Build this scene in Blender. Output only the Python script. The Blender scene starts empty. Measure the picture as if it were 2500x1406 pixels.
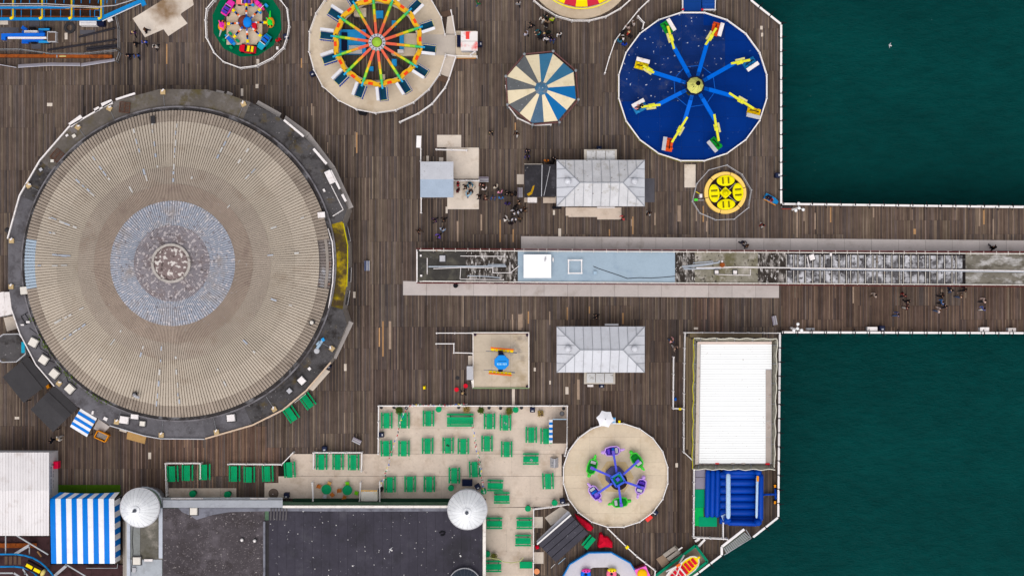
import bpy, bmesh, math, random
from mathutils import Vector, Matrix
R = math.radians
PI = math.pi
rnd = random.Random(7)

# ---------------------------------------------------------------- camera, sky, sun, exposure
S, H, CX, CY = 22.0, 150.0, 1250.0, 703.0      # photo pixels per metre on the deck, camera height, photo centre
sc = bpy.context.scene
col = sc.collection
cam = bpy.data.cameras.new('camera')
cam.sensor_width = 36.0
cam.lens = 18.0 / ((1250.0 / S) / H)
cam.clip_end = 6000.0
camo = bpy.data.objects.new('camera', cam)
col.objects.link(camo)
camo.location = (0, 0, H)
sc.camera = camo

world = bpy.data.worlds.new('World')
sc.world = world
world.use_nodes = True
wn = world.node_tree
wn.nodes.clear()
sky = wn.nodes.new('ShaderNodeTexSky')
sky.sky_type = 'NISHITA'
sky.sun_disc = False
SUN_ELEV, SUN_AZ = 66.0, 190.0                 # light comes from the bottom of the picture
sky.sun_elevation = R(SUN_ELEV)
sky.sun_rotation = R(SUN_AZ)
sky.air_density = 1.0
sky.dust_density = 3.0
sky.ozone_density = 1.0
hs = wn.nodes.new('ShaderNodeHueSaturation')   # a milky overcast sky
hs.inputs['Saturation'].default_value = 0.22
bg = wn.nodes.new('ShaderNodeBackground')
bg.inputs['Strength'].default_value = 0.15
wo = wn.nodes.new('ShaderNodeOutputWorld')
wn.links.new(sky.outputs[0], hs.inputs['Color'])
wn.links.new(hs.outputs[0], bg.inputs[0])
wn.links.new(bg.outputs[0], wo.inputs[0])

sun = bpy.data.lights.new('sun', 'SUN')
sun.energy = 0.75
sun.angle = R(60)
sun.color = (1.0, 0.955, 0.90)
suno = bpy.data.objects.new('sun', sun)
col.objects.link(suno)
suno.location = (20, -60, 90)
_az, _el = R(SUN_AZ), R(SUN_ELEV)
_d = Vector((math.sin(_az) * math.cos(_el), math.cos(_az) * math.cos(_el), math.sin(_el)))
suno.rotation_euler = _d.to_track_quat('Z', 'Y').to_euler()

sc.view_settings.view_transform = 'Standard'
sc.view_settings.look = 'None'
sc.view_settings.gamma = 1.0
sc.view_settings.use_curve_mapping = False
sc.view_settings.exposure = 0.30

# ---------------------------------------------------------------- helpers
def P(px, py, z=0.0):
    k = (H - z) / H / S
    return Vector(((px - CX) * k, (CY - py) * k, z))

def L(n, z=0.0):
    return n * (H - z) / H / S

def PP(pts, z=0.0):
    return [P(x, y, z).to_2d() for x, y in pts]

def rect(x0, y0, x1, y1):
    return [(x0, y0), (x1, y0), (x1, y1), (x0, y1)]

def ngon(cx, cy, r, n, a0=0.0, ry=None):
    ry = r if ry is None else ry
    return [(cx + r * math.cos(a0 + 2 * PI * i / n), cy + ry * math.sin(a0 + 2 * PI * i / n)) for i in range(n)]

def area2(p):
    return sum(p[i][0] * p[(i + 1) % len(p)][1] - p[(i + 1) % len(p)][0] * p[i][1] for i in range(len(p)))

def clip_rect(poly, x0, y0, x1, y1):
    def cut(p, inside, inter):
        out = []
        for i in range(len(p)):
            a, b = p[i - 1], p[i]
            ia, ib = inside(a), inside(b)
            if ib:
                if not ia: out.append(inter(a, b))
                out.append(b)
            elif ia:
                out.append(inter(a, b))
        return out
    def ix(v):
        return lambda a, b: (v, a[1] + (b[1] - a[1]) * (v - a[0]) / (b[0] - a[0]))
    def iy(v):
        return lambda a, b: (a[0] + (b[0] - a[0]) * (v - a[1]) / (b[1] - a[1]), v)
    p = [tuple(q) for q in poly]
    for ins, it in ((lambda q: q[0] >= x0, ix(x0)), (lambda q: q[0] <= x1, ix(x1)),
                    (lambda q: q[1] >= y0, iy(y0)), (lambda q: q[1] <= y1, iy(y1))):
        if not p: return []
        p = cut(p, ins, it)
    return p

class MB:
    def __init__(s):
        s.v, s.f, s.m = [], [], []
    def add(s, vs, fs, m=0):
        b = len(s.v)
        s.v += [(v[0], v[1], v[2]) for v in vs]
        s.f += [tuple(i + b for i in f) for f in fs]
        s.m += [m] * len(fs)
        return s
    def box(s, c, size, rz=0.0, m=0, top=1.0):
        hx, hy, hz = size[0] / 2, size[1] / 2, size[2] / 2
        ca, sa = math.cos(rz), math.sin(rz)
        vs = []
        for z, t in ((-hz, 1.0), (hz, top)):
            for x, y in ((-hx, -hy), (hx, -hy), (hx, hy), (-hx, hy)):
                x, y = x * t, y * t
                vs.append((c[0] + x * ca - y * sa, c[1] + x * sa + y * ca, c[2] + z))
        return s.add(vs, [(3, 2, 1, 0), (4, 5, 6, 7), (0, 1, 5, 4), (1, 2, 6, 5), (2, 3, 7, 6), (3, 0, 4, 7)], m)
    def prism(s, poly, z0, z1, m=0, inset=0.0):
        p = [(q[0], q[1]) for q in poly]
        if area2(p) < 0: p = p[::-1]
        n = len(p)
        t = p
        if inset:
            cx = sum(q[0] for q in p) / n; cy = sum(q[1] for q in p) / n
            t = []
            for x, y in p:
                d = math.hypot(x - cx, y - cy) or 1
                t.append((x - (x - cx) / d * inset, y - (y - cy) / d * inset))
        vs = [(x, y, z0) for x, y in p] + [(x, y, z1) for x, y in t]
        fs = [tuple(range(n - 1, -1, -1)), tuple(range(n, 2 * n))]
        fs += [(i, (i + 1) % n, n + (i + 1) % n, n + i) for i in range(n)]
        return s.add(vs, fs, m)
    def tube(s, p0, p1, r, n=8, r1=None, m=0):
        p0, p1 = Vector(p0), Vector(p1)
        r1 = r if r1 is None else r1
        d = p1 - p0
        if d.length < 1e-6: return s
        q = d.to_track_quat('Z', 'Y')
        vs = []
        for p, rr in ((p0, r), (p1, r1)):
            for i in range(n):
                a = 2 * PI * i / n
                vs.append(p + q @ Vector((rr * math.cos(a), rr * math.sin(a), 0)))
        fs = [tuple(range(n - 1, -1, -1)), tuple(range(n, 2 * n))]
        fs += [(i, (i + 1) % n, n + (i + 1) % n, n + i) for i in range(n)]
        return s.add(vs, fs, m)
    def path(s, pts, r, n=6, m=0):
        for a, b in zip(pts[:-1], pts[1:]): s.tube(a, b, r, n, m=m)
        return s
    def beam(s, p0, p1, w, h, m=0):
        p0, p1 = Vector(p0), Vector(p1)
        d = (p1 - p0)
        if d.length < 1e-6: return s
        d.normalize()
        up = Vector((0, 0, 1)) if abs(d.z) < 0.95 else Vector((0, 1, 0))
        side = d.cross(up).normalized()
        u2 = side.cross(d).normalized()
        vs = []
        for p in (p0, p1):
            for a, b in ((-1, -1), (1, -1), (1, 1), (-1, 1)):
                vs.append(p + side * (a * w / 2) + u2 * (b * h / 2))
        return s.add(vs, [(3, 2, 1, 0), (4, 5, 6, 7), (0, 1, 5, 4), (1, 2, 6, 5), (2, 3, 7, 6), (3, 0, 4, 7)], m)
    def lathe(s, c, prof, n=24, m=0, sx=1.0, sy=1.0, rz=0.0):
        vs, fs = [], []
        for r, z in prof:
            for i in range(n):
                a = 2 * PI * i / n + rz
                vs.append((c[0] + r * sx * math.cos(a), c[1] + r * sy * math.sin(a), c[2] + z))
        for k in range(len(prof) - 1):
            for i in range(n):
                j = (i + 1) % n
                fs.append((k * n + i, k * n + j, (k + 1) * n + j, (k + 1) * n + i))
        fs.append(tuple(range(n - 1, -1, -1)))
        fs.append(tuple((len(prof) - 1) * n + i for i in range(n)))
        return s.add(vs, fs, m)
    def ring(s, c, r0, r1, z0, z1, n=32, a0=0.0, a1=2 * PI, m=0, sx=1.0, sy=1.0):
        full = abs(a1 - a0 - 2 * PI) < 1e-6
        k = n if full else n + 1
        vs, fs = [], []
        for i in range(k):
            a = a0 + (a1 - a0) * i / n
            for r, z in ((r0, z0), (r1, z0), (r1, z1), (r0, z1)):
                vs.append((c[0] + r * sx * math.cos(a), c[1] + r * sy * math.sin(a), z))
        for i in range(n):
            j = (i + 1) % k
            for q in range(4):
                fs.append((i * 4 + q, i * 4 + (q + 1) % 4, j * 4 + (q + 1) % 4, j * 4 + q)[::-1])
        if not full:
            fs.append((0, 1, 2, 3)); fs.append(tuple(n * 4 + q for q in (3, 2, 1, 0)))
        return s.add(vs, fs, m)
    def loft(s, secs, m=0, cap=True):
        n = len(secs[0]); vs = [p for sec in secs for p in sec]; fs = []
        for k in range(len(secs) - 1):
            for i in range(n):
                j = (i + 1) % n
                fs.append((k * n + i, k * n + j, (k + 1) * n + j, (k + 1) * n + i))
        if cap:
            fs.append(tuple(range(n - 1, -1, -1))); fs.append(tuple((len(secs) - 1) * n + i for i in range(n)))
        return s.add(vs, fs, m)
    def ellipsoid(s, c, rx, ry, rz_, n=14, k=8, m=0, rot=0.0, zmin=-1.0):
        secs = []
        for i in range(k + 1):
            t = zmin + (1 - zmin) * i / k
            t = max(-0.999, min(0.999, t)); w = math.sqrt(1 - t * t)
            ring_ = []
            for j in range(n):
                a = 2 * PI * j / n
                x, y = rx * w * math.cos(a), ry * w * math.sin(a)
                ring_.append((c[0] + x * math.cos(rot) - y * math.sin(rot), c[1] + x * math.sin(rot) + y * math.cos(rot), c[2] + rz_ * t))
            secs.append(ring_)
        return s.loft(secs, m)
    def mesh(s, name, mats, smooth=False, off=(0, 0, 0)):
        me = bpy.data.meshes.new(name)
        ox, oy, oz = off
        me.from_pydata([(x - ox, y - oy, z - oz) for x, y, z in s.v], [], s.f)
        if not isinstance(mats, (list, tuple)): mats = [mats]
        for mm in mats: me.materials.append(mm)
        if len(mats) > 1: me.polygons.foreach_set('material_index', s.m)
        if smooth: me.polygons.foreach_set('use_smooth', [True] * len(me.polygons))
        me.update()
        return me

def link(name, me, parent=None, loc=(0, 0, 0), rz=0.0):
    o = bpy.data.objects.new(name, me)
    col.objects.link(o)
    o.location = loc
    o.rotation_euler = (0, 0, rz)
    o.parent = parent
    return o

def wloc(o):
    return o.location.copy() if o.parent is None else o.location + wloc(o.parent)

def part(name, mb, mats, parent, smooth=False, local=False, label=None, stuff=False):
    off = (0, 0, 0) if (local or parent is None) else wloc(parent)
    o = link(name, mb.mesh(name, mats, smooth, off), parent)
    if label: o['label'] = label
    if stuff: o['kind'] = 'stuff'
    return o

def tag(o, label, cat, group=None):
    o['label'] = label; o['category'] = cat
    if group: o['group'] = group
    return o

def thing(name, label, cat, loc=(0, 0, 0), rz=0.0, group=None):
    o = bpy.data.objects.new(name, None)
    o.empty_display_size = 0.3
    col.objects.link(o)
    o.location = loc; o.rotation_euler = (0, 0, rz)
    return tag(o, label, cat, group)

def solo(name, mb, mats, label, cat, loc, group=None, smooth=False):
    """a thing that is one mesh; mb in world coordinates"""
    o = link(name, mb.mesh(name, mats, smooth, loc), None, loc)
    return tag(o, label, cat, group)

def dup(root, loc, rz, label, group=None):
    r = root.copy(); col.objects.link(r); r.location = loc; r.rotation_euler = (0, 0, rz)
    r['label'] = label
    if group: r['group'] = group
    for ch in list(root.children):
        c = ch.copy(); col.objects.link(c); c.parent = r
        for g in list(ch.children):
            d = g.copy(); col.objects.link(d); d.parent = c
    return r

# ---------------------------------------------------------------- materials
def lin(c):
    c = c / 255.0
    return c / 12.92 if c <= 0.04045 else ((c + 0.055) / 1.055) ** 2.4
GAIN = 1.12
def C(rgb):
    return tuple(min(0.86, lin(v) / GAIN) for v in rgb) + (1.0,)

MATS = {}
def M(name, rgb, rough=0.65, var=0.10, scale=1.2, rv=0.0, speck=None, stain=None, bump=0.0, metal=0.0, spec=0.03, stretch=(1, 1, 1), alpha=None):
    """procedural paint / concrete / cloth: colour with two sizes of noise, optional stains (rgb, amount, scale),
    specks (rgb, coverage, scale) and a random brightness for each object (rv)"""
    if name in MATS: return MATS[name]
    m = bpy.data.materials.new(name); m.use_nodes = True
    t = m.node_tree; N = t.nodes; K = t.links
    b = N['Principled BSDF']
    b.inputs['Roughness'].default_value = rough
    b.inputs['Metallic'].default_value = metal
    b.inputs['Specular IOR Level'].default_value = spec
    geo = N.new('ShaderNodeNewGeometry')
    mp = N.new('ShaderNodeMapping'); mp.inputs['Scale'].default_value = stretch
    K.new(geo.outputs['Position'], mp.inputs['Vector'])
    def noise(sc_, det=5.0, rgh=0.6):
        n = N.new('ShaderNodeTexNoise'); n.inputs['Scale'].default_value = sc_
        n.inputs['Detail'].default_value = det; n.inputs['Roughness'].default_value = rgh
        K.new(mp.outputs[0], n.inputs['Vector']); return n.outputs[0]
    def mrange(src, a, b_, c, d):
        r = N.new('ShaderNodeMapRange'); r.inputs[1].default_value = a; r.inputs[2].default_value = b_
        r.inputs[3].default_value = c; r.inputs[4].default_value = d; K.new(src, r.inputs[0]); return r.outputs[0]
    def mul(a, c):
        q = N.new('ShaderNodeMath'); q.operation = 'MULTIPLY'; K.new(a, q.inputs[0]); K.new(c, q.inputs[1]); return q.outputs[0]
    f1 = mrange(noise(scale), 0.3, 0.7, 1 - var, 1 + var)
    f2 = mrange(noise(scale * 9, 3), 0.3, 0.7, 1 - var * 0.6, 1 + var * 0.6)
    f = mul(f1, f2)
    if rv:
        oi = N.new('ShaderNodeObjectInfo')
        f = mul(f, mrange(oi.outputs['Random'], 0, 1, 1 - rv, 1 + rv))
    vm = N.new('ShaderNodeVectorMath'); vm.operation = 'SCALE'
    vm.inputs[0].default_value = C(rgb)[:3]; K.new(f, vm.inputs['Scale'])
    out = vm.outputs[0]
    def mixc(fac, src, rgb2):
        x = N.new('ShaderNodeMix'); x.data_type = 'RGBA'
        K.new(fac, x.inputs[0]); K.new(src, x.inputs[6]); x.inputs[7].default_value = C(rgb2); return x.outputs[2]
    for st in ([stain] if stain and not isinstance(stain, list) else (stain or [])):
        rgb2, amt, s2 = st
        out = mixc(mrange(noise(s2, 6, 0.65), 0.62 - 0.3 * amt, 0.78 - 0.3 * amt, 0, 0.85), out, rgb2)
    for sp in ([speck] if speck and not isinstance(speck, list) else (speck or [])):
        rgb2, cov, s2 = sp
        out = mixc(mrange(noise(s2, 2, 0.5), 0.72 - 0.3 * cov, 0.76 - 0.3 * cov, 0, 0.9), out, rgb2)
    K.new(out, b.inputs['Base Color'])
    if bump:
        bp = N.new('ShaderNodeBump'); bp.inputs['Strength'].default_value = bump; bp.inputs['Distance'].default_value = 0.02
        K.new(noise(scale * 14, 4), bp.inputs['Height']); K.new(bp.outputs[0], b.inputs['Normal'])
    if alpha is not None: b.inputs['Alpha'].default_value = alpha
    MATS[name] = m
    return m

WHITE = M('white_paint', (236, 228, 226), 0.5, 0.06, 1.0, stain=((190, 176, 168), 0.25, 2.5))
WHITER = M('white_rail_paint', (240, 234, 232), 0.5, 0.05, 1.0)
BLACK = M('black_metal', (28, 28, 32), 0.5, 0.2)
DGREY = M('dark_grey', (58, 56, 58), 0.7, 0.2)
MGREY = M('mid_grey_metal', (128, 128, 132), 0.45, 0.12, metal=0.3)
LGREY = M('light_grey', (186, 184, 188), 0.55, 0.10)
CREAM = M('cream_plastic', (224, 216, 206), 0.5, 0.06, rv=0.08)
GREEN = M('green_table_paint', (4, 156, 98), 0.45, 0.10, 2.0, rv=0.10)
BLUE = M('blue_paint', (20, 100, 205), 0.4, 0.08)
SKYB = M('sky_blue_paint', (40, 150, 215), 0.4, 0.10)
YEL = M('yellow_paint', (250, 220, 20), 0.4, 0.06)
YELP = M('pale_yellow_paint', (240, 226, 70), 0.4, 0.07)
ORAN = M('orange_paint', (240, 110, 40), 0.45, 0.08)
RED = M('red_paint', (215, 22, 45), 0.45, 0.08)
PINK = M('pink_paint', (235, 70, 160), 0.4, 0.08)
NAVY = M('navy_plastic', (24, 30, 58), 0.4, 0.15)
PURP = M('purple_paint', (96, 60, 190), 0.4, 0.08)
LILAC = M('lilac_paint', (206, 164, 232), 0.4, 0.06)
PERI = M('periwinkle_paint', (84, 92, 216), 0.4, 0.08)
LIME = M('lime_paint', (80, 214, 70), 0.4, 0.08)
DGREEN = M('deep_green_paint', (10, 130, 40), 0.4, 0.10)
BROWN = M('brown_timber', (98, 78, 66), 0.75, 0.2, stretch=(6, 0.6, 1))
RUST = M('rusty_steel', (150, 78, 34), 0.8, 0.22, 2.0, stain=((92, 52, 34), 0.4, 3.0))
STEEL = M('galvanised_steel', (150, 152, 156), 0.4, 0.08, metal=0.5)
DRUST = M('dark_red_trim', (98, 44, 44), 0.7, 0.15)
PLY = M('plywood_deck_panel', (214, 200, 186), 0.7, 0.07, 0.9, rv=0.07, stain=((186, 166, 146), 0.25, 0.8), bump=0.05)
PAVE = M('pale_walkway_panel', (198, 188, 184), 0.75, 0.06, 0.7, rv=0.06, stain=((172, 160, 152), 0.25, 0.5), bump=0.05)
TERR = M('terrace_floor_panel', (212, 194, 178), 0.75, 0.07, 0.6, rv=0.06, stain=[((188, 166, 146), 0.32, 0.45), ((170, 150, 135), 0.1, 1.7)], bump=0.05)
FELT = M('grey_roofing_felt', (101, 98, 102), 0.85, 0.16, 0.5, rv=0.10, stain=[((72, 68, 70), 0.4, 0.7), ((112, 110, 116), 0.25, 0.5)], speck=((150, 146, 150), 0.05, 7.0), bump=0.1)
# ================================================================ SETTING: sea and pier deck
def sea_material():
    m = bpy.data.materials.new('sea_water'); m.use_nodes = True
    t = m.node_tree; N = t.nodes; K = t.links
    b = N['Principled BSDF']
    b.inputs['Roughness'].default_value = 0.2
    b.inputs['IOR'].default_value = 1.33
    b.inputs['Specular IOR Level'].default_value = 0.04
    geo = N.new('ShaderNodeNewGeometry')
    mp = N.new('ShaderNodeMapping'); mp.inputs['Rotation'].default_value = (0, 0, R(-32)); mp.inputs['Scale'].default_value = (1.0, 2.4, 1)
    K.new(geo.outputs['Position'], mp.inputs['Vector'])
    def noise(s, d=6, src=mp):
        n = N.new('ShaderNodeTexNoise'); n.inputs['Scale'].default_value = s; n.inputs['Detail'].default_value = d
        n.inputs['Roughness'].default_value = 0.62
        K.new(src.outputs[0], n.inputs['Vector']); return n
    n1, n2, n3 = noise(0.035, 4), noise(0.55, 8), noise(2.6, 4)
    r = N.new('ShaderNodeValToRGB')
    r.color_ramp.elements[0].position = 0.25; r.color_ramp.elements[0].color = (0.0004, 0.030, 0.029, 1)
    r.color_ramp.elements[1].position = 0.75; r.color_ramp.elements[1].color = (0.0007, 0.050, 0.047, 1)
    K.new(n1.outputs[0], r.inputs[0])
    mr = N.new('ShaderNodeMapRange'); mr.inputs[1].default_value = 0.3; mr.inputs[2].default_value = 0.72
    mr.inputs[3].default_value = 0.84; mr.inputs[4].default_value = 1.14
    K.new(n2.outputs[0], mr.inputs[0])
    v = N.new('ShaderNodeVectorMath'); v.operation = 'SCALE'
    K.new(r.outputs[0], v.inputs[0]); K.new(mr.outputs[0], v.inputs['Scale'])
    # rare foam flecks
    nf = noise(1.7, 3)
    fr = N.new('ShaderNodeMapRange'); fr.inputs[1].default_value = 0.735; fr.inputs[2].default_value = 0.80; fr.inputs[4].default_value = 0.30
    K.new(nf.outputs[0], fr.inputs[0])
    x = N.new('ShaderNodeMix'); x.data_type = 'RGBA'; K.new(fr.outputs[0], x.inputs[0]); K.new(v.outputs[0], x.inputs[6])
    x.inputs[7].default_value = (0.22, 0.36, 0.34, 1)
    K.new(x.outputs[2], b.inputs['Base Color'])
    ad = N.new('ShaderNodeMath'); ad.operation = 'MULTIPLY_ADD'; ad.inputs[1].default_value = 0.35
    K.new(n3.outputs[0], ad.inputs[0]); K.new(n2.outputs[0], ad.inputs[2])
    bp = N.new('ShaderNodeBump'); bp.inputs['Strength'].default_value = 0.9; bp.inputs['Distance'].default_value = 0.3
    K.new(ad.outputs[0], bp.inputs['Height']); K.new(bp.outputs[0], b.inputs['Normal'])
    return m
mb = MB().add([(-2500, -2500, -6), (2500, -2500, -6), (2500, 2500, -6), (-2500, 2500, -6)], [(0, 1, 2, 3)])
sea = link('sea', mb.mesh('sea', sea_material())); sea['kind'] = 'structure'

DECK = [(-160, -160), (1640, -160), (1830, 0), (1854, 18), (1908, 60), (1908, 500), (2720, 509), (2720, 814), (1905, 809),
        (1900, 1262), (1837, 1311), (1761, 1356), (1706, 1399), (1560, 1500), (1500, 1560), (-160, 1560)]
SUB = M('deck_underside_timber', (40, 34, 30), 0.9, 0.2)
mb = MB().prism(PP(DECK), -0.55, -0.07)
deck = link('pier_deck', mb.mesh('pier_deck', SUB)); deck['kind'] = 'structure'

def plank_material():
    m = bpy.data.materials.new('weathered_deck_planks'); m.use_nodes = True
    t = m.node_tree; N = t.nodes; K = t.links
    b = N['Principled BSDF']; b.inputs['Roughness'].default_value = 0.8; b.inputs['Specular IOR Level'].default_value = 0.05
    at = N.new('ShaderNodeAttribute'); at.attribute_name = 'tone'
    geo = N.new('ShaderNodeNewGeometry')
    def noise(sx, sy, s, d):
        mp = N.new('ShaderNodeMapping'); mp.inputs['Scale'].default_value = (sx, sy, 1)
        K.new(geo.outputs['Position'], mp.inputs['Vector'])
        n = N.new('ShaderNodeTexNoise'); n.inputs['Scale'].default_value = s; n.inputs['Detail'].default_value = d
        n.inputs['Roughness'].default_value = 0.6
        K.new(mp.outputs[0], n.inputs['Vector']); return n.outputs[0]
    def mr(src, a, b_, c, d):
        r = N.new('ShaderNodeMapRange'); r.inputs[1].default_value = a; r.inputs[2].default_value = b_
        r.inputs[3].default_value = c; r.inputs[4].default_value = d; K.new(src, r.inputs[0]); return r.outputs[0]
    def mul(a, c):
        q = N.new('ShaderNodeMath'); q.operation = 'MULTIPLY'; K.new(a, q.inputs[0]); K.new(c, q.inputs[1]); return q.outputs[0]
    f = mul(mr(noise(14, 0.5, 1.0, 5), 0.3, 0.7, 0.72, 1.28), mr(noise(1, 1, 0.12, 5), 0.3, 0.7, 0.84, 1.14))
    f = mul(f, mr(noise(1, 1, 0.9, 6), 0.3, 0.75, 0.86, 1.12))
    v = N.new('ShaderNodeVectorMath'); v.operation = 'SCALE'
    K.new(at.outputs['Color'], v.inputs[0]); K.new(f, v.inputs['Scale'])
    K.new(v.outputs[0], b.inputs['Base Color'])
    return m

def scan(poly, x):
    ys = []
    for i in range(len(poly)):
        a, b = poly[i - 1], poly[i]
        if (a[0] <= x) != (b[0] <= x):
            ys.append(a[1] + (b[1] - a[1]) * (x - a[0]) / (b[0] - a[0]))
    ys.sort()
    return list(zip(ys[::2], ys[1::2]))

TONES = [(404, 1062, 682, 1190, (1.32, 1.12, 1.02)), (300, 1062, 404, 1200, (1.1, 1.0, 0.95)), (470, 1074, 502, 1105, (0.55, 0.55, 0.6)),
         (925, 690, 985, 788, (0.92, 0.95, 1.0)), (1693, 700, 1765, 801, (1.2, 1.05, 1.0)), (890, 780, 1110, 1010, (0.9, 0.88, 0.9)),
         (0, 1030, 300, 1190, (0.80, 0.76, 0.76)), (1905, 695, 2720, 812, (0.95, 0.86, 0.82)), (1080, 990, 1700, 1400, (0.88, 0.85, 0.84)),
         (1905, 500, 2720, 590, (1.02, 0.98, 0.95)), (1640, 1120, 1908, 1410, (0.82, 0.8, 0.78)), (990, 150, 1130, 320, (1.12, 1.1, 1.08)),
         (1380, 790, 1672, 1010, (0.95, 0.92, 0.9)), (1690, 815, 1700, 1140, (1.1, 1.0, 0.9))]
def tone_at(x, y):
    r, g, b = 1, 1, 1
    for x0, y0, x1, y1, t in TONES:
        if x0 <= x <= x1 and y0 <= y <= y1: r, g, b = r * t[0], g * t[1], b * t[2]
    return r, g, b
pitch = 3.62
verts, faces, tones = [], [], []
base_cols = [(104, 89, 79), (110, 95, 84), (95, 81, 74), (119, 104, 91), (88, 78, 75), (105, 92, 86), (99, 84, 76)]
base_cols = [tuple(lin(c) / GAIN for c in q) for q in base_cols]
x = -160.0
blk_left = 0
while x < 2716:
    if blk_left <= 0:
        blk_left = rnd.randint(10, 46); phase = rnd.choice([0, 18, 52, 52, 70]); btone = rnd.uniform(0.97, 1.03)
        bay = {}
    blk_left -= 1
    colt = rnd.gauss(1.04, 0.17)
    for y0, y1 in scan(DECK, x + pitch / 2):
        cuts = [y0]
        k = math.floor((y0 - phase) / 104.0) + 1
        while phase + k * 104.0 < y1:
            c = phase + k * 104.0
            if c > cuts[-1] + 8 and rnd.random() < 0.93: cuts.append(c)
            if rnd.random() < 0.10 and c + 52 < y1 - 8: cuts.append(c + 52)
            k += 1
        cuts.append(y1)
        for a, bb in zip(cuts[:-1], cuts[1:]):
            key = int((a + bb) / 2 / 104)
            bt = bay.setdefault(key, rnd.uniform(0.965, 1.035))
            t = (0.2 + 0.8 * colt) * rnd.gauss(1.02, 0.075) * btone * bt
            if rnd.random() < 0.05: t *= 1.35
            if rnd.random() < 0.04: t *= 0.7
            t = max(0.5, min(1.9, t))
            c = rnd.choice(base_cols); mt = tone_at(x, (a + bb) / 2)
            z = rnd.uniform(-0.006, 0.0)
            p0 = P(x + 0.42, bb - 0.18); p1 = P(x + pitch - 0.42, a + 0.18)
            n = len(verts)
            verts += [(p0.x, p0.y, -0.066), (p1.x, p0.y, -0.066), (p1.x, p1.y, -0.066), (p0.x, p1.y, -0.066),
                      (p0.x, p0.y, z), (p1.x, p0.y, z), (p1.x, p1.y, z), (p0.x, p1.y, z)]
            faces += [(n + 4, n + 5, n + 6, n + 7), (n, n + 1, n + 5, n + 4), (n + 1, n + 2, n + 6, n + 5), (n + 2, n + 3, n + 7, n + 6), (n + 3, n, n + 4, n + 7)]
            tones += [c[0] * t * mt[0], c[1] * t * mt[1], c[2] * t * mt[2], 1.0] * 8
    x += pitch
me = bpy.data.meshes.new('deck_planks')
me.from_pydata(verts, [], faces)
at = me.attributes.new('tone', 'FLOAT_COLOR', 'POINT')
at.data.foreach_set('color', tones)
me.materials.append(plank_material()); me.update()
o = link('deck_planks', me, deck); o['kind'] = 'stuff'
del verts, faces, tones

# newer planks that stand out one by one
NEWP = M('new_orange_plank', (182, 140, 98), 0.75, 0.12, 2, rv=0.12)
PALEP = M('pale_plank', (160, 138, 120), 0.78, 0.12, 2, rv=0.12)
for px, y0, y1, w, kind in [(1221, 537, 591, 3, 1), (1253, 560, 591, 3, 1), (1117, 540, 590, 4, 0), (1175, 524, 563, 4, 0), (1545, 529, 572, 3, 1), (1599, 520, 550, 3, 0),
        (2028, 506, 543, 3, 1), (2133, 508, 531, 3, 0), (2233, 559, 572, 6, 1), (2402, 511, 548, 4, 1), (2391, 509, 552, 4, 0), (2425, 535, 585, 3, 0),
        (1658, 502, 541, 8, 0), (1717, 503, 542, 3, 1), (1700, 503, 540, 3, 0), (1946, 515, 580, 4, 0), (1963, 512, 540, 3, 0), (1725, 540, 566, 3, 0),
        (935, 784, 870, 3, 1), (952, 784, 852, 6, 0), (926, 800, 846, 3, 1), (1251, 767, 806, 3, 0), (1269, 767, 806, 9, 0), (1290, 760, 790, 3, 1), (1342, 760, 793, 3, 0),
        (1385, 750, 781, 3, 1), (1439, 748, 765, 3, 1), (1521, 764, 791, 4, 1), (1275, 765, 800, 3, 0), (1412, 926, 975, 6, 0), (1384, 944, 962, 7, 2), (1660, 818, 848, 3, 0),
        (761, 253, 282, 3, 0), (800, 348, 375, 3, 0), (871, 324, 374, 3, 1), (867, 322, 360, 2, 0), (407, 108, 157, 3, 1), (843, 888, 905, 7, 0), (1258, 300, 318, 3, 1),
        (760, 20, 40, 3, 0), (736, 143, 166, 3, 1), (1542, 535, 552, 3, 0), (1488, 560, 576, 3, 1), (2083, 700, 740, 3, 0), (2299, 706, 728, 4, 0), (1990, 520, 560, 3, 0)]:
    w2 = w * 0.5
    part('plank', MB().prism(PP(rect(px - w2, y0, px + w2, y1)), -0.03, 0.003), (PALEP, NEWP, PLY)[kind], deck)

# pale boards laid over the deck
def boards(lst, mat, name='deck_board', h=0.02):
    for q in lst:
        poly = rect(*q) if len(q) == 4 and not isinstance(q[0], tuple) else q
        part(name, MB().prism(PP(poly), 0.002, h + rnd.uniform(0, 0.006)), mat, deck)
boards([rect(1067, 330, 1126, 360), rect(1090, 361, 1169, 437), rect(1092, 440, 1169, 511), (1041, 381, 1047, 394), (1072, 385, 1082, 394), (1088, 505, 1093, 521),
        (1262, 426, 1279, 450), (1671, 402, 1698, 458), (115, 252, 128, 260), (624, 206, 631, 216), (362, 1104, 369, 1120), (36, 1017, 47, 1023),
        (1250, 949, 1257, 989), (1303, 897, 1308, 906), (1341, 929, 1345, 938), (1382, 945, 1388, 962), (1649, 1130, 1655, 1140), (1856, 64, 1862, 73), (1858, 81, 1863, 90),
        (1350, 513, 1355, 525), (1363, 558, 1370, 577), (1340, 10, 1348, 18), (840, 888, 846, 905), (862, 712, 868, 727), (588, 217, 594, 235), (158, 81, 165, 97),
        (1300, 1261, 1325, 1288), (1302, 1347, 1327, 1375), (0, 51, 20, 61), (1694, 799, 1704, 804)], PLY)
boards([[(1381, 507), (1517, 507), (1517, 536), (1458, 536), (1458, 530), (1388, 530), (1388, 527), (1381, 527)], (1326, 480, 1357, 496), (1280, 481, 1288, 494)], TERR)
SOOT = PLY.copy(); SOOT.name = 'scorched_plywood'; nt = SOOT.node_tree; bs = nt.nodes['Principled BSDF']
src = bs.inputs['Base Color'].links[0].from_socket
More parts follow.
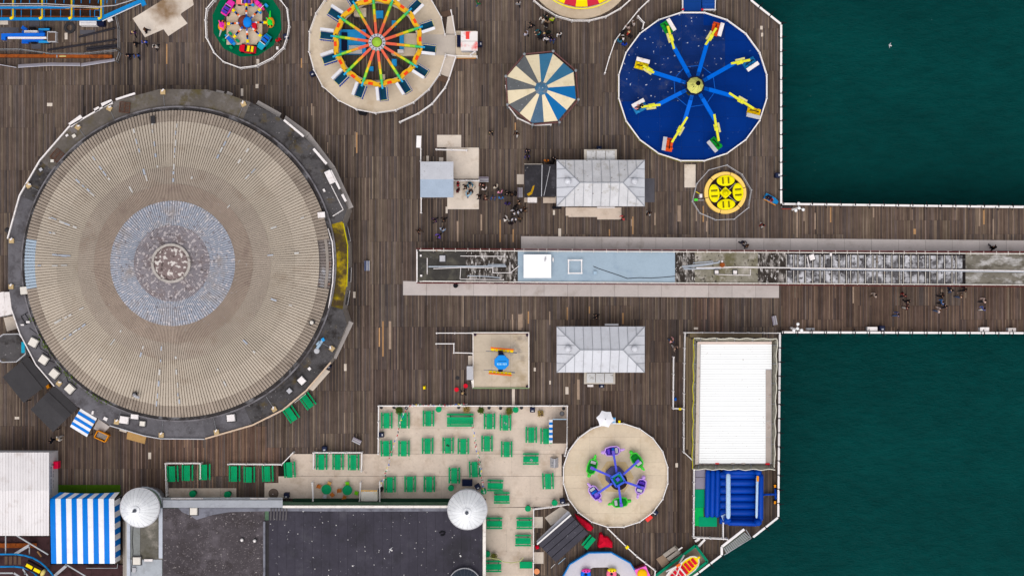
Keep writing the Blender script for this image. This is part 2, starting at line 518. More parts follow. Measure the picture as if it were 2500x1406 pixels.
def nn_(t_, **kw):
    n_ = nt.nodes.new(t_)
    for k_, v_ in kw.items(): setattr(n_, k_, v_)
    return n_
gp = nn_('ShaderNodeNewGeometry'); dn = nn_('ShaderNodeVectorMath', operation='DISTANCE'); nz = nn_('ShaderNodeTexNoise'); nz.inputs['Scale'].default_value = 0.9; nz.inputs['Detail'].default_value = 5
c_s = P(403, 22); dn.inputs[1].default_value = (c_s.x, c_s.y, 0.02); nt.links.new(gp.outputs['Position'], dn.inputs[0]); nt.links.new(gp.outputs['Position'], nz.inputs['Vector'])
ma = nn_('ShaderNodeMath', operation='MULTIPLY_ADD'); ma.inputs[1].default_value = -3.2; nt.links.new(nz.outputs[0], ma.inputs[0]); nt.links.new(dn.outputs['Value'], ma.inputs[2])
mg = nn_('ShaderNodeMapRange'); mg.inputs[1].default_value = -1.2; mg.inputs[2].default_value = 0.5; mg.inputs[3].default_value = 0.9; mg.inputs[4].default_value = 0.0; nt.links.new(ma.outputs[0], mg.inputs[0])
mx = nn_('ShaderNodeMix', data_type='RGBA'); nt.links.new(mg.outputs[0], mx.inputs[0]); nt.links.new(src, mx.inputs[6]); mx.inputs[7].default_value = C((126, 96, 64)); nt.links.new(mx.outputs[2], bs.inputs['Base Color'])
boards([[(324, 46), (398, 0), (400, -3), (438, 51), (441, 54), (354, 92)], [(395, 66), (440, 36), (458, 58), (411, 89)], [(399, -1), (466, -20), (473, 13), (443, 33), (437, 51)]], SOOT)
GRYB = M('grey_rubber_sheet', (88, 86, 92), 0.8, 0.12)
boards([(72, 52, 96, 66), (0, 68, 46, 80), (77, 106, 100, 120), (195, 74, 232, 85), (1570, 436, 1598, 494)], GRYB, 'rubber_sheet', 0.012)

# long pale walkways on either side of the central shelter
def lerp(a, b, t): return a + (b - a) * t
n = 22
for i in range(n):
    a, b = 1272 + (2720 - 1272) * i / n, 1272 + (2720 - 1272) * (i + 1) / n
    ya, yb = lerp(577, 589, (a - 1272) / 1448), lerp(577, 589, (b - 1272) / 1448)
    part('paving_panel', MB().prism(PP([(a + 0.25, ya), (b - 0.25, yb), (b - 0.25, 616), (a + 0.25, 616)]), 0.002, 0.028 + rnd.uniform(0, 0.006)), PAVE, deck)
n = 16
for i in range(n):
    a, b = 984 + (1902 - 984) * i / n, 984 + (1902 - 984) * (i + 1) / n
    ya, yb = lerp(720.5, 727, (a - 984) / 918), lerp(720.5, 727, (b - 984) / 918)
    part('paving_panel', MB().prism(PP([(a + 0.25, 686), (b - 0.25, 688), (b - 0.25, yb), (a + 0.25, ya)]), 0.002, 0.028 + rnd.uniform(0, 0.006)), PAVE, deck)

# terrace floor in big sheets
terrace = link('terrace_floor', MB().prism(PP([(925, 991), (1384, 991), (1384, 1106), (1371, 1106), (1371, 1160), (1374, 1235), (1303, 1238), (1303, 1560), (1150, 1560), (1150, 1216), (646, 1216),
        (646, 1178), (680, 1178), (680, 1136), (709, 1120), (709, 1107), (925, 1107)]), 0.002, 0.04).mesh('terrace_floor', SUB))
terrace['kind'] = 'structure'
TERRPOLYS = [[(925, 991), (1384, 991), (1384, 1107), (925, 1107)], [(709, 1107.5), (1371, 1107.5), (1371, 1162), (709, 1162)], [(680, 1162), (1374, 1162), (1374, 1216), (646, 1216), (646, 1178), (680, 1178)],
             [(1186, 1216), (1374, 1216), (1374, 1235), (1186, 1238)], [(1183, 1238), (1303, 1238), (1303, 1560), (1183, 1560)]]
for poly in TERRPOLYS:
    xs = [p[0] for p in poly]; ys = [p[1] for p in poly]
    yy = min(ys); row = 0
    while yy < max(ys) - 1:
        xx = min(xs) - (54 if row % 2 else 0)
        while xx < max(xs):
            q = clip_rect(poly, xx + 0.08, yy + 0.08, xx + 107.92, yy + 53.92)
            if len(q) > 2 and abs(area2(q)) > 12:
                part('floor_panel', MB().prism(PP(q), 0.041, 0.06 + rnd.uniform(0, 0.005)), TERR, terrace)
            xx += 108
        yy += 54; row += 1
boards([(412, 1191, 463, 1213), (463.5, 1191, 538, 1213), (538.5, 1191, 577, 1214)], TERR, 'floor_panel', 0.03)

# iron piles under the edge of the deck
PILE = M('iron_pile', (52, 56, 54), 0.8, 0.2)
pm = MB().tube((0, 0, -7.5), (0, 0, -0.56), 0.28, 10).mesh('pile', PILE, True)
for px, py in [(1895, y) for y in range(80, 500, 66)] + [(x_, 512) for x_ in range(1960, 2500, 90)] + [(x_, 800) for x_ in range(1960, 2500, 90)] + [(1890, y) for y in range(860, 1260, 66)] + [(1780, 1335), (1715, 1380)]:
    link('pile', pm, deck, P(px, py, 0))

# ---------------------------------------------------------------- railings
def subdivide(pts, step):
    out = []
    for a, b in zip(pts[:-1], pts[1:]):
        d = math.hypot(b[0] - a[0], b[1] - a[1]); k = max(1, round(d / step))
        for i in range(k): out.append((a[0] + (b[0] - a[0]) * i / k, a[1] + (b[1] - a[1]) * i / k))
    out.append(pts[-1])
    return out

POSTM = {}
def fence(label, pts, h=1.05, z0=0.0, mat=None, step=36, rail=0.09, post=0.14, bal=True, name='railing', cat='railing', closed=False):
    """white railing: pts are photo pixels of its top edge"""
    mat = mat or WHITER
    if closed: pts = pts + [pts[0]]
    zt = z0 + h
    base = P(pts[0][0], pts[0][1], zt); base.z = z0
    t = thing(name, label, cat, base)
    rb, lb, bb = MB(), MB(), MB()
    for a, b in zip(pts[:-1], pts[1:]):
        A, B = P(a[0], a[1], zt), P(b[0], b[1], zt)
        rb.beam(A, B, rail, 0.06)
        dz = Vector((0, 0, h * 0.62)); lb.beam(A - dz, B - dz, rail * 0.6, 0.05)
        if bal:
            k = max(1, int((B - A).length / 0.16))
            for i in range(1, k):
                q = A.lerp(B, i / k)
                bb.box((q.x, q.y, z0 + h * 0.5 - 0.02), (0.03, 0.03, h - 0.08))
    part('top_rail', rb, mat, t); part('lower_rail', lb, mat, t)
    if bal: part('balusters', bb, mat, t, stuff=True)
    key = (h, post, mat.name)
    if key not in POSTM:
        POSTM[key] = MB().box((0, 0, (h + 0.06) / 2), (post, post, h + 0.06)).lathe((0, 0, h + 0.061), [(post * 0.75, 0), (post * 0.6, 0.06), (0.01, 0.12)], 8).mesh('post', mat)
    sp = subdivide(pts, step)
    if closed: sp = sp[:-1]
    for q in sp:
        w = P(q[0], q[1], zt); w.z = z0
        link('post', POSTM[key], t, w - base)
    return t

BRK = MB().box((0, 0, 0.53), (0.12, 0.26, 1.06)).box((0.0, -0.24, 0.8), (0.07, 0.4, 0.08)).box((0.0, 0.24, 0.8), (0.07, 0.4, 0.08)).mesh('bracket', BLACK)
def edge_rail(label, pts, seg=34.0, w=0.22):
    """broad white seat-back rail along the pier edge with black iron brackets"""
    base = P(*pts[0]); t = thing('pier_railing', label, 'railing', base)
    low = MB()
    for a, b in zip(pts[:-1], pts[1:]):
        d = math.hypot(b[0] - a[0], b[1] - a[1]); k = max(1, round(d / seg)); dx, dy = (b[0] - a[0]) / d, (b[1] - a[1]) / d
        low.beam(P(*a, 0.55) , P(*b, 0.55), 0.05, 0.05); low.beam(P(*a, 0.2), P(*b, 0.2), 0.05, 0.05)
        for i in range(k):
            s0, s1 = d * i / k + 1.3, d * (i + 1) / k - 1.3
            A = P(a[0] + dx * s0, a[1] + dy * s0, 1.0); B = P(a[0] + dx * s1, a[1] + dy * s1, 1.0)
            part('rail_panel', MB().beam(A, B, w, 0.10), WHITER, t)
            q = P(a[0] + dx * d * i / k, a[1] + dy * d * i / k, 0)
            link('bracket', BRK, t, q - base, math.atan2(-dy, dx) + PI)
    part('lower_rail', low, WHITER, t)
    return t
edge_rail('white pier railing with black brackets along the upper sea corner', [(1832, 0), (1854, 18), (1907, 60), (1907, 498)])
edge_rail('white pier railing on the upper side of the right-hand walkway', [(1909, 498), (2500, 506), (2700, 509)])
edge_rail('white pier railing on the lower side of the right-hand walkway', [(1908, 811), (2500, 813), (2700, 814)])
edge_rail('white pier railing beside the white roofed building and blue inflatable', [(1904, 814), (1900, 1262), (1838, 1311)])
edge_rail('white pier railing along the lower right diagonal edge', [(1762, 1354), (1706, 1397), (1600, 1470)])
for lab, pts in [('second white rail panel strip outside the upper walkway, nearest the corner', [(1965, 498), (2180, 501)]), ('second white rail strip outside the upper walkway at far right', [(2385, 503), (2500, 504)])]:
    t = thing('guard_rail', lab, 'railing', P(*pts[0]))
    a, b = pts
    k = max(1, round((b[0] - a[0]) / 35))
    for i in range(k):
        A = P(lerp(a[0], b[0], i / k) + 0.6, lerp(a[1], b[1], i / k), 0.8); B = P(lerp(a[0], b[0], (i + 1) / k) - 0.6, lerp(a[1], b[1], (i + 1) / k), 0.8)
        part('rail_panel', MB().beam(A, B, 0.16, 0.08), WHITER, t)
        part('post', MB().beam(A - Vector((0, 0, 0.8)), A, 0.08, 0.08), BLACK, t)
# ================================================================ BUILDINGS
# ---------------------------------------------------------------- the big round arcade with a ribbed dome roof
ZR = 4.4
RING = [(389, 218), (505, 219), (560, 232), (612, 250), (683, 287), (744, 336), (775, 368), (806, 413), (830, 462), (848, 508), (836, 541), (847, 596), (848, 640), (845, 700), (836, 755),
        (848, 790), (812, 874), (782, 912), (748, 954), (691, 1001), (617, 1038), (502, 1071), (393, 1070), (354, 1063), (269, 1038), (187, 991), (134, 942), (89, 889), (50, 814),
        (28, 750), (20, 690), (20, 583), (49, 478), (98, 393), (170, 310), (276, 249)]
c0 = P(434, 644, 5.0)
arc = thing('domed_arcade', 'huge round arcade building with ribbed tan dome roof and flat grey rim', 'building', (c0.x, c0.y, 0))
WALLC = M('arcade_wall_paint', (150, 140, 132), 0.7, 0.15)
part('wall', MB().prism(PP(RING, ZR), 0.003, ZR - 0.12, inset=0.0), WALLC, arc)
OLIVE = M('mossy_roofing_felt', (100, 93, 87), 0.9, 0.18, 0.4, rv=0.06, stain=[((88, 78, 48), 0.38, 0.5), ((122, 116, 116), 0.3, 0.8)])
DFELT = M('dark_roofing_felt', (80, 77, 78), 0.88, 0.2, 0.6, rv=0.14, stain=[((44, 40, 38), 0.42, 0.8), ((96, 80, 40), 0.2, 0.7)], speck=((156, 150, 150), 0.1, 5.0))
MOSS = M('yellow_mossy_canopy', (78, 64, 44), 0.9, 0.2, 1.0, stain=[((104, 90, 24), 0.5, 1.6), ((190, 162, 8), 0.45, 0.5)])
RAD0 = 376
def rim_pt(p, r):
    d = math.hypot(p[0] - 434, p[1] - 644); return (434 + (p[0] - 434) / d * r, 644 + (p[1] - 644) / d * r)
for i in range(len(RING)):
    a, b = RING[i], RING[(i + 1) % len(RING)]
    n_ = 3
    outer = [(lerp(a[0], b[0], t / n_), lerp(a[1], b[1], t / n_)) for t in range(n_ + 1)]
    inner = [rim_pt(q, RAD0 - 8) for q in outer][::-1]
    mid = ((a[0] + b[0]) / 2, (a[1] + b[1]) / 2)
    if 10 <= i <= 13: mat = MOSS
    elif i in (0, 1, 2, 34, 35, 33): mat = OLIVE
    elif 3 <= i <= 9 or 14 <= i <= 19 or i == 32: mat = DFELT
    else: mat = FELT
    z = ZR + rnd.uniform(-0.02, 0.02)
    part('roof_section', MB().prism(PP(outer + inner, ZR), z - 0.1, z), mat, arc)
# white fascia boards round the rim
def fascia(pts, w=0.14, m=WHITE, h=0.22, z=ZR):
    for a, b in zip(pts[:-1], pts[1:]):
        part('fascia', MB().beam(P(*a, z) + Vector((0, 0, h / 2 + 0.03)), P(*b, z) + Vector((0, 0, h / 2 + 0.03)), w, h), m, arc)
fascia([(20, 583), (49, 478), (98, 393), (170, 310), (276, 249)])
fascia([(284, 244), (331, 229)], 0.2)
fascia([(172, 307), (201, 286)], 0.5); fascia([(250, 259), (275, 249)], 0.5); fascia([(232, 271), (244, 265)], 0.4)
fascia([(694, 294), (742, 334)], 0.22); fascia([(766, 364), (798, 401)], 0.26); fascia([(808, 417), (830, 462)], 0.22); fascia([(836, 475), (845, 492)], 0.25)
fascia([(801, 558), (812, 592), (815, 640), (813, 690), (803, 752)], 0.12)
fascia([(808, 884), (748, 953), (691, 1000), (617, 1037), (502, 1070)], 0.16, M('stained_fascia', (206, 180, 156), 0.6, 0.12))
fascia([(134, 942), (89, 889), (50, 814), (28, 750)], 0.10)
fascia([(269, 1038), (354, 1063), (393, 1070), (500, 1071)], 0.10, LGREY)
YLINE = M('yellow_edge_paint', (190, 176, 16), 0.6, 0.15)
fascia([(838, 545), (849, 598), (849, 640), (847, 700)], 0.10, YLINE, 0.1, ZR)
AWN = M('grey_awning_board', (168, 160, 156), 0.7, 0.08, rv=0.06)
AWN2 = M('cream_awning_board', (206, 192, 178), 0.7, 0.08, rv=0.06)
for poly, mm in [([(631, 246), (687, 277), (682, 287), (625, 254)], AWN), ([(698, 283), (757, 326), (746, 338), (693, 293)], AWN), ([(757, 327), (819, 409), (806, 413), (746, 339)], AWN),
                 ([(819, 410), (863, 506), (850, 511), (806, 414)], AWN), ([(852, 783), (863, 788), (821, 876), (811, 872)], AWN), ([(790, 900), (806, 906), (764, 954), (746, 945)], AWN2),
                 ([(556, 223), (569, 229), (566, 234), (552, 230)], AWN), ([(529, 220), (548, 224), (546, 229), (527, 226)], AWN)]:
    part('awning', MB().prism(PP(poly, 3.3), 3.22, 3.34), mm, arc)
# gutter ring and dome sheets
GUT = M('dirty_gutter', (64, 60, 60), 0.85, 0.25, 1.2, stain=((132, 130, 134), 0.35, 0.8))
cl = Vector((c0.x, c0.y))
RW = L(373, 5.0)
part('gutter', MB().ring((c0.x, c0.y), RW - 0.25, RW + 0.42, ZR - 0.2, ZR + 0.16, 96), GUT, arc)
KERB = M('roof_kerb_flashing', (118, 114, 118), 0.8, 0.25, 0.8, stain=((72, 66, 64), 0.5, 0.7))
part('kerb', MB().ring((c0.x, c0.y), RW + 0.42, RW + 0.58, ZR - 0.1, ZR + 0.26, 96), KERB, arc)
part('drum_wall', MB().ring((c0.x, c0.y), RW - 0.5, RW - 0.2, ZR - 0.3, 4.92, 96), WALLC, arc)
def zdome(r):
    return 5.0 + 2.6 * (1 - (r / RW) ** 1.7)
TAN = [M('dome_sheet_outer', (158, 144, 131), 0.75, 0.07, 0.35, rv=0.09, stain=((122, 108, 98), 0.25, 0.5)),
       M('dome_sheet_tan', (184, 171, 156), 0.75, 0.06, 0.3, rv=0.05, stain=((168, 152, 136), 0.25, 0.35)),
       M('dome_sheet_tan2', (178, 165, 150), 0.75, 0.06, 0.3, rv=0.05, stain=((162, 146, 130), 0.25, 0.35)),
       M('dome_sheet_brown', (168, 154, 141), 0.75, 0.07, 0.3, rv=0.04, stain=((154, 136, 122), 0.3, 0.5)),
       M('dome_sheet_brown2', (160, 143, 130), 0.78, 0.09, 0.4, rv=0.04, stain=((142, 124, 114), 0.3, 0.7), speck=((176, 168, 164), 0.1, 3.0)),
       M('dome_sheet_blue', (158, 162, 174), 0.7, 0.10, 0.4, rv=0.02, stain=((158, 148, 144), 0.42, 0.4), speck=[((204, 196, 198), 0.46, 3.8), ((126, 120, 124), 0.3, 3.0)]),
       M('dome_sheet_lichen', (146, 139, 144), 0.85, 0.14, 0.8, rv=0.02, stain=((128, 112, 110), 0.45, 0.9), speck=[((108, 98, 98), 0.3, 2.4), ((206, 196, 196), 0.5, 3.6)])]
radii = [373, 345, 288, 232, 190, 149, 90, 44]
def rib_sheet(r_out, r_in, a0, a1, ribs, depth, zoff, nrad=3):
    mb_ = MB(); prof = []
    for i in range(ribs):
        for f, hgt in ((0.0, 0), (0.22, 0), (0.28, 1), (0.94, 1)):
            prof.append(((i + f) / ribs, hgt))
    prof.append((1.0, 0))
    vs, fs = [], []
    for k in range(nrad + 1):
        r = r_out + (r_in - r_out) * k / nrad
        for f, hgt in prof:
            a = a0 + (a1 - a0) * f
            vs.append((math.cos(a) * r, math.sin(a) * r, zdome(r) + zoff + (hgt - 1) * depth))
    w = len(prof)
    for k in range(nrad):
        for i in range(w - 1):
            fs.append((k * w + i, k * w + i + 1, (k + 1) * w + i + 1, (k + 1) * w + i))
    mb_.add(vs, fs)
    return mb_
RSTS = M('rusted_rim_sheet', (132, 122, 118), 0.8, 0.15, 0.8, stain=[((150, 96, 66), 0.2, 1.0), ((188, 190, 196), 0.25, 0.4)])
RBLUE = M('pale_blue_rim_sheet', (166, 180, 194), 0.7, 0.08, 0.6)
for k in range(7):
    ro, ri = radii[k] / 373 * RW, radii[k + 1] / 373 * RW
    nsh = (38, 38, 38, 38, 38, 19, 19)[k]
    nrib = 8 if k < 5 else 8
    d_ = (0.17, 0.16, 0.16, 0.14, 0.12, 0.12, 0.10)[k]
    zo = 0.03 * k
    for j in range(nsh):
        a0, a1 = 2 * PI * j / nsh, 2 * PI * (j + 1) / nsh
        am = math.degrees((a0 + a1) / 2)
        mt = TAN[k]; z2 = zo
        if k == 0 and (am < 14 or am > 346): mt, z2 = RSTS, zo - 0.3
        if k == 0 and 172 < am < 188: mt = RBLUE
        part('roof_sheet', rib_sheet(ro + 0.06, ri, a0, a1, nrib, d_, z2), mt, arc).location = (0, 0, 0)
# sheet meshes were written round the origin; move them onto the building
for ch in arc.children:
    if ch.name.startswith('roof_sheet'):
        ch.data.transform(Matrix.Translation(Vector((wloc(arc).x, wloc(arc).y, 0))))
CAPM = M('lichen_crown_cap', (128, 112, 110), 0.9, 0.16, 1.2, speck=[((84, 72, 70), 0.38, 2.0), ((216, 208, 202), 0.6, 2.4)], bump=0.3)
rc = 44 / 373 * RW
part('crown_cap', MB().lathe((c0.x, c0.y, zdome(rc) - 0.1), [(rc - 0.05, 0), (rc - 0.05, 0.42), (rc - 0.3, 0.46), (rc * 0.5, 0.56), (0.05, 0.6)], 48), CAPM, arc, True)
part('crown_rim', MB().ring((c0.x, c0.y), rc - 0.12, rc + 0.14, zdome(rc) - 0.05, zdome(rc) + 0.48, 48), M('lichen_rim', (176, 168, 162), 0.85, 0.15, 2, speck=((110, 100, 96), 0.4, 3.0)), arc)
# pale mending patches in radial lines
PATCH = M('pale_mending_patch', (192, 188, 184), 0.7, 0.08, rv=0.10)
PATCHB = M('pale_blue_mending_patch', (168, 173, 184), 0.7, 0.08, rv=0.08)
for ang, rlist in [(100, (350, 330, 300, 270, 240)), (90, (340, 322, 300, 280, 262, 240, 222, 205)), (108, (344, 318, 292, 240, 224)), (128, (330, 300, 284, 262)), (140, (318, 296, 280, 268)),
                   (160, (330, 324, 300, 286, 262)), (166, (318, 308)), (181, (338, 300, 276)), (176, (300, 292, 284, 276, 268)), (206, (330, 318, 300, 288, 256)), (214, (330, 312, 300, 284, 272)),
                   (232, (300, 250, 238, 210)), (262, (350, 330, 300, 272, 240, 212)), (271, (340, 322, 300, 268, 230)), (68, (346, 320, 304, 284)), (58, (330, 298)), (50, (300, 280)), (20, (330, 262)), (5, (300, 240)),
                   (340, (300, 262)), (312, (290, 262)), (292, (320, 280)), (250, (240, 220)), (120, (214, 206)), (78, (214,)), (46, (196,))]:
    for r_ in rlist:
        r0 = r_ / 373 * RW; ln = rnd.uniform(0.25, 0.7); a = R(ang) + rnd.uniform(-0.004, 0.004)
        z0_ = zdome(r0); z1_ = zdome(r0 - ln)
        A = Vector((c0.x + r0 * math.cos(a), c0.y + r0 * math.sin(a), z0_ + 0.13 + 0.03)); B = Vector((c0.x + (r0 - ln) * math.cos(a), c0.y + (r0 - ln) * math.sin(a), z1_ + 0.16))
        part('patch', MB().beam(A, B, rnd.uniform(0.1, 0.2), 0.02), rnd.choice([PATCH, PATCHB]), arc)
# hatches and vents on the dome
def on_dome(px, py):
    p = P(px, py, 5.6); r = math.hypot(p.x - c0.x, p.y - c0.y); z = zdome(r) + 0.1
    return P(px, py, z)
for px, py, w, h_, mm, nm in [(374, 293, 10, 18, DGREY, 'hatch'), (785, 525, 17, 13, WHITE, 'hatch')]:
    q = on_dome(px, py); part(nm, MB().box((q.x, q.y, q.z + 0.08), (L(w), L(h_), 0.2), 0.08), mm, arc)
q = on_dome(330, 962); t = thing('roof_vent', 'grey elbow vent pipe on the lower left of the dome roof', 'vent', q)
part('base', MB().box((q.x, q.y, q.z + 0.1), (0.45, 0.45, 0.35)), DGREY, t)
part('pipe', MB().path([q + Vector((0, 0, 0.2)), q + Vector((0.05, -0.05, 0.6)), q + Vector((0.3, -0.2, 0.75)), q + Vector((0.62, -0.3, 0.62))], 0.15, 10), LGREY, t, True)
q = on_dome(762, 787); t = thing('roof_vent', 'small brass capped vent on the lower right of the dome roof', 'vent', q)
part('base', MB().box((q.x, q.y, q.z + 0.08), (0.6, 0.4, 0.2), 0.5), DGREY, t); part('cap', MB().lathe((q.x, q.y, q.z + 0.18), [(0.2, 0), (0.2, 0.2), (0.05, 0.3)], 12), CREAM, t)
# rooftop boxes on the flat rim
def roofbox(px, py, w, d, rz, mm, label, h=0.5, z=ZR, name='roof_light', cat='roof light', kerb=True):
    q = P(px, py, z + h)
    t = thing(name, label, cat, (q.x, q.y, z))
    if kerb: part('kerb', MB().box((0, 0, 0.09), (L(w) + 0.14, L(d) + 0.14, 0.14), rz), DGREY, t, local=True)
    part('lid', MB().box((0, 0, 0.16 + (h - 0.16) / 2), (L(w), L(d), h - 0.16), rz, top=0.9), mm, t, local=True)
    return t
for px, py, w, rz, lab in [(58, 709, 19, 0.1, 'cream dome roof light at the left end of the arcade rim'), (80, 836, 20, -0.5, 'cream roof light second from left on the arcade rim'),
                           (105, 878, 20, -0.6, 'cream roof light third from left on the arcade rim'), (131, 912, 20, -0.7, 'cream roof light fourth from left on the arcade rim'),
                           (169, 949, 20, -0.75, 'cream roof light fifth from left on the arcade rim')]:
    roofbox(px, py, w, w, rz, CREAM, lab)
for px, py, w, d, rz, mm, lab in [(302, 1025, 22, 18, -0.15, WHITE, 'white air unit on the bottom left rim of the arcade'), (328, 1017, 19, 12, -0.1, WHITE, 'white flat box beside the rim air unit'),
        (347, 1034, 13, 12, -0.1, CREAM, 'small cream box on the bottom left rim'), (257, 1022, 10, 8, -0.5, WHITE, 'small white junction box above the lower rim fascia'),
        (563, 1020, 20, 17, 0.1, WHITE, 'white roof box on the bottom of the arcade rim'), (736, 929, 16, 17, 0.75, WHITE, 'white roof light on the lower right arcade rim'),
        (755, 900, 7, 7, 0.75, WHITE, 'tiny white roof light in a grey square on the rim'), (706, 954, 11, 11, 0.75, LGREY, 'grey square roof hatch on the lower right rim'),
        (805, 432, 16, 33, 0.45, WHITE, 'white rectangular plant cover on the upper right rim'), (791, 465, 5, 8, 0.45, WHITE, 'small white box at the upper right dome edge'),
        (68, 786, 9, 5, 0, WHITE, 'small white box with cables on the left rim'), (180, 332, 9, 8, 0.6, CREAM, 'small cream box on the upper left rim'),
        (127, 393, 8, 7, 0, CREAM, 'little yellowish box near the upper left rusty frame'), (99, 414, 8, 7, 0.6, LGREY, 'grey little box on the upper left rim'),
        (163, 331, 7, 5, 0.6, WHITE, 'tiny white box near the upper left rim edge'), (226, 1007, 5, 9, -0.3, WHITE, 'narrow white box near the striped awning'),
        (54, 793, 8, 4, 0, WHITE, 'tiny white strip box on the left rim')]:
    roofbox(px, py, w, d, rz, mm, lab, 0.4 if w > 12 else 0.25, name='roof_box', cat='roof box', kerb=w > 10)
TANB = M('tan_lamp_box', (186, 160, 118), 0.7, 0.12, rv=0.1)
lampbox = None
for px, py, rz, lab in [(397, 225, 0, 'at the top of the arcade rim'), (266, 265, -0.5, 'on the upper left arcade rim'), (189, 311, -0.6, 'above the dark patch on the upper left rim'), (68, 453, -0.9, 'on the left arcade rim'),
                   (27, 588, 0, 'at the far left of the arcade rim'), (143, 936, -0.7, 'beside the cream roof lights'), (284, 1030, -0.2, 'near the white air unit'), (393, 1062, 0, 'at the bottom of the arcade rim'),
                   (528, 1055, 0.2, 'right of bottom on the arcade rim'), (669, 999, 0.55, 'on the lower right arcade rim'), (594, 254, 0.4, 'on the upper right arcade rim'), (810, 851, 0.9, 'beside the blue pipework'), (26, 700, 0, 'just above the white shed on the left')]:
    q = P(px, py, ZR + 0.3)
    t = thing('floodlight_box', 'square tan floodlight box ' + lab, 'floodlight', (q.x, q.y, ZR), rz, 'tan floodlight boxes round the arcade rim')
    part('box', MB().box((0, 0, 0.13), (0.52, 0.5, 0.24)), TANB, t, local=True)
    part('lamp', MB().tube((-0.1, 0.1, 0.25), (0.12, 0.3, 0.36), 0.09, 8), WHITE, t, local=True)
    d = (P(434, 644, ZR) - q); d.z = 0; d.normalize(); dl = Matrix.Rotation(-rz, 3, 'Z') @ d
    part('conduit', MB().beam((0, 0, 0.05), Vector((0, 0, 0.05)) + dl * 1.6, 0.04, 0.05), MGREY, t, local=True)
RGR = M('rusty_grille', (104, 70, 56), 0.85, 0.2)
for px, py, w, d_, rz, lab in [(305, 263, 24, 24, -0.1, 'square rusty grating lying on the upper left arcade rim'), (140, 380, 22, 26, -0.7, 'rusty grating tucked against the upper left dome edge')]:
    q = P(px, py, ZR)
    t = thing('grating', lab, 'grating', (q.x, q.y, ZR), rz)
    part('frame', MB().box((0, L(d_) / 2, 0.1), (L(w), 0.06, 0.08)).box((0, -L(d_) / 2, 0.1), (L(w), 0.06, 0.08)).box((L(w) / 2, 0, 0.1), (0.06, L(d_), 0.08)).box((-L(w) / 2, 0, 0.1), (0.06, L(d_), 0.08)).box((0, 0, 0.1), (0.05, L(d_), 0.08)), RGR, t, local=True)
    for i in range(6):
        part('bar', MB().box((0, -L(d_) / 2 + L(d_) * (i + 1) / 7, 0.1), (L(w) - 0.1, 0.035, 0.05)), RGR, t, local=True)
t = thing('metal_frame', 'black metal frame lying on the left arcade rim', 'frame', P(68, 776, ZR), 0.55)
part('bars', MB().box((-0.5, 0, 0.1), (0.05, 1.0, 0.05)).box((0.5, 0, 0.1), (0.05, 1.0, 0.05)).box((0, 0, 0.1), (0.05, 1.0, 0.05)).box((0, 0.5, 0.1), (1.05, 0.05, 0.05)).box((0, -0.5, 0.1), (1.05, 0.05, 0.05)), BLACK, t, local=True)
PBLUE = M('pale_blue_pipe', (160, 182, 200), 0.5, 0.1)
q = P(779, 838, ZR)
t = thing('pipework', 'pale blue pipes with a blue valve on the right arcade rim', 'pipes', q)
part('pipe', MB().path([P(774, 850, ZR + 0.3), P(784, 836, ZR + 0.35), P(788, 828, ZR + 0.5)], 0.16, 10).tube(P(773, 842, ZR + 0.25), P(781, 832, ZR + 0.25), 0.12, 8), PBLUE, t, True)
part('valve', MB().box(P(789, 829, ZR + 0.55), (0.3, 0.35, 0.3), 0.5), SKYB, t); part('drum', MB().lathe(P(774, 856, ZR), [(0.3, 0), (0.3, 0.3), (0.2, 0.36)], 14), LGREY, t)
# cables and weeds on the rim
def cable(label, pts, z, r=0.035, mat=None):
    w = [P(x_, y_, z + 0.03) for x_, y_ in pts]
    solo('cable', MB().path(w, r, 5), mat or BLACK, label, 'cable', w[0])
cable('black cable looping between the cream roof lights', [(72, 800), (95, 818), (98, 850), (118, 862), (120, 880), (140, 886), (142, 900), (160, 905), (165, 930), (180, 940)], ZR)
cable('grey conduit along the upper right arcade rim', [(806, 448), (822, 480), (838, 512), (812, 528)], ZR, 0.05, WHITE)
WEED = M('green_weeds', (78, 96, 30), 0.9, 0.25, 6)
mb = MB(); rr = random.Random(3)
for i in range(260):
    a = R(rr.uniform(199, 246)); rr_ = RW + rr.uniform(0.3, 0.72)
    if rr.random() > 0.5 + 0.5 * math.sin(a * 26): continue
    x_, y_ = c0.x + rr_ * math.cos(a), c0.y + rr_ * math.sin(a)
    s_ = rr.uniform(0.05, 0.16); an = rr.uniform(0, 6.3)
    mb.add([(x_ - s_ * math.cos(an), y_ - s_ * math.sin(an), ZR + 0.27), (x_ + s_ * math.sin(an) * 0.4, y_ - s_ * math.cos(an) * 0.4, ZR + 0.29), (x_ + s_ * math.cos(an), y_ + s_ * math.sin(an), ZR + 0.36), (x_ - s_ * math.sin(an) * 0.4, y_ + s_ * math.cos(an) * 0.4, ZR + 0.3)], [(0, 1, 2, 3)])
o = part('weeds', mb, WEED, arc, stuff=True)
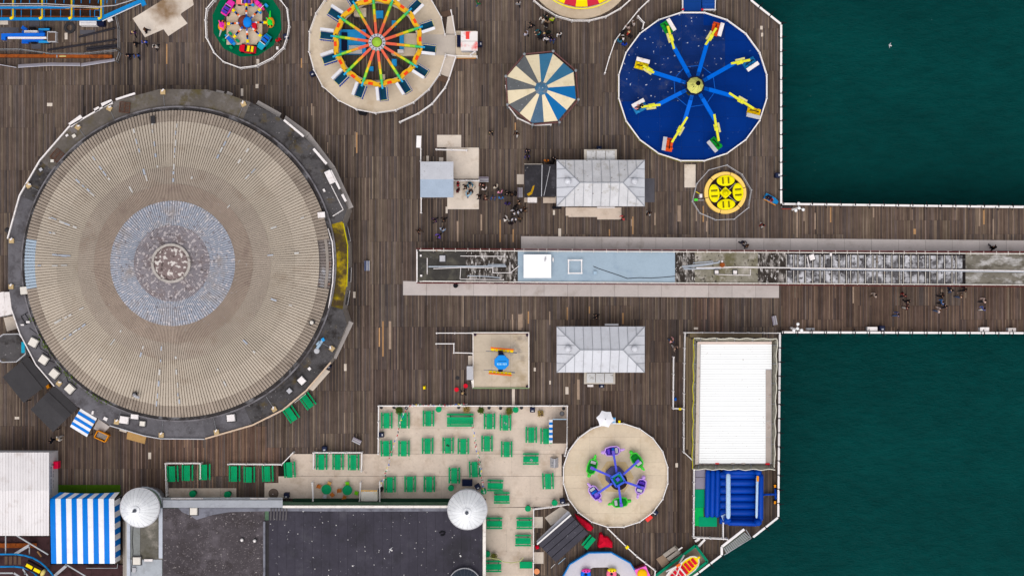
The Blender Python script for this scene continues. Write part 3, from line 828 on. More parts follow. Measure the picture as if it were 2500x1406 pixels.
# ---------------------------------------------------------------- hipped metal pavilions
ZINC = M('pale_metal_roof', (208, 208, 214), 0.5, 0.06, 0.6, rv=0.03, stain=((184, 182, 186), 0.25, 0.7), spec=0.4)
ZINCD = M('dirty_metal_roof', (204, 202, 204), 0.55, 0.10, 0.8, rv=0.03, stain=[((150, 142, 128), 0.16, 1.0)], speck=((104, 92, 84), 0.06, 3.0))
SEAM = M('metal_seam', (150, 152, 158), 0.5, 0.1)
DIRTROOF = M('dirty_white_roof', (200, 198, 198), 0.6, 0.1, 0.8, stain=[((120, 110, 92), 0.22, 1.2)])
def pavilion(label, x0, y0, x1, y1, rx0, rx1, ry, mats, porch, porch_lab):
    ze, zr = 3.2, 4.9
    E = [P(x0, y1, ze), P(x1, y1, ze), P(x1, y0, ze), P(x0, y0, ze)]          # sw se ne nw
    A, B = P(rx0, ry, zr), P(rx1, ry, zr)
    c = (E[0] + E[2]) / 2
    t = thing('pavilion', label, 'pavilion', (c.x, c.y, 0))
    wp = [(x0 + 10, y0 + 10), (x1 - 10, y0 + 10), (x1 - 10, y1 - 10), (x0 + 10, y1 - 10)]
    part('wall', MB().prism(PP(wp, ze), 0.003, ze - 0.02), M('pavilion_wall', (176, 172, 168), 0.7, 0.1), t)
    part('eaves', MB().prism(PP(rect(x0, y0, x1, y1), ze), ze - 0.2, ze - 0.012), M('eaves_trim', (96, 74, 70), 0.7, 0.15), t)
    def slope(p, q, a, b, n):
        # p,q eaves corners, a,b ridge ends above p and q
        for i in range(n):
            t0, t1 = i / n, (i + 1) / n
            e0, e1 = p.lerp(q, t0), p.lerp(q, t1)
            def top(tt):
                # vertical line from the eaves to the hip or ridge
                ex = p.lerp(q, tt); u = (q - p).normalized(); s = (ex - p).dot(u); sa = (a - p).dot(u); sb = (b - p).dot(u)
                if s < sa: return p.lerp(a, s / sa)
                if s > sb: return q.lerp(b, ((q - p).length - s) / ((q - p).length - sb))
                return a.lerp(b, (s - sa) / (sb - sa)) if sb > sa + 1e-6 else a.copy()
            ks = [t0, t1]
            for r_ in ((a - p).dot((q - p).normalized()) / (q - p).length, (b - p).dot((q - p).normalized()) / (q - p).length):
                if t0 < r_ < t1: ks.insert(1 if r_ < ks[1] else -1, r_)
            ks = sorted(set(ks))
            poly = [e0, e1] + [top(k_) for k_ in ks[::-1]]
            poly = [v for j, v in enumerate(poly) if (v - poly[j - 1]).length > 1e-4]
            if len(poly) < 3: continue
            nrm = (q - p).cross(a - p).normalized()
            up = [v + nrm * 0.0 for v in poly]; dn = [v - nrm * 0.06 for v in poly]
            k_ = len(poly)
            mb_ = MB().add(dn + up, [tuple(range(k_ - 1, -1, -1)), tuple(range(k_, 2 * k_))] + [(j, (j + 1) % k_, k_ + (j + 1) % k_, k_ + j) for j in range(k_)])
            sh = part('roof_sheet', mb_, mats[0] if (p - E[0]).length < 0.1 or (p - E[2]).length < 0.1 else mats[1], t)
            if i and (top(t0) - e0).length > 0.25:
                sm = MB().beam(e0 + nrm * 0.02, top(t0) + nrm * 0.02, 0.05, 0.05)
                o_ = part('seam', sm, SEAM, sh)
    slope(E[0], E[1], A, B, 10); slope(E[2], E[3], B, A, 10); slope(E[1], E[2], B, B, 5); slope(E[3], E[0], A, A, 5)
    cap = MB()
    for u, v in ((E[0], A), (E[3], A), (E[1], B), (E[2], B), (A, B)): cap.beam(u + Vector((0, 0, 0.03)), v + Vector((0, 0, 0.03)), 0.09, 0.06)
    part('ridge_cap', cap, SEAM, t)
    for vx in ((x0 + rx0) / 2 - 2, (x1 + rx1) / 2 + 2):
        q = P(vx, ry - 3, 4.2)
        v = part('vent', MB().lathe((q.x, q.y, 3.5), [(0.25, 0), (0.25, 0.9), (0.36, 0.92), (0.36, 1.05), (0.1, 1.2)], 14), ZINC, t, True)
    # porch
    px0, py0, px1, py1 = porch
    part('porch_roof', MB().prism(PP(rect(px0 - 6, py0, px1 + 4, py1), 2.3), 2.15, 2.26), M('porch_deck', (196, 186, 174), 0.7, 0.08), t, label=porch_lab)
    w_ = (px1 - px0) / 3
    for i in range(3):
        part('porch_sheet', MB().prism(PP(rect(px0 + w_ * i + 0.8, py0 + 3, px0 + w_ * (i + 1) - 0.8, py1 - (3 if py1 > ry + 30 else 0)), 2.6), 2.27, 2.5 + 0.06 * (i == 1)), DIRTROOF, t)
    part('porch_wall', MB().prism(PP(rect(px0, py0 + 2, px1, py1 - 2), 2.3), 0.004, 2.14), M('porch_wall', (150, 140, 136), 0.7, 0.1), t)
    return t
pavilion('hipped grey metal pavilion beside the black roofed kiosk', 1359, 391, 1574, 504, 1416, 1521, 446, (ZINCD, ZINC), (1432, 365, 1502, 393), 'small white porch on the upper side')
pavilion('clean hipped grey metal pavilion right of the square ride', 1359, 797, 1574, 909, 1417, 1521, 854, (ZINC, ZINC), (1432, 908, 1498, 937), 'small white porch on the lower side')
solo('sign_board', MB().box(P(1479, 507, 2.4), (L(42), 0.12, 0.5)), WHITE, 'long white sign board under the lower eaves of the kiosk pavilion', 'sign', P(1479, 507, 2.15))
solo('sign_board', MB().box(P(1493, 792.5, 2.4), (L(32), 0.2, 0.5)), LGREY, 'pale sign board above the upper eaves of the clean pavilion', 'sign', P(1493, 792.5, 2.15))
solo('box', MB().box(P(1441, 941, 0.35), (L(14), L(5), 0.7)), WHITE, 'white box in front of the clean pavilion porch', 'box', P(1441, 941, 0))

# ---------------------------------------------------------------- black flat roofed kiosk left of the pavilion
BFELT = M('black_glossy_felt', (54, 52, 56), 0.55, 0.22, 0.5, rv=0.1, stain=((84, 82, 88), 0.3, 0.5), speck=((130, 126, 126), 0.08, 3.0))
t = thing('kiosk', 'flat black felt roofed kiosk joined to the pavilion', 'kiosk', P(1318, 441))
part('wall', MB().prism(PP(rect(1281, 404, 1356, 479), 2.6), 0.003, 2.45), M('kiosk_wall', (120, 108, 100), 0.7, 0.1), t)
part('roof_sheet', MB().prism(PP(rect(1280, 402, 1323.5, 481), 2.6), 2.46, 2.6), BFELT, t)
part('roof_sheet', MB().prism(PP(rect(1324, 402, 1358, 480), 2.6), 2.46, 2.64), BFELT, t)
part('flashing', MB().beam(P(1323.5, 403, 2.7), P(1322, 480, 2.7), 0.08, 0.06).beam(P(1343, 407, 2.72), P(1328, 478, 2.72), 0.05, 0.03), LGREY, t)
YRUST = M('ochre_rust', (178, 136, 24), 0.85, 0.25, 3)
part('rust_patch', MB().prism(PP([(1286, 474), (1296, 468), (1300, 456), (1305, 452), (1303, 462), (1299, 474), (1290, 479)], 2.6), 2.601, 2.607), YRUST, t)
part('ledge', MB().prism(PP(rect(1280, 400, 1324, 406), 2.5), 2.3, 2.44), PLY, t)
part('white_lid', MB().prism(PP(rect(1288, 482, 1311, 494), 1.4), 0.02, 1.4), WHITE, t)
STRP = M('mauve_striped_bench', (150, 140, 152), 0.6, 0.1)
def bench(px, py, rz, label, mat=None, ln=1.6):
    q = P(px, py); t = thing('bench', label, 'bench', q, rz)
    mat = mat or STRP
    for i in range(4):
        part('slat', MB().box((0, -0.2 + i * 0.12, 0.45), (ln, 0.1, 0.04)), mat if i % 2 else LGREY, t, local=True)
    part('backrest', MB().box((0, 0.26, 0.68), (ln, 0.05, 0.36)), mat, t, local=True)
    for s in (-1, 1): part('leg', MB().box((s * ln * 0.4, 0, 0.22), (0.06, 0.46, 0.44)), BLACK, t, local=True)
    return t
bench(1270, 471, R(90), 'slatted bench against the left wall of the black kiosk', ln=1.1)
bench(1181, 440, 0, 'dark slatted bench at the end of the ticket shed railing', ln=1.1)
bench(898, 649, R(90), 'blue grey slatted bench standing alone right of the arcade', M('blue_bench', (92, 104, 140), 0.6, 0.1), 1.1)
bench(872, 1075, R(-26), 'weathered slatted bench above the terrace', ln=1.0)
bench(1889, 782, R(100), 'grey slatted bench near the walkway corner', ln=1.0)

# ---------------------------------------------------------------- pale shed with fences (left of centre)
t = thing('ticket_shed', 'small shed with pale pitched roof, lower half bluish', 'shed', P(1066, 441))
part('wall', MB().prism(PP(rect(1030, 399, 1103, 479), 2.4), 0.003, 2.35), LGREY, t)
A, B, D_, E_ = P(1026, 395, 2.4), P(1107, 395, 2.4), P(1107, 438, 3.0), P(1026, 438, 3.0)
F_, G_ = P(1026, 482, 2.4), P(1107, 482, 2.4)
SHW = M('pale_shed_roof', (200, 200, 206), 0.6, 0.06, 0.8, speck=((160, 158, 160), 0.1, 5))
SHB = M('bluish_shed_roof', (160, 173, 190), 0.6, 0.07, 0.8, speck=((130, 140, 156), 0.1, 5))
for q4, mm in (([A, B, D_, E_], SHW), ([E_, D_, G_, F_], SHB)):
    part('roof_sheet', MB().add([v - Vector((0, 0, 0.08)) for v in q4] + q4, [(0, 1, 2, 3), (7, 6, 5, 4), (0, 4, 5, 1), (1, 5, 6, 2), (2, 6, 7, 3), (3, 7, 4, 0)]), mm, t)
for lab, pts in [('white railing running up from the ticket shed', [(1027, 363), (1027, 394)]), ('white railing running down from the ticket shed', [(1028, 483), (1028, 519)]),
                 ('white railing right of the ticket shed', [(1108, 441), (1169, 441)]), ('short white railing over the pale boards above the shed', [(1065, 365), (1102, 366), (1139, 367)])]:
    fence(lab, pts)
t = thing('notice_board', 'tilted white panel at the top of the shed railing', 'sign', P(1022, 347))
part('panel', MB().beam(P(1023, 332, 1.3), P(1022, 361, 1.3), 0.52, 0.06), WHITER, t)
part('post', MB().tube(P(1023, 336, 0), P(1023, 336, 1.3), 0.04).tube(P(1022, 358, 0), P(1022, 358, 1.3), 0.04), WHITER, t)

# ---------------------------------------------------------------- long central shelter
ZS = 2.5
t = thing('long_shelter', 'long narrow shelter with stained roof down the middle of the pier', 'shelter', P(1700, 650))
shelter = t
SR0 = M('dark_wet_roof', (66, 63, 60), 0.7, 0.24, 0.4, stain=[((100, 96, 84), 0.36, 0.4), ((44, 42, 40), 0.3, 0.6)], speck=((120, 118, 116), 0.05, 4))
SR1 = M('streaked_black_white_roof', (58, 52, 48), 0.8, 0.25, 0.8, stain=[((186, 178, 172), 0.42, 0.8)], speck=((206, 200, 196), 0.36, 2.6), stretch=(2.2, 0.8, 1))
SR2 = M('pale_blue_roof_coating', (158, 175, 189), 0.6, 0.05, 0.5, stain=((140, 158, 176), 0.25, 0.6))
SR3 = M('lichen_grey_roof', (134, 128, 114), 0.85, 0.18, 0.6, stain=[((98, 92, 64), 0.42, 0.5), ((182, 174, 166), 0.36, 0.8)], speck=((72, 66, 60), 0.28, 2.5))
SR4 = M('blackened_roof', (40, 35, 35), 0.85, 0.25, 0.8, stain=((150, 148, 150), 0.1, 0.9))
SR5 = M('mottled_grey_roof', (118, 112, 102), 0.85, 0.2, 0.5, stain=[((70, 64, 54), 0.5, 0.6), ((200, 196, 194), 0.42, 0.7)], stretch=(0.7, 1.6, 1))
PANEW = M('worn_whitewashed_pane', (190, 188, 192), 0.75, 0.12, 1.0, rv=0.14, stain=[((38, 33, 34), 0.72, 0.8)], speck=((56, 50, 51), 0.36, 2.4))
part('wall', MB().prism(PP(rect(1021, 613, 2720, 690), ZS), 0.03, ZS - 0.2), M('shelter_wall', (120, 70, 66), 0.7, 0.15), t)
for x0, x1, mm in [(1017, 1137, SR0), (1137.3, 1264, SR1), (1264.3, 1648, SR2), (1648.3, 1696, SR1), (1696.3, 1850, SR3), (1850.3, 1918, SR1), (1918.3, 2357, SR4), (2357.3, 2720, SR5)]:
    ya0, ya1 = lerp(608, 616, (x0 - 1017) / 1483), lerp(608, 616, (x1 - 1017) / 1483)
    yb0, yb1 = lerp(689, 698, (x0 - 1017) / 1483), lerp(689, 698, (x1 - 1017) / 1483)
    part('roof_section', MB().prism(PP([(x0, ya0), (x1, ya1), (x1, yb1), (x0, yb0)], ZS), ZS - 0.19, ZS + rnd.uniform(0, 0.02)), mm, t)
RAILM = M('rust_streaked_white_rail', (226, 218, 210), 0.6, 0.1, 1.2, stain=((176, 136, 96), 0.18, 1.5))
for y0_, y1_, nm in ((607.5, 615.5, 0), (691, 699.5, 1)):
    part('edge_trim', MB().beam(P(1017, y0_, ZS + 0.06), P(2720, y1_ + (y1_ - y0_) * 220 / 1483, ZS + 0.06), 0.10, 0.14), DRUST, t)
    sgn = 1 if nm == 0 else -1
    part('gutter_rail', MB().beam(P(1024, y0_ + 4 * sgn, ZS + 0.14), P(2720, y1_ + 4 * sgn + (y1_ - y0_) * 220 / 1483, ZS + 0.14), 0.09, 0.12), RAILM, t)
    bx = MB()
    for i in range(60):
        xx = 1030 + i * 28 + rnd.uniform(-4, 4); yy = lerp(y0_, y1_, (xx - 1017) / 1483)
        bx.beam(P(xx, yy - 2, ZS + 0.1), P(xx, yy + 5 * sgn + 2, ZS + 0.16), 0.05, 0.05)
    part('brackets', bx, RAILM, t, stuff=True)
part('end_trim', MB().beam(P(1017.5, 609, ZS + 0.06), P(1017.5, 690, ZS + 0.06), 0.10, 0.14).beam(P(1018.5, 614, ZS + 0.12), P(1018.5, 686, ZS + 0.12), 0.10, 0.1), WHITE, t)
part('side_rail', MB().beam(P(1023, 611, ZS + 0.12), P(1077, 611, ZS + 0.12), 0.09, 0.1).beam(P(1032, 686, ZS + 0.12), P(1126, 687, ZS + 0.12), 0.09, 0.1), WHITE, t)
# roof lights in the black stretch
x = 1922.0; k = 0
while x < 2352:
    w = (17.5, 9.5, 17.5, 17.5)[k % 4] - 5.0
    for ya, yb in ((622, 653), (661, 691)):
        o_y = (x - 1922) / 1483 * 8
        part('roof_pane', MB().prism(PP(rect(x, ya + o_y, x + w, yb + o_y), ZS), ZS + 0.02, ZS + 0.055), PANEW, t)
        part('glazing_bar', MB().beam(P(x - 2.3, ya + o_y - 1, ZS + 0.07), P(x - 2.3, yb + o_y + 1, ZS + 0.07), 0.05, 0.06), RAILM, t)
    x += w + 5.0 + 0.6; k += 1
PIPE = M('grey_roof_pipe', (176, 182, 192), 0.5, 0.08)
def rpipe(pts, r=0.05, mat=None, lab=None):
    w = [P(a, b, ZS + 0.09) for a, b in pts]
    part('pipe', MB().path(w, r, 6), mat or PIPE, shelter)
rpipe([(1046, 651), (1200, 650), (1236, 650)], 0.08); rpipe([(1700, 654), (1800, 652), (2000, 655), (2720, 664)], 0.07, WHITE); rpipe([(1930, 657), (2720, 667)], 0.05)
rpipe([(1665, 651), (1755, 641), (1756, 636)], 0.08); rpipe([(1670, 657), (1760, 655)], 0.07); rpipe([(1692, 642), (1740, 638), (1740, 641)], 0.05); rpipe([(1668, 655), (1740, 645)], 0.04)
rpipe([(1058, 656), (1125, 653), (1203, 654), (1203, 666), (1246, 666), (1267, 649)], 0.04, WHITE); rpipe([(1125, 653), (1123, 681), (1230, 683)], 0.035, WHITE); rpipe([(1124, 625), (1231, 626)], 0.04, WHITE)
rpipe([(1142, 673), (1190, 675), (1222, 678)], 0.05); rpipe([(1191, 646), (1234, 646)], 0.05); rpipe([(1162, 640), (1162, 650)], 0.04, WHITE); rpipe([(1245, 640), (1245, 666)], 0.04, WHITE)
rpipe([(1043, 630), (1043, 670)], 0.05, WHITE); rpipe([(1745, 670), (1832, 672), (1832, 657)], 0.04, WHITE); rpipe([(1970, 626), (1976, 654)], 0.05, WHITE)
cable('thin black cable wandering across the pale blue roof', [(1448, 650), (1462, 656), (1480, 662), (1510, 672), (1532, 680), (1560, 678), (1590, 679), (1620, 677), (1652, 674)], ZS)
q = P(1312, 650, ZS + 0.6); t = thing('roof_hatch', 'big square white roof cover on the pale blue roof', 'roof cover', (q.x, q.y, ZS + 0.02))
part('kerb', MB().box((0, 0, 0.2), (L(60), L(50), 0.4)), LGREY, t, local=True)
part('lid', MB().box((0, 0, 0.5), (L(66), L(56), 0.2)), M('bright_white_lid', (250, 248, 248), 0.5, 0.02), t, local=True)
q = P(1404, 651, ZS); t = thing('roof_railing', 'square white pipe frame standing on the pale blue roof', 'frame', q)
fr = [P(1388, 635, ZS + 0.5), P(1420, 635, ZS + 0.5), P(1420, 667, ZS + 0.5), P(1388, 667, ZS + 0.5)]
part('top_rail', MB().path(fr + [fr[0]], 0.07, 8), WHITER, t)
for v in fr: part('leg', MB().tube((v.x, v.y, ZS + 0.02), v, 0.06).lathe((v.x, v.y, v.z - 0.05), [(0.1, 0), (0.1, 0.12)], 8), WHITER, t)
for px, py, w, d, rz, mm, lab in [(1080, 631, 14, 15, 0, LGREY, 'square grey roof light at the left end of the long shelter'), (1750, 664, 9, 9, 0, WHITE, 'left of two small white roof lights on the long shelter'),
        (1795, 664.5, 9, 9, 0, WHITE, 'right of two small white roof lights on the long shelter'), (1983, 628, 13, 14, 0.3, WHITE, 'tilted white box on the black stretch of the shelter roof'),
        (1453, 666, 8, 8, 0, PBLUE, 'small blue grey box on the pale blue roof'), (1027, 624, 4, 5, 0, WHITE, 'tiny upper white box at the left end of the shelter roof'), (1028, 673, 5, 5, 0, WHITE, 'tiny lower white box at the left end of the shelter roof'),
        (2029, 621, 5, 8, 0, WHITE, 'small white lamp box on the upper edge of the shelter roof')]:
    roofbox(px, py, w, d, rz, mm, lab, 0.35, ZS + 0.02, 'roof_light' if w > 7 else 'roof_box', 'roof light' if w > 7 else 'roof box', w > 8)
t = thing('chimney_cap', 'white cowl with a rusty base on the shelter roof', 'vent', P(1763, 643, ZS))
part('base', MB().lathe(P(1763, 647, ZS), [(0.3, 0), (0.26, 0.3)], 10), RUST, t); part('cowl', MB().ellipsoid(P(1763, 638, ZS + 0.4), 0.13, 0.13, 0.13), WHITE, t, True)
for px, py, lab in [(1350, 634, 'white gull standing right of the square roof cover'), (1331, 633, 'grey winged gull standing on the square white roof cover')]:
    z = ZS + 0.02 if px == 1350 else ZS + 0.62
    q = P(px, py, z); t = thing('gull', lab, 'gull', q, rnd.uniform(0, 6))
    part('body', MB().ellipsoid((0, 0, 0.2), 0.2, 0.09, 0.09).ellipsoid((0.2, 0, 0.3), 0.06, 0.05, 0.06).tube((0.24, 0, 0.3), (0.33, 0, 0.28), 0.02, 6, 0.004).tube((-0.15, 0, 0.2), (-0.32, 0, 0.16), 0.05, 6, 0.02).tube((0, 0.03, 0.14), (0, 0.03, 0.0), 0.012, 5).tube((0, -0.03, 0.14), (0, -0.03, 0.0), 0.012, 5), WHITER if px == 1350 else LGREY, t, True, True)
solo('bin', MB().lathe(P(1113, 697), [(0.25, 0.03), (0.27, 0.9), (0.2, 1.0)], 16), BLACK, 'round black bin against the lower wall of the long shelter', 'bin', P(1113, 697))
# ---------------------------------------------------------------- white roofed hall with netting, lower right
t = thing('white_roofed_hall', 'long hall with bright white corrugated roof beside the pier edge', 'building', P(1790, 985))
hall = t
ZH = 3.4
WROOF = M('bright_white_roof_sheet', (252, 251, 250), 0.5, 0.02, 0.5, speck=((170, 160, 150), 0.02, 6))
part('wall', MB().prism(PP(rect(1703, 838, 1882, 1130), ZH), 0.003, ZH - 0.1), LGREY, t)
ny = 48
for i in range(ny):
    ya, yb = 840 + (1130 - 840) * i / ny, 840 + (1130 - 840) * (i + 1) / ny
    x1 = 1884 if yb < 903 else 1869
    mb = MB()
    q = [(1711 - 4 * (i / ny), ya), (x1, ya), (x1, yb), (1711 - 4 * (i / ny), yb)]
    mb.prism(PP([(q[0][0], ya + 0.45), (x1, ya + 0.45), (x1, yb - 0.1), (q[0][0], yb - 0.1)], ZH), ZH - 0.06, ZH + 0.02)
    part('roof_sheet', mb, WROOF, t)
part('roof_underlay', MB().prism(PP(rect(1704, 838, 1884, 1132), ZH), ZH - 0.09, ZH - 0.055), LGREY, t)
part('left_gutter', MB().prism(PP([(1702, 836), (1709, 836), (1705, 1133), (1697, 1133)], ZH), ZH - 0.05, ZH + 0.02), M('rust_lined_gutter', (206, 194, 184), 0.6, 0.1, 2, stain=((130, 96, 76), 0.25, 2)), t)
part('top_edge', MB().prism(PP(rect(1703, 834, 1884, 840), ZH), ZH - 0.04, ZH + 0.05), M('pinkish_edge', (226, 206, 196), 0.6, 0.08), t)
WORN = M('worn_tan_roof_board', (176, 164, 156), 0.8, 0.12, 1.0, rv=0.06, stain=((140, 120, 110), 0.2, 1))
for ya, yb in ((903, 966), (967, 1027), (1028, 1066), (1067, 1130)):
    part('side_board', MB().prism(PP(rect(1870, ya, 1883, yb), ZH), ZH - 0.3, ZH - 0.02), WORN, t)
for px in (1751, 1789, 1815): part('red_tag', MB().box(P(px, 1131, ZH + 0.06), (L(9), L(3), 0.04)), RED if px < 1760 else WORN, t)
part('red_tag', MB().box(P(1874, 1132, ZH + 0.06), (L(10), L(4), 0.04)), RED, t)
NET = M('grey_safety_netting', (150, 146, 134), 0.9, 0.22, 6.0, stain=((108, 102, 88), 0.45, 3.0))
ROPE = M('net_edge_rope', (220, 214, 198), 0.8, 0.1)
YROPE = M('yellow_rope', (190, 180, 40), 0.8, 0.1)
def net(pts_in, pts_out, zi, zo, n, rope):
    vs, fs = [], []
    up = []
    for i in range(n + 1):
        t_ = i / n
        wob = 1.6 * math.sin(i * 0.8) * (1 if i % 7 else 0.2)
        a = (lerp(pts_in[0][0], pts_in[1][0], t_), lerp(pts_in[0][1], pts_in[1][1], t_)); b = (lerp(pts_out[0][0], pts_out[1][0], t_), lerp(pts_out[0][1], pts_out[1][1], t_))
        dx, dy = b[0] - a[0], b[1] - a[1]; d = math.hypot(dx, dy) or 1
        b = (b[0] + dx / d * wob, b[1] + dy / d * wob)
        A, B = P(*a, zi), P(*b, zo + 0.05 * math.sin(i * 1.7)); Mid = (A + B) / 2 + Vector((0, 0, -0.15 + 0.06 * math.sin(i * 1.3)))
        vs += [A, Mid, B]; up.append(B)
    for i in range(n):
        for j in range(2): fs.append((i * 3 + j, i * 3 + 3 + j, i * 3 + 4 + j, i * 3 + 1 + j))
    part('net', MB().add(vs, fs), NET, hall, True); part('rope', MB().path(up, 0.05, 5), rope, hall)
net([(1703, 834), (1884, 834)], [(1694, 826), (1896, 827)], 3.2, 4.2, 40, ROPE)
net([(1886, 836), (1883, 1132)], [(1897, 828), (1891, 1142)], 3.2, 4.2, 46, ROPE)
net([(1703, 1134), (1883, 1134)], [(1692, 1145), (1892, 1146)], 3.2, 4.2, 40, ROPE)
net([(1701, 836), (1697, 1134)], [(1694, 826), (1690, 1145)], 3.2, 4.2, 46, YROPE)
for px, py, qx, qy in [(1710, 834, 1711, 826), (1750, 834, 1750, 826), (1793, 834, 1795, 826), (1838, 834, 1838, 826), (1880, 834, 1882, 826), (1886, 842, 1896, 842), (1886, 888, 1895, 888), (1885, 936, 1893, 936), (1885, 986, 1894, 986),
                       (1884, 1034, 1892, 1034), (1884, 1084, 1892, 1084), (1884, 1130, 1892, 1130), (1701, 842, 1694, 842), (1701, 888, 1694, 888), (1700, 936, 1694, 936), (1700, 986, 1694, 986), (1699, 1034, 1693, 1034), (1698, 1084, 1692, 1084),
                       (1706, 1134, 1704, 1145), (1748, 1134, 1747, 1145), (1790, 1134, 1790, 1145), (1834, 1134, 1833, 1145), (1878, 1134, 1880, 1145)]:
    A, B = P(px, py, 3.3), P(qx, qy, 4.25)
    part('net_post', MB().tube(A, B, 0.05, 6).tube((A.x, A.y, 0.01), A, 0.05, 6), STEEL, t)
# timber landing on the left and top of the hall
LAND = M('mossy_landing_boards', (142, 124, 100), 0.8, 0.14, 0.8, rv=0.06, stain=((120, 108, 60), 0.25, 0.8), stretch=(3, 0.6, 1))
for i in range(3):
    part('landing_board', MB().prism(PP(rect(1674 + i * 6.8, 822 + i * 3, 1680 + i * 6.8, 1096 + i * 12)), 0.004, 0.16), LAND, t)
part('landing_board', MB().prism(PP(rect(1684, 813, 1860, 823)), 0.004, 0.165), LAND, t)
fence('white railing along the top of the white roofed hall', [(1672, 812), (1715, 812), (1904, 813)])
fence('white railing down the left side of the white roofed hall', [(1673, 814), (1672, 850), (1670, 998), (1670, 1104), (1690, 1122)])
fence('white queue railing left of the white roofed hall', [(1645, 872), (1644, 997), (1669, 998)])
solo('yellow_sign', MB().box(P(1660, 998, 1.0), (L(6), L(5), 0.3)), YEL, 'small yellow sign on the hall queue railing', 'sign', P(1660, 998, 0.85))
solo('blue_bag', MB().ellipsoid(P(1649, 974, 0.25), 0.16, 0.2, 0.25), BLUE, 'blue sack hanging on the hall queue railing', 'bag', P(1649, 974))

# ---------------------------------------------------------------- grey flat roofed building along the bottom, with turrets
ZG = 4.2
t = thing('flat_roofed_hall', 'long dark flat roofed hall along the bottom edge', 'building', P(790, 1330))
fh = t
RF1 = M('speckled_brown_felt', (76, 70, 73), 0.85, 0.16, 0.3, stain=[((104, 97, 102), 0.36, 0.35), ((58, 52, 52), 0.34, 0.5)], speck=[((168, 160, 158), 0.14, 4.0), ((116, 108, 110), 0.3, 7.0)])
RF2 = M('smooth_slate_felt', (66, 63, 72), 0.85, 0.14, 0.25, rv=0.035, stain=[((54, 52, 57), 0.34, 0.3), ((84, 82, 88), 0.2, 0.25)], speck=((130, 128, 134), 0.03, 5.0))
RF3 = M('pale_dusty_felt', (122, 122, 132), 0.85, 0.14, 0.6, stain=((92, 90, 98), 0.35, 0.9))
part('wall', MB().prism(PP(rect(398, 1237, 1182, 1520), ZG), 0.03, ZG - 0.12), M('hall_wall_green', (86, 112, 90), 0.7, 0.15, 0.8, stain=((130, 140, 128), 0.25, 1)), t)
part('roof_section', MB().prism(PP(rect(397, 1240, 646, 1520), ZG), ZG - 0.11, ZG), RF1, t)
xs = 656.0
while xs < 1180:
    x1 = min(xs + 21.4, 1178)
    part('roof_strip', MB().prism(PP(rect(xs + 0.15, 1240, x1 - 0.15, 1520), ZG), ZG - 0.11, ZG + 0.03 + rnd.uniform(0, 0.015)), RF2, t)
    xs += 21.4
part('roof_gully', MB().prism(PP(rect(646.4, 1270, 655.5, 1520), ZG), ZG - 0.4, ZG - 0.09), DGREY, t)
part('roof_kerb', MB().prism(PP(rect(643, 1272, 648, 1520), ZG), ZG - 0.05, ZG + 0.18), RF3, t)
part('dusty_strip', MB().prism(PP([(435, 1239), (1120, 1239), (1160, 1243), (1120, 1247), (900, 1248), (730, 1247), (650, 1247), (560, 1249), (520, 1256), (500, 1262), (480, 1268), (465, 1258), (445, 1249)], ZG), ZG + 0.05, ZG + 0.058), RF3, t)
LEADS = M('grey_lead_strip', (92, 88, 90), 0.7, 0.15)
for i in range(6): part('lead_roll', MB().beam(P(662 + i * 7.6, 1240, ZG + 0.1), P(661 + i * 7.4, 1269, ZG + 0.1), 0.14, 0.12), LEADS, t)
CORN = M('off_white_cornice', (236, 228, 220), 0.6, 0.08, 1, stain=((200, 184, 176), 0.25, 1.5))
for a, b in zip(range(690, 1100, 64), range(754, 1164, 64)):
    part('cornice', MB().prism(PP(rect(a + 0.2, 1234, min(b, 1098) - 0.2, 1239.5), ZG + 0.3), ZG - 0.1, ZG + 0.3), CORN, t)
for a, b in zip(range(1262, 1500, 47), range(1309, 1547, 47)):
    part('cornice', MB().prism(PP(rect(1178.5, a, 1186, b - 0.5), ZG + 0.3), ZG - 0.1, ZG + 0.3), CORN, t)
SHEET = M('pale_corrugated_verandah', (232, 233, 240), 0.6, 0.06, 0.8, stain=((208, 208, 216), 0.25, 1))
# sloping verandah roof on the upper left front
n = 28
for i in range(n):
    xa, xb = 398 + (690 - 398) * i / n, 398 + (690 - 398) * (i + 1) / n
    q4 = [P(xa, 1238.5, 4.5), P(xb, 1238.5, 4.5), P(xb, 1220.5, 3.5), P(xa, 1220.5, 3.5)]
    z_ = 0.03 * (i % 2)
    part('verandah_sheet', MB().add([v + Vector((0, 0, z_ - 0.05)) for v in q4] + [v + Vector((0, 0, z_)) for v in q4], [(0, 1, 2, 3), (7, 6, 5, 4), (0, 4, 5, 1), (1, 5, 6, 2), (2, 6, 7, 3), (3, 7, 4, 0)]), SHEET, t)
VER = M('grey_verandah_board', (172, 174, 178), 0.7, 0.1, rv=0.06)
for xa, xb in ((392, 463), (463.5, 536), (536.5, 600), (600.5, 690)):
    part('verandah_board', MB().prism(PP(rect(xa, 1214, xb, 1221), 2.9), 2.8, 2.9), VER, t)
for xa, xb in ((418, 495), (611, 653)): part('verandah_light', MB().box(P((xa + xb) / 2, 1216.5, 2.95), (L(xb - xa), L(3.5), 0.06)), WHITE, t)
DG = M('dark_green_trim', (38, 66, 50), 0.7, 0.15)
part('green_ledge', MB().prism(PP(rect(714, 1219, 1098, 1225), 1.0), 0.07, 1.0), DG, t)
part('green_canopy', MB().prism(PP(rect(690, 1226, 1098, 1234), 3.4), 3.2, 3.4), M('green_canopy_board', (92, 116, 94), 0.7, 0.14, 0.8, stain=((130, 140, 128), 0.3, 1.2)), t)
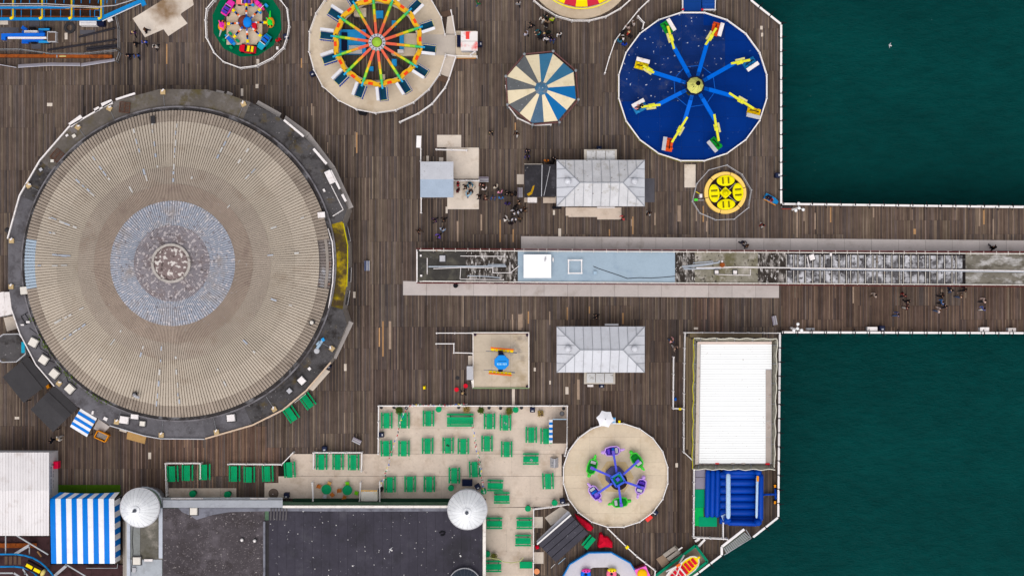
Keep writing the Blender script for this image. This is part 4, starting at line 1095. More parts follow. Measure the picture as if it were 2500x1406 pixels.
# rooftop bits
for px, py, w, rz, lab in [(472, 1248, 18, 0, 'cream roof light near the top of the brown felt roof'), (333, 1369, 19, 0, 'cream roof light on the left annexe roof')]:
    roofbox(px, py, w, w, rz, CREAM, lab, 0.4, ZG + (0.02 if px > 400 else -0.4))
roofbox(362, 1367, 21, 6, 0, WHITE, 'narrow white box on the left annexe roof', 0.25, ZG - 0.4, 'roof_box', 'roof box', False)
roofbox(327, 1391, 9, 12, 0, LGREY, 'grey junction box low on the left annexe roof', 0.3, ZG - 0.4, 'roof_box', 'roof box', False)
for px, py, lab in [(592, 1316, 'left of two round white vents on the brown felt roof'), (623, 1318, 'right of two round white vents on the brown felt roof')]:
    q = P(px, py, ZG); t2 = thing('roof_vent', lab, 'vent', q)
    part('collar', MB().lathe(q, [(0.24, 0), (0.2, 0.08)], 14), DGREY, t2); part('cap', MB().lathe(q, [(0.12, 0.08), (0.14, 0.35), (0.2, 0.36), (0.08, 0.5)], 14), WHITE, t2, True)
q = P(1080, 1301, ZG + 0.05); t2 = thing('rubber_hose', 'curled black strip lying on the slate roof', 'debris', q)
part('strip', MB().path([P(1073, 1301, ZG + 0.12), P(1078, 1297, ZG + 0.14), P(1086, 1298, ZG + 0.12), P(1084, 1305, ZG + 0.12), P(1076, 1306, ZG + 0.1)], 0.09, 6), BLACK, t2)
DROP = M('white_droppings', (210, 206, 204), 0.9, 0.1)
mb = MB(); rr = random.Random(11)
for i in range(70):
    px, py = rr.uniform(660, 1170), rr.uniform(1245, 1404); s_ = rr.uniform(0.02, 0.05) * (2 if rr.random() < 0.12 else 1)
    q = P(px, py, ZG + 0.046); mb.box(q, (s_ * 2, s_ * 1.6, 0.006), rr.uniform(0, 3))
part('droppings', mb, DROP, fh, stuff=True)
# flying-off gull on the slate roof
def gull(px, py, z, rz, label, fly=True, s=1.0):
    q = P(px, py, z); t2 = thing('gull', label, 'gull', q, rz)
    part('body', MB().ellipsoid((0, 0, 0.1), 0.22 * s, 0.08 * s, 0.08 * s).ellipsoid((0.22 * s, 0, 0.12), 0.06 * s, 0.05 * s, 0.05 * s).tube((0.27 * s, 0, 0.12), (0.34 * s, 0, 0.11), 0.018, 6, 0.004), WHITER, t2, True, True)
    for sg in (-1, 1):
        part('wing', MB().loft([[(0.12 * s, sg * 0.04, 0.13), (-0.08 * s, sg * 0.04, 0.13), (-0.08 * s, sg * 0.04, 0.11), (0.12 * s, sg * 0.04, 0.11)],
                              [(0.16 * s, sg * 0.30 * s, 0.22), (0.0, sg * 0.30 * s, 0.22), (0.0, sg * 0.30 * s, 0.205), (0.16 * s, sg * 0.30 * s, 0.205)],
                              [(-0.04 * s, sg * 0.62 * s, 0.17), (-0.08 * s, sg * 0.62 * s, 0.17), (-0.08 * s, sg * 0.62 * s, 0.16), (-0.04 * s, sg * 0.62 * s, 0.16)]]), LGREY, t2, False, True)
    part('tail', MB().loft([[(-0.18 * s, -0.05, 0.11), (-0.18 * s, 0.05, 0.11), (-0.18 * s, 0.05, 0.09), (-0.18 * s, -0.05, 0.09)], [(-0.34 * s, -0.08, 0.11), (-0.34 * s, 0.08, 0.11), (-0.34 * s, 0.08, 0.1), (-0.34 * s, -0.08, 0.1)]]), WHITER, t2, False, True)
gull(954, 1341, ZG + 0.3, 2.6, 'gull with open wings just above the slate roof', s=0.6)
gull(2172, 112, 3.0, 2.9, 'white gull gliding over the dark green sea at top right', s=0.5)
# left annexe
ZA = ZG - 0.4
t = thing('annexe', 'grey flat roofed annexe below the left turret', 'building', P(350, 1340))
ANF = M('grey_green_annexe_roof', (132, 134, 132), 0.8, 0.14, 0.4, stain=[((104, 100, 88), 0.3, 0.5), ((164, 166, 172), 0.3, 0.6)])
part('wall', MB().prism(PP(rect(306, 1240, 396, 1520), ZA), 0.004, ZA - 0.1), M('annexe_wall', (176, 170, 162), 0.7, 0.1), t)
part('roof_section', MB().prism(PP(rect(318, 1240, 342, 1365), ZA), ZA - 0.1, ZA + 0.02), ANF, t)
part('roof_section', MB().prism(PP(rect(342.3, 1240, 387, 1364), ZA), ZA - 0.1, ZA - 0.02), M('stained_annexe_roof', (104, 100, 92), 0.85, 0.16, 0.5, stain=[((78, 74, 60), 0.35, 0.6), ((164, 156, 146), 0.2, 0.5)]), t)
part('roof_section', MB().prism(PP(rect(318, 1365.4, 396, 1520), ZA), ZA - 0.1, ZA + 0.01), M('pale_annexe_roof', (172, 176, 182), 0.75, 0.1, 0.5, stain=((150, 152, 156), 0.3, 0.8)), t)
part('parapet', MB().prism(PP(rect(310, 1262, 317.6, 1520), ZA + 0.2), ZA - 0.1, ZA + 0.25), M('pale_parapet', (190, 194, 204), 0.7, 0.08, 0.8, stain=((166, 168, 176), 0.3, 1)), t)
part('parapet', MB().prism(PP(rect(387.5, 1240, 396.5, 1362), ZG + 0.1), ZA - 0.1, ZG + 0.12), MATS['pale_parapet'], t)
part('side_path', MB().prism(PP(rect(300, 1272, 309, 1520), 0.6), 0.004, 0.6), M('side_path', (168, 158, 150), 0.8, 0.1, 0.8), t)
cable('dark cable running down the annexe roof', [(325, 1285), (323, 1320), (325, 1345), (322, 1375), (321, 1395)], ZA)
# turrets
TURW = M('turret_wall', (196, 198, 206), 0.6, 0.1, 0.6, stain=((170, 172, 176), 0.3, 0.8))
TURG = M('turret_green_band', (110, 130, 108), 0.7, 0.12)
LEADW = M('white_dome_lead', (244, 244, 246), 0.45, 0.04, 0.8, rv=0.05, stain=((222, 222, 228), 0.25, 1.0))
DFIN = M('finial_grey', (120, 124, 136), 0.4, 0.1, metal=0.4)
def turret(label, px, py, r_px, zrim, dark=False):
    q = P(px, py, zrim)
    t = thing('turret', label, 'turret', (q.x, q.y, 0))
    r = L(r_px, zrim); lead = LEADW if not dark else M('dark_dome_lead', (72, 80, 92), 0.5, 0.08, rv=0.04)
    part('drum', MB().lathe((0, 0, 0.004), [(r * 0.72, 0), (r * 0.72, zrim - 2.0), (r * 0.86, zrim - 0.35)], 32), TURW, t, True, True)
    sk = []
    for i in range(48):
        a = 2 * PI * i / 48; rr_ = r * (0.95 + 0.02 * (i % 2)); sk.append((rr_ * math.cos(a), rr_ * math.sin(a)))
    part('scalloped_canopy', MB().prism(sk, zrim - 2.15, zrim - 2.05), TURW, t, local=True)
    part('band', MB().ring((0, 0), r * 0.6, r * 0.88, zrim - 2.04, zrim - 1.8, 32), TURG, t, local=True)
    part('cornice', MB().ring((0, 0), r * 0.9, r * 1.05, zrim - 0.34, zrim - 0.02, 40), LGREY, t, local=True)
    nseg = 24
    def zz(f): return zrim + 1.75 * (1 - f ** 2.2)
    for i in range(nseg):
        a0, a1 = 2 * PI * i / nseg + 0.006, 2 * PI * (i + 1) / nseg - 0.006
        vs, fs = [], []
        fr_ = [1.0, 0.97, 0.92, 0.84, 0.74, 0.6, 0.45, 0.3, 0.2]
        for f in fr_:
            am = (a0 + a1) / 2
            for a in (a0, am, a1): vs.append((r * f * math.cos(a), r * f * math.sin(a), zz(f) + (0.012 if a == am else 0)))
        for k in range(len(fr_) - 1):
            for j in range(2): fs.append((k * 3 + j, k * 3 + j + 1, k * 3 + j + 4, k * 3 + j + 3))
        part('dome_segment', MB().add(vs, fs), lead, t, False, True)
    part('dome_core', MB().lathe((0, 0, 0), [(r * f * 0.985, zz(f) - 0.03) for f in (1.0, 0.97, 0.92, 0.84, 0.74, 0.6, 0.45, 0.3, 0.15)], 32), LGREY, t, True, True)
    part('crown_ring', MB().lathe((0, 0, zz(0.24)), [(r * 0.24, -0.02), (r * 0.24, 0.1), (r * 0.2, 0.13), (0.1, 0.26)], 24), lead, t, True, True)
    part('finial', MB().lathe((0, 0, zz(0.24) + 0.1), [(0.24, 0), (0.2, 0.15), (0.09, 0.3), (0.16, 0.5), (0.05, 0.8), (0.015, 1.3)], 14), DFIN, t, True, True)
    return t
turret('white domed turret at the left, beside the striped marquee', 341, 1239, 46.5, 5.2)
turret('white domed turret at the corner of the terrace', 1141, 1244, 47, 5.2)
turret('dark domed turret cut by the bottom edge of the picture', 1134, 1426, 38, 5.0, True)
# ---------------------------------------------------------------- white shed and striped marquee, bottom left
t = thing('white_shed', 'white corrugated shed at the left edge, above the coaster', 'shed', P(55, 1205))
ZW = 3.3
SHEDR = M('white_shed_sheet', (228, 222, 222), 0.55, 0.04, 0.6, rv=0.03, stain=((206, 196, 192), 0.25, 0.8))
part('wall', MB().prism(PP(rect(-90, 1108, 117, 1304), ZW), 0.003, ZW - 0.05), M('shed_wall', (222, 218, 220), 0.6, 0.06), t)
n = 30
for i in range(n):
    xa, xb = -92 + 212 * i / n, -92 + 212 * (i + 1) / n
    for (ya, za), (yb, zb) in (((1104, ZW), (1197, ZW + 0.7)), ((1197, ZW + 0.7), (1307, ZW))):
        q4 = [P(xa, yb, zb), P(xb - 0.5, yb, zb), P(xb - 0.5, ya, za), P(xa, ya, za)]
        part('roof_sheet', MB().add([v - Vector((0, 0, 0.06)) for v in q4] + q4, [(3, 2, 1, 0), (4, 5, 6, 7), (0, 1, 5, 4), (1, 2, 6, 5), (2, 3, 7, 6), (3, 0, 4, 7)]), SHEDR, t)
part('roof_underlay', MB().add([P(-92, 1105, ZW - 0.1), P(118, 1105, ZW - 0.1), P(118, 1197, ZW + 0.58), P(-92, 1197, ZW + 0.58), P(118, 1306, ZW - 0.1), P(-92, 1306, ZW - 0.1)], [(3, 2, 1, 0), (5, 4, 2, 3)]), LGREY, t)
# its leaning lettered side board
SB = M('lettered_side_board', (206, 208, 220), 0.6, 0.06)
q4 = [P(137.5, 1122, 0.05), P(137.5, 1212, 0.05), P(119.5, 1207, 3.15), P(119.5, 1131, 3.15)]
part('side_board', MB().add(q4 + [v + Vector((0.04, 0, 0.02)) for v in q4], [(0, 1, 2, 3), (7, 6, 5, 4), (0, 4, 5, 1), (1, 5, 6, 2), (2, 6, 7, 3), (3, 7, 4, 0)]), SB, t)
INK = M('dark_lettering', (60, 66, 90), 0.6, 0.1); mb = MB(); rr = random.Random(5)
for cx_, y0_, y1_ in ((134.4, 1140, 1158), (134.2, 1170, 1186), (133.6, 1192, 1205), (128.8, 1150, 1164), (128.6, 1172, 1190), (123.5, 1140, 1165), (123.3, 1170, 1202)):
    yy = y0_
    while yy < y1_:
        z = (137.5 - cx_) / 18.0 * 3.1 + 0.05
        mb.box(P(cx_, yy, z) + Vector((0.07, 0, 0.03)), (0.03, 0.06, rr.uniform(0.16, 0.3))); yy += rr.uniform(2.4, 3.6)
part('lettering', mb, INK, t)
solo('red_box', MB().box(P(139, 1134, 1.2), (L(11), L(17), 0.9)), M('pinkish_red', (235, 20, 70), 0.5, 0.05), 'bright red box sign on the corner of the white shed', 'sign', P(139, 1134, 0.75))
part('bracket', MB().beam(P(136, 1134, 1.2), P(121, 1134, 2.6), 0.08, 0.08), DGREY, t)
# marquee
t = thing('striped_marquee', 'large blue and white striped marquee beside the left turret', 'marquee', P(208, 1296))
MBL = M('blue_canvas', (0, 120, 216), 0.4, 0.06, 0.6, spec=0.08); MWH = M('white_canvas', (240, 238, 240), 0.4, 0.04, 0.6, stain=((222, 220, 224), 0.25, 0.8), spec=0.08)
ZM = 3.4
nst = 12
for i in range(nst):
    f0, f1 = i / nst, (i + 1) / nst
    if i == 0: pass
    mm = MBL if i % 2 == 0 else MWH
    w0 = 0.42 if False else None
    xa0, xa1 = lerp(122, 279, f0), lerp(122, 279, f1); xb0, xb1 = lerp(125, 281, f0), lerp(125, 281, f1)
    vs, fs = [], []
    for k, (yy, zz_) in enumerate(((1217, ZM), (1240, ZM + 0.35), (1290, ZM + 0.55), (1340, ZM + 0.3), (1375, ZM - 0.05))):
        f = (yy - 1217) / 158
        sag = 0.05 * math.sin(i * 2.1 + k)
        vs += [P(lerp(xa0, xb0, f), yy, zz_ + sag * 0), P(lerp(xa1, xb1, f), yy, zz_ + sag * 0)]
    for k in range(4): fs.append((k * 2, k * 2 + 1, k * 2 + 3, k * 2 + 2)[::-1])
    part('roof_stripe', MB().add(vs, fs), mm, t, True)
    # hanging valance on the upper side, skewed outwards
    q4 = [P(xa0, 1217, ZM), P(xa1, 1217, ZM), P(lerp(146, 292, f1), 1201 + 3 * abs(math.sin(f1 * PI)), ZM - 1.0), P(lerp(146, 292, f0), 1201 + 3 * abs(math.sin(f0 * PI)), ZM - 1.0)]
    part('valance_stripe', MB().add(q4, [(0, 1, 2, 3)]), mm, t)
for i in range(11):
    ya, yb = 1222 + 14 * i, 1222 + 14 * (i + 1); yb = min(yb, 1374)
    q4 = [P(279.5, ya, ZM), P(280.5, yb, ZM), P(294, yb - 8, ZM - 1.2), P(293.5, ya - 8, ZM - 1.2)]
    part('valance_stripe', MB().add(q4, [(3, 2, 1, 0)]), MBL if i % 2 else MWH, t)
for px, py in ((126, 1220), (276, 1220), (128, 1372), (278, 1372), (200, 1220), (200, 1372)):
    q = P(px, py, ZM); part('pole', MB().tube((q.x, q.y, 0.004), (q.x, q.y, ZM - 0.05), 0.06), STEEL, t)
part('inner_wall', MB().prism(PP(rect(127, 1222, 275, 1370), ZM), 0.004, 2.2), NAVY, t)
MATG = M('moss_green_mat', (66, 100, 20), 0.9, 0.12, 2, rv=0.15)
for r_ in ((140, 1183, 211, 1206), (211.4, 1183, 294, 1206)): part('floor_mat', MB().prism(PP(rect(*r_)), 0.002, 0.02), MATG, deck)
# ================================================================ RIDES
FLOORB = M('beige_ride_floor', (214, 196, 172), 0.7, 0.06, 0.5, rv=0.05, stain=[((192, 170, 142), 0.32, 0.4), ((206, 186, 160), 0.3, 1.2)], bump=0.04)
def tiles(parent, poly, cw, ch, z0, z1, mat, hole=None, gap=0.1, name='floor_panel', x_off=0):
    xs = [p[0] for p in poly]; ys = [p[1] for p in poly]
    yy = min(ys)
    while yy < max(ys):
        xx = min(xs) - x_off
        while xx < max(xs):
            q = clip_rect(poly, xx + gap, yy + gap, xx + cw - gap, yy + ch - gap)
            if len(q) > 2 and abs(area2(q)) > 10:
                mx = sum(p[0] for p in q) / len(q); my = sum(p[1] for p in q) / len(q)
                if not (hole and math.hypot(mx - hole[0], my - hole[1]) < hole[2]):
                    part(name, MB().prism(PP(q, z1), z0, z1 + rnd.uniform(0, 0.004)), mat, parent)
            xx += cw
        yy += ch
# ---------------------------------------------------------------- children's car ride, top left
t = thing('childrens_ride', 'small roundabout of toy cars and helicopters on a green mat', 'fairground ride', P(603, 55))
GMAT = M('deep_green_mat', (0, 100, 66), 0.85, 0.06, 1.0)
def annulus(cx, cy, r0, r1, n, z0, z1, mat, par, a0=0.0, name='mat'):
    for i in range(n):
        b0, b1 = a0 + 2 * PI * i / n, a0 + 2 * PI * (i + 1) / n
        q = [(cx + r * math.cos(b), cy + r * math.sin(b)) for r, b in ((r0, b0), (r1, b0), (r1, b1), (r0, b1))]
        part(name, MB().prism(PP(q, z1), z0, z1), mat, par)
annulus(603, 55, 57, 86, 12, 0.003, 0.03, GMAT, t, 0.2)
tiles(t, rect(553, 8, 640, 110), 44, 34, 0.003, 0.05, FLOORB)
part('floor_panel', MB().prism(PP(rect(626, 145, 633, 157)), 0.003, 0.02), PLY, t)
hub = part('hub', MB().lathe(P(599, 56, 0.05), [(0.75, 0), (0.75, 0.5), (0.55, 0.6), (0.5, 1.4), (0.35, 1.7)], 20), M('maroon_hub', (120, 60, 50), 0.5, 0.1), t, True)
part('canopy', MB().ellipsoid(P(604, 55, 1.75), 0.48, 0.62, 0.35), M('bright_blue_plastic', (20, 130, 225), 0.35, 0.05), hub, True)
part('control_box', MB().box(P(622, 65, 0.5), (0.42, 0.6, 0.9)), RED, t)
def wpx(px, py, z): return P(px, py, z)
def local_part(name, mb_, mat, par, q, rz, smooth=False):
    o = link(name, mb_.mesh(name, mat, smooth), par, q - wloc(par), rz); return o
def toy_car(px, py, rz, body, seat, screen, label):
    q = P(px, py, 0.35)
    bm_ = MB().loft([[(-0.9, -0.36, 0), (-0.9, 0.36, 0), (-0.88, 0.34, 0.28), (-0.88, -0.34, 0.28)], [(-0.5, -0.45, -0.05), (-0.5, 0.45, -0.05), (-0.5, 0.42, 0.36), (-0.5, -0.42, 0.36)],
                     [(0.2, -0.45, -0.05), (0.2, 0.45, -0.05), (0.2, 0.41, 0.36), (0.2, -0.41, 0.36)], [(0.75, -0.42, 0), (0.75, 0.42, 0), (0.75, 0.36, 0.26), (0.75, -0.36, 0.26)], [(0.95, -0.3, 0.02), (0.95, 0.3, 0.02), (0.95, 0.26, 0.16), (0.95, -0.26, 0.16)]])
    o = local_part('car', bm_, body, t, q, rz); o['label'] = label
    c_ = lambda nm, m_, mt: link(nm, m_.mesh(nm, mt), o)
    c_('cockpit', MB().box((-0.25, 0, 0.37), (0.95, 0.66, 0.06)), DGREY)
    c_('seat', MB().box((-0.08, 0, 0.45), (0.22, 0.62, 0.14)).box((0.02 - 0.24, 0, 0.52), (0.08, 0.62, 0.26)), seat); c_('seat', MB().box((-0.5, 0, 0.45), (0.2, 0.62, 0.14)).box((-0.64, 0, 0.52), (0.08, 0.62, 0.26)), seat)
    c_('windscreen', MB().beam((0.26, -0.36, 0.45), (0.26, 0.36, 0.45), 0.06, 0.24), screen)
    for sx in (-0.58, 0.58):
        for sy in (-0.45, 0.45): c_('wheel', MB().tube((sx, sy - 0.06, 0.02), (sx, sy + 0.06, 0.02), 0.2, 12), BLACK)
def toy_quad(px, py, rz, body, seat, wheel, label):
    q = P(px, py, 0.35)
    bm_ = MB().loft([[(-0.7, -0.16, 0.1), (-0.7, 0.16, 0.1), (-0.7, 0.14, 0.36), (-0.7, -0.14, 0.36)], [(-0.2, -0.28, 0), (-0.2, 0.28, 0), (-0.2, 0.24, 0.42), (-0.2, -0.24, 0.42)], [(0.4, -0.2, 0.05), (0.4, 0.2, 0.05), (0.4, 0.17, 0.4), (0.4, -0.17, 0.4)], [(0.85, -0.1, 0.1), (0.85, 0.1, 0.1), (0.85, 0.08, 0.28), (0.85, -0.08, 0.28)]])
    o = local_part('buggy', bm_, body, t, q, rz); o['label'] = label
    c_ = lambda nm, m_, mt: link(nm, m_.mesh(nm, mt), o)
    c_('seat', MB().box((-0.2, 0, 0.47), (0.42, 0.44, 0.1)), seat); c_('seat', MB().box((0.25, 0, 0.47), (0.28, 0.4, 0.1)), seat)
    for sx in (-0.55, 0.6):
        for sy in (-0.52, 0.52): c_('wheel', MB().tube((sx, sy - 0.14, 0.06), (sx, sy + 0.14, 0.06), 0.24, 12), wheel)
    c_('handlebar', MB().tube((0.5, -0.3, 0.5), (0.5, 0.3, 0.5), 0.04, 6), WHITE)
def toy_heli(px, py, rz, body, top, tail, label):
    q = P(px, py, 0.45)
    o = local_part('helicopter', MB().ellipsoid((0, 0, 0.1), 0.62, 0.46, 0.4), body, t, q, rz, True); o['label'] = label
    c_ = lambda nm, m_, mt: link(nm, m_.mesh(nm, mt), o)
    c_('cockpit', MB().ellipsoid((0.05, 0, 0.42), 0.34, 0.3, 0.14), top)
    c_('window', MB().ellipsoid((0.42, 0.16, 0.36), 0.12, 0.1, 0.08), BLACK); c_('window', MB().ellipsoid((0.42, -0.16, 0.36), 0.12, 0.1, 0.08), BLACK)
    c_('tail_boom', MB().tube((-0.5, 0, 0.25), (-1.25, 0.05, 0.3), 0.13, 8, 0.05), tail)
    for k in range(2): c_('rotor_blade', MB().beam((-0.02, 0, 0.64), (0.55 * math.cos(k * PI + 0.7), 0.55 * math.sin(k * PI + 0.7), 0.64), 0.12, 0.02), top)
HOTP = M('magenta_paint', (236, 50, 170), 0.35, 0.06); TURQ = M('turquoise_paint', (30, 160, 190), 0.35, 0.08); OCHRE = M('amber_paint', (240, 150, 30), 0.4, 0.08); BGREEN = M('bright_green_paint', (40, 220, 60), 0.4, 0.06); GRN = M('emerald_paint', (10, 150, 90), 0.4, 0.08)
toy_car(598, 4, R(180), M('salmon_paint', (240, 120, 120), 0.4, 0.06), PURP, WHITE, 'salmon and purple toy car at the top')
toy_quad(633, 13, R(-45), M('pink_buggy', (205, 50, 120), 0.4, 0.06), HOTP, SKYB, 'pink buggy with blue wheels')
toy_heli(660.5, 56, R(-88), OCHRE, BGREEN, BGREEN, 'amber ladybird helicopter with green top')
toy_car(646, 103, R(-128), TURQ, BLUE, WHITE, 'turquoise toy car')
toy_car(606, 121, R(172), RED, YEL, BLACK, 'red toy car with yellow seats')
toy_quad(564, 100, R(135), SKYB, BLUE, GRN, 'blue buggy with green wheels')
toy_heli(543, 64, R(80), OCHRE, HOTP, LGREY, 'amber helicopter with magenta top')
toy_car(557, 21, R(57), HOTP, PURP, LILAC, 'magenta and purple toy car')
for i in range(8):
    a = R(90 - 45 * i + 2)
    A = P(602, 56, 0.9)
    def at(r, z): return Vector((A.x + math.cos(a) * L(r), A.y + math.sin(a) * L(r), z))
    ar = part('arm', MB().tube(at(14, 0.9), at(50, 0.6), 0.09, 8), BLUE, t)
    for r0, r1, mm in ((20, 25, WHITE), (25, 30, ORAN), (30, 36, NAVY), (40, 48, YEL)):
        part('band', MB().tube(at(r0, 0.9 - 0.3 * (r0 - 14) / 36), at(r1, 0.9 - 0.3 * (r1 - 14) / 36), 0.12 if mm is not YEL else 0.17, 8), mm, ar)
fence('white railing round the toy car roundabout', [(684, 0), (700, 21), (705, 63), (701, 90), (692, 116), (664, 142), (626, 161), (586, 166), (545, 151), (522, 129), (503, 92), (501, 50), (504, 22), (522, 0), (556, -30), (604, -42), (652, -30)], closed=True, step=60)
solo('litter', MB().box(P(678, 119, 0.3), (0.25, 0.32, 0.6)), WHITE, 'small white box on the deck inside the roundabout railing', 'box', P(678, 119))

# ---------------------------------------------------------------- big spinning arm ride, top centre
t = thing('spinning_arm_ride', 'large round ride with fourteen rainbow arms and blue cars', 'fairground ride', P(921, 104))
PLAT = [(793, 0), (771, 33), (755, 78), (754, 127), (766, 171), (787, 211), (826, 245), (870, 267), (916, 276), (965, 269), (1009, 250), (1047, 218), (1073, 181), (1088, 134), (1112, 134), (1112, 86), (1086, 84), (1077, 42), (1053, 0), (1020, -36), (970, -60), (920, -66), (868, -58), (826, -34)]
part('platform_skirt', MB().ring(P(923, 104, 0), L(96), L(97.5), 0.003, 0.4, 24), DGREY, t)
ZP = 0.55
def sector_poly(i, n, r0):
    pass
npl = len(PLAT)
for i in range(npl):
    a, b = PLAT[i], PLAT[(i + 1) % npl]
    if a[0] >= 1088 and b[0] >= 1086: continue
    ia = (923 + (a[0] - 923) * 0.0, 0)
    def inn(p):
        d = math.hypot(p[0] - 923, p[1] - 104); return (923 + (p[0] - 923) / d * 96, 104 + (p[1] - 104) / d * 96)
    q = [a, b, inn(b), inn(a)]
    part('floor_panel', MB().prism(PP(q, ZP), ZP - 0.15, ZP + rnd.uniform(0, 0.006)), FLOORB, t)
part('floor_panel', MB().prism(PP(rect(1020, 85, 1112, 136), ZP), ZP - 0.16, ZP + 0.012), M('grey_ride_floor', (196, 184, 172), 0.7, 0.06, 0.6), t)
part('floor_panel', MB().prism(PP(rect(955, 82, 1019, 137), 0.4), 0.004, 0.4), FLOORB, t)
for r_ in ((864, 20, 894, 42), (872, 196, 1000, 203), (930, 182, 940, 196), (832, 150, 843, 165)): part('floor_panel', MB().prism(PP(rect(*r_), 0.3), 0.004, 0.3), FLOORB, t)
# ramps to the right
for poly, mm in [([(1092, 42), (1107, 38), (1112, 84), (1088, 84)], AWN2), ([(1075, 30), (1099, 24), (1104, 38), (1079, 42)], BROWN), ([(1087, 134), (1111, 137), (1098, 190), (1075, 181)], AWN2), ([(1074, 182), (1097, 190), (1092, 204), (1066, 194)], BROWN)]:
    part('ramp', MB().prism(PP(poly, 0.4), 0.004, 0.42 if mm is AWN2 else 0.2), mm, t)
fence('thin white railing round the platform of the rainbow arm ride', [(1053, 0), (1077, 42), (1086, 84)][::-1] + [(1020, -36), (970, -60), (920, -66), (868, -58), (826, -34), (793, 0), (771, 33), (755, 78), (754, 127), (766, 171), (787, 211), (826, 245), (870, 267), (916, 276), (965, 269), (1009, 250), (1047, 218), (1073, 181), (1087, 137)], h=1.0, z0=ZP, bal=False, step=50, rail=0.06)
fence('white ramp railing curving away from the rainbow arm ride', [(1112, 140), (1096, 192), (1087, 213), (1055, 253), (1021, 277), (976, 298)], step=60)
fence('white railing beside the upper ramp of the rainbow arm ride', [(1101, 26), (1112, 84)], step=60)
fence('short white railing across the walkway to the red kiosk', [(1088, 134), (1112, 137), (1164, 138)], step=40, bal=False)
# base machinery
part('base_frame', MB().box(P(862, 104, 0.5), (L(64), L(58), 0.9)), SKYB, t); part('base_cover', MB().box(P(868, 122, 1.05), (L(32), L(20), 0.2)), LGREY, t)
part('base_frame', MB().box(P(842, 104, 0.6), (L(14), L(44), 1.1)), NAVY, t); part('base_frame', MB().box(P(981, 104, 0.6), (L(10), L(36), 0.8)), SKYB, t); part('base_frame', MB().box(P(950, 104, 0.4), (L(56), L(50), 0.5)), DGREY, t)
part('motor_box', MB().box(P(978, 126, 1.1), (L(14), L(8), 0.3)), WHITE, t)
for px, py, w, d in ((927, 37, 18, 18), (962, 60, 10, 16), (963, 154, 12, 16), (907, 169, 10, 10)): part('base_foot', MB().box(P(px, py, 0.35), (L(w), L(d), 0.6)), SKYB, t)
for a in range(4): part('base_beam', MB().beam(P(923 + 96 * math.cos(a * PI / 2 + 0.8), 104 + 96 * math.sin(a * PI / 2 + 0.8), 0.3), P(923, 104, 0.5), 0.2, 0.25), DGREY, t)
hubq = P(920, 103, 4.2); hx, hy = hubq.x, hubq.y
TEAL = M('teal_hub_edge', (40, 170, 150), 0.4, 0.08)
part('column', MB().tube((hx, hy, 0.5), (hx, hy, 3.4), 0.55, 16), NAVY, t, True)
hb = part('hub', MB().lathe((hx, hy, 3.4), [(0.9, 0), (0.98, 0.4), (0.92, 0.62)], 28), TEAL, t, True)
part('hub_plate', MB().ring((hx, hy), 0.56, 0.9, 4.03, 4.08, 28), M('pale_hub_plate', (190, 190, 196), 0.5, 0.08, 3), hb)
for i in range(14):
    a = 2 * PI * i / 14 + 0.1; part('bolt_block', MB().box((hx + 0.76 * math.cos(a), hy + 0.76 * math.sin(a), 4.1), (0.16, 0.09, 0.05), a), NAVY, hb)
part('hub_cap', MB().lathe((hx, hy, 4.02), [(0.56, 0), (0.5, 0.14), (0.2, 0.24), (0.02, 0.26)], 24), M('lime_hub_cap', (150, 190, 60), 0.4, 0.14, 3), hb, True)
part('hub_rim', MB().ring((hx, hy), 0.52, 0.58, 4.02, 4.14, 24), DRUST, hb)
RB = [M('coral_arm_paint', (222, 98, 72), 0.4, 0.05), M('orange_arm_paint', (226, 146, 56), 0.4, 0.05), M('amber_arm_paint', (215, 200, 40), 0.4, 0.05), M('lime_arm_paint', (140, 200, 60), 0.4, 0.05), M('green_arm_paint', (60, 190, 120), 0.4, 0.05), M('cyan_arm_paint', (40, 160, 210), 0.4, 0.05)]
STUD = M('green_studs', (60, 150, 30), 0.5, 0.1)
# wavy crown ring
vs, fs = [], []; n = 112
ZC = 2.6; cr = P(923, 104, ZC)
for i in range(n):
    a = 2 * PI * i / n; w = 0.18 * math.cos(14 * a + 2.6)
    for r, z in ((L(97, ZC) + w * 0.6, ZC), (L(108, ZC) + w * 0.5, ZC + 0.05), (L(108, ZC) + w * 0.5, ZC + 0.45), (L(97, ZC) + w * 0.6, ZC + 0.4)): vs.append((cr.x + r * math.cos(a), cr.y + r * math.sin(a), z))
for i in range(n):
    j = (i + 1) % n
    for q in range(4): fs.append((j * 4 + q, j * 4 + (q + 1) % 4, i * 4 + (q + 1) % 4, i * 4 + q))
rg = part('crown_ring', MB().add(vs, fs), M('marigold_paint', (228, 172, 36), 0.45, 0.14, 2), t)
for i in range(28):
    a = 2 * PI * (i + 0.25) / 28; r = L(103.5, ZC)
    part('lamp', MB().box((cr.x + r * math.cos(a), cr.y + r * math.sin(a), ZC + 0.46), ((0.5, 0.12)[i % 2], (0.3, 0.12)[i % 2], 0.03), a + PI / 2), (M('vermilion_panel', (236, 70, 30), 0.45, 0.05), NAVY)[i % 2], rg)
CARB = M('blue_car_shell', (20, 66, 170), 0.35, 0.08); CARS = M('teal_car_seat', (16, 62, 84), 0.6, 0.15); CREM = M('car_yellow_trim', (210, 200, 130), 0.5, 0.08)
CANW = M('white_car_hood', (222, 220, 224), 0.5, 0.05)
car_me = {}
def scallop(l, w, z0, z1):
    mb_ = MB(); pts = []
    for i in range(13): pts.append((-l / 2 + l * i / 12, -w / 2 - (0.05 if i % 2 else 0.0)))
    for i in range(13): pts.append((l / 2 - l * i / 12, w / 2))
    return mb_.prism(pts, z0, z1)
car_me['shell'] = scallop(1.5, 0.9, 0.0, 0.5).mesh('shell', CARB)
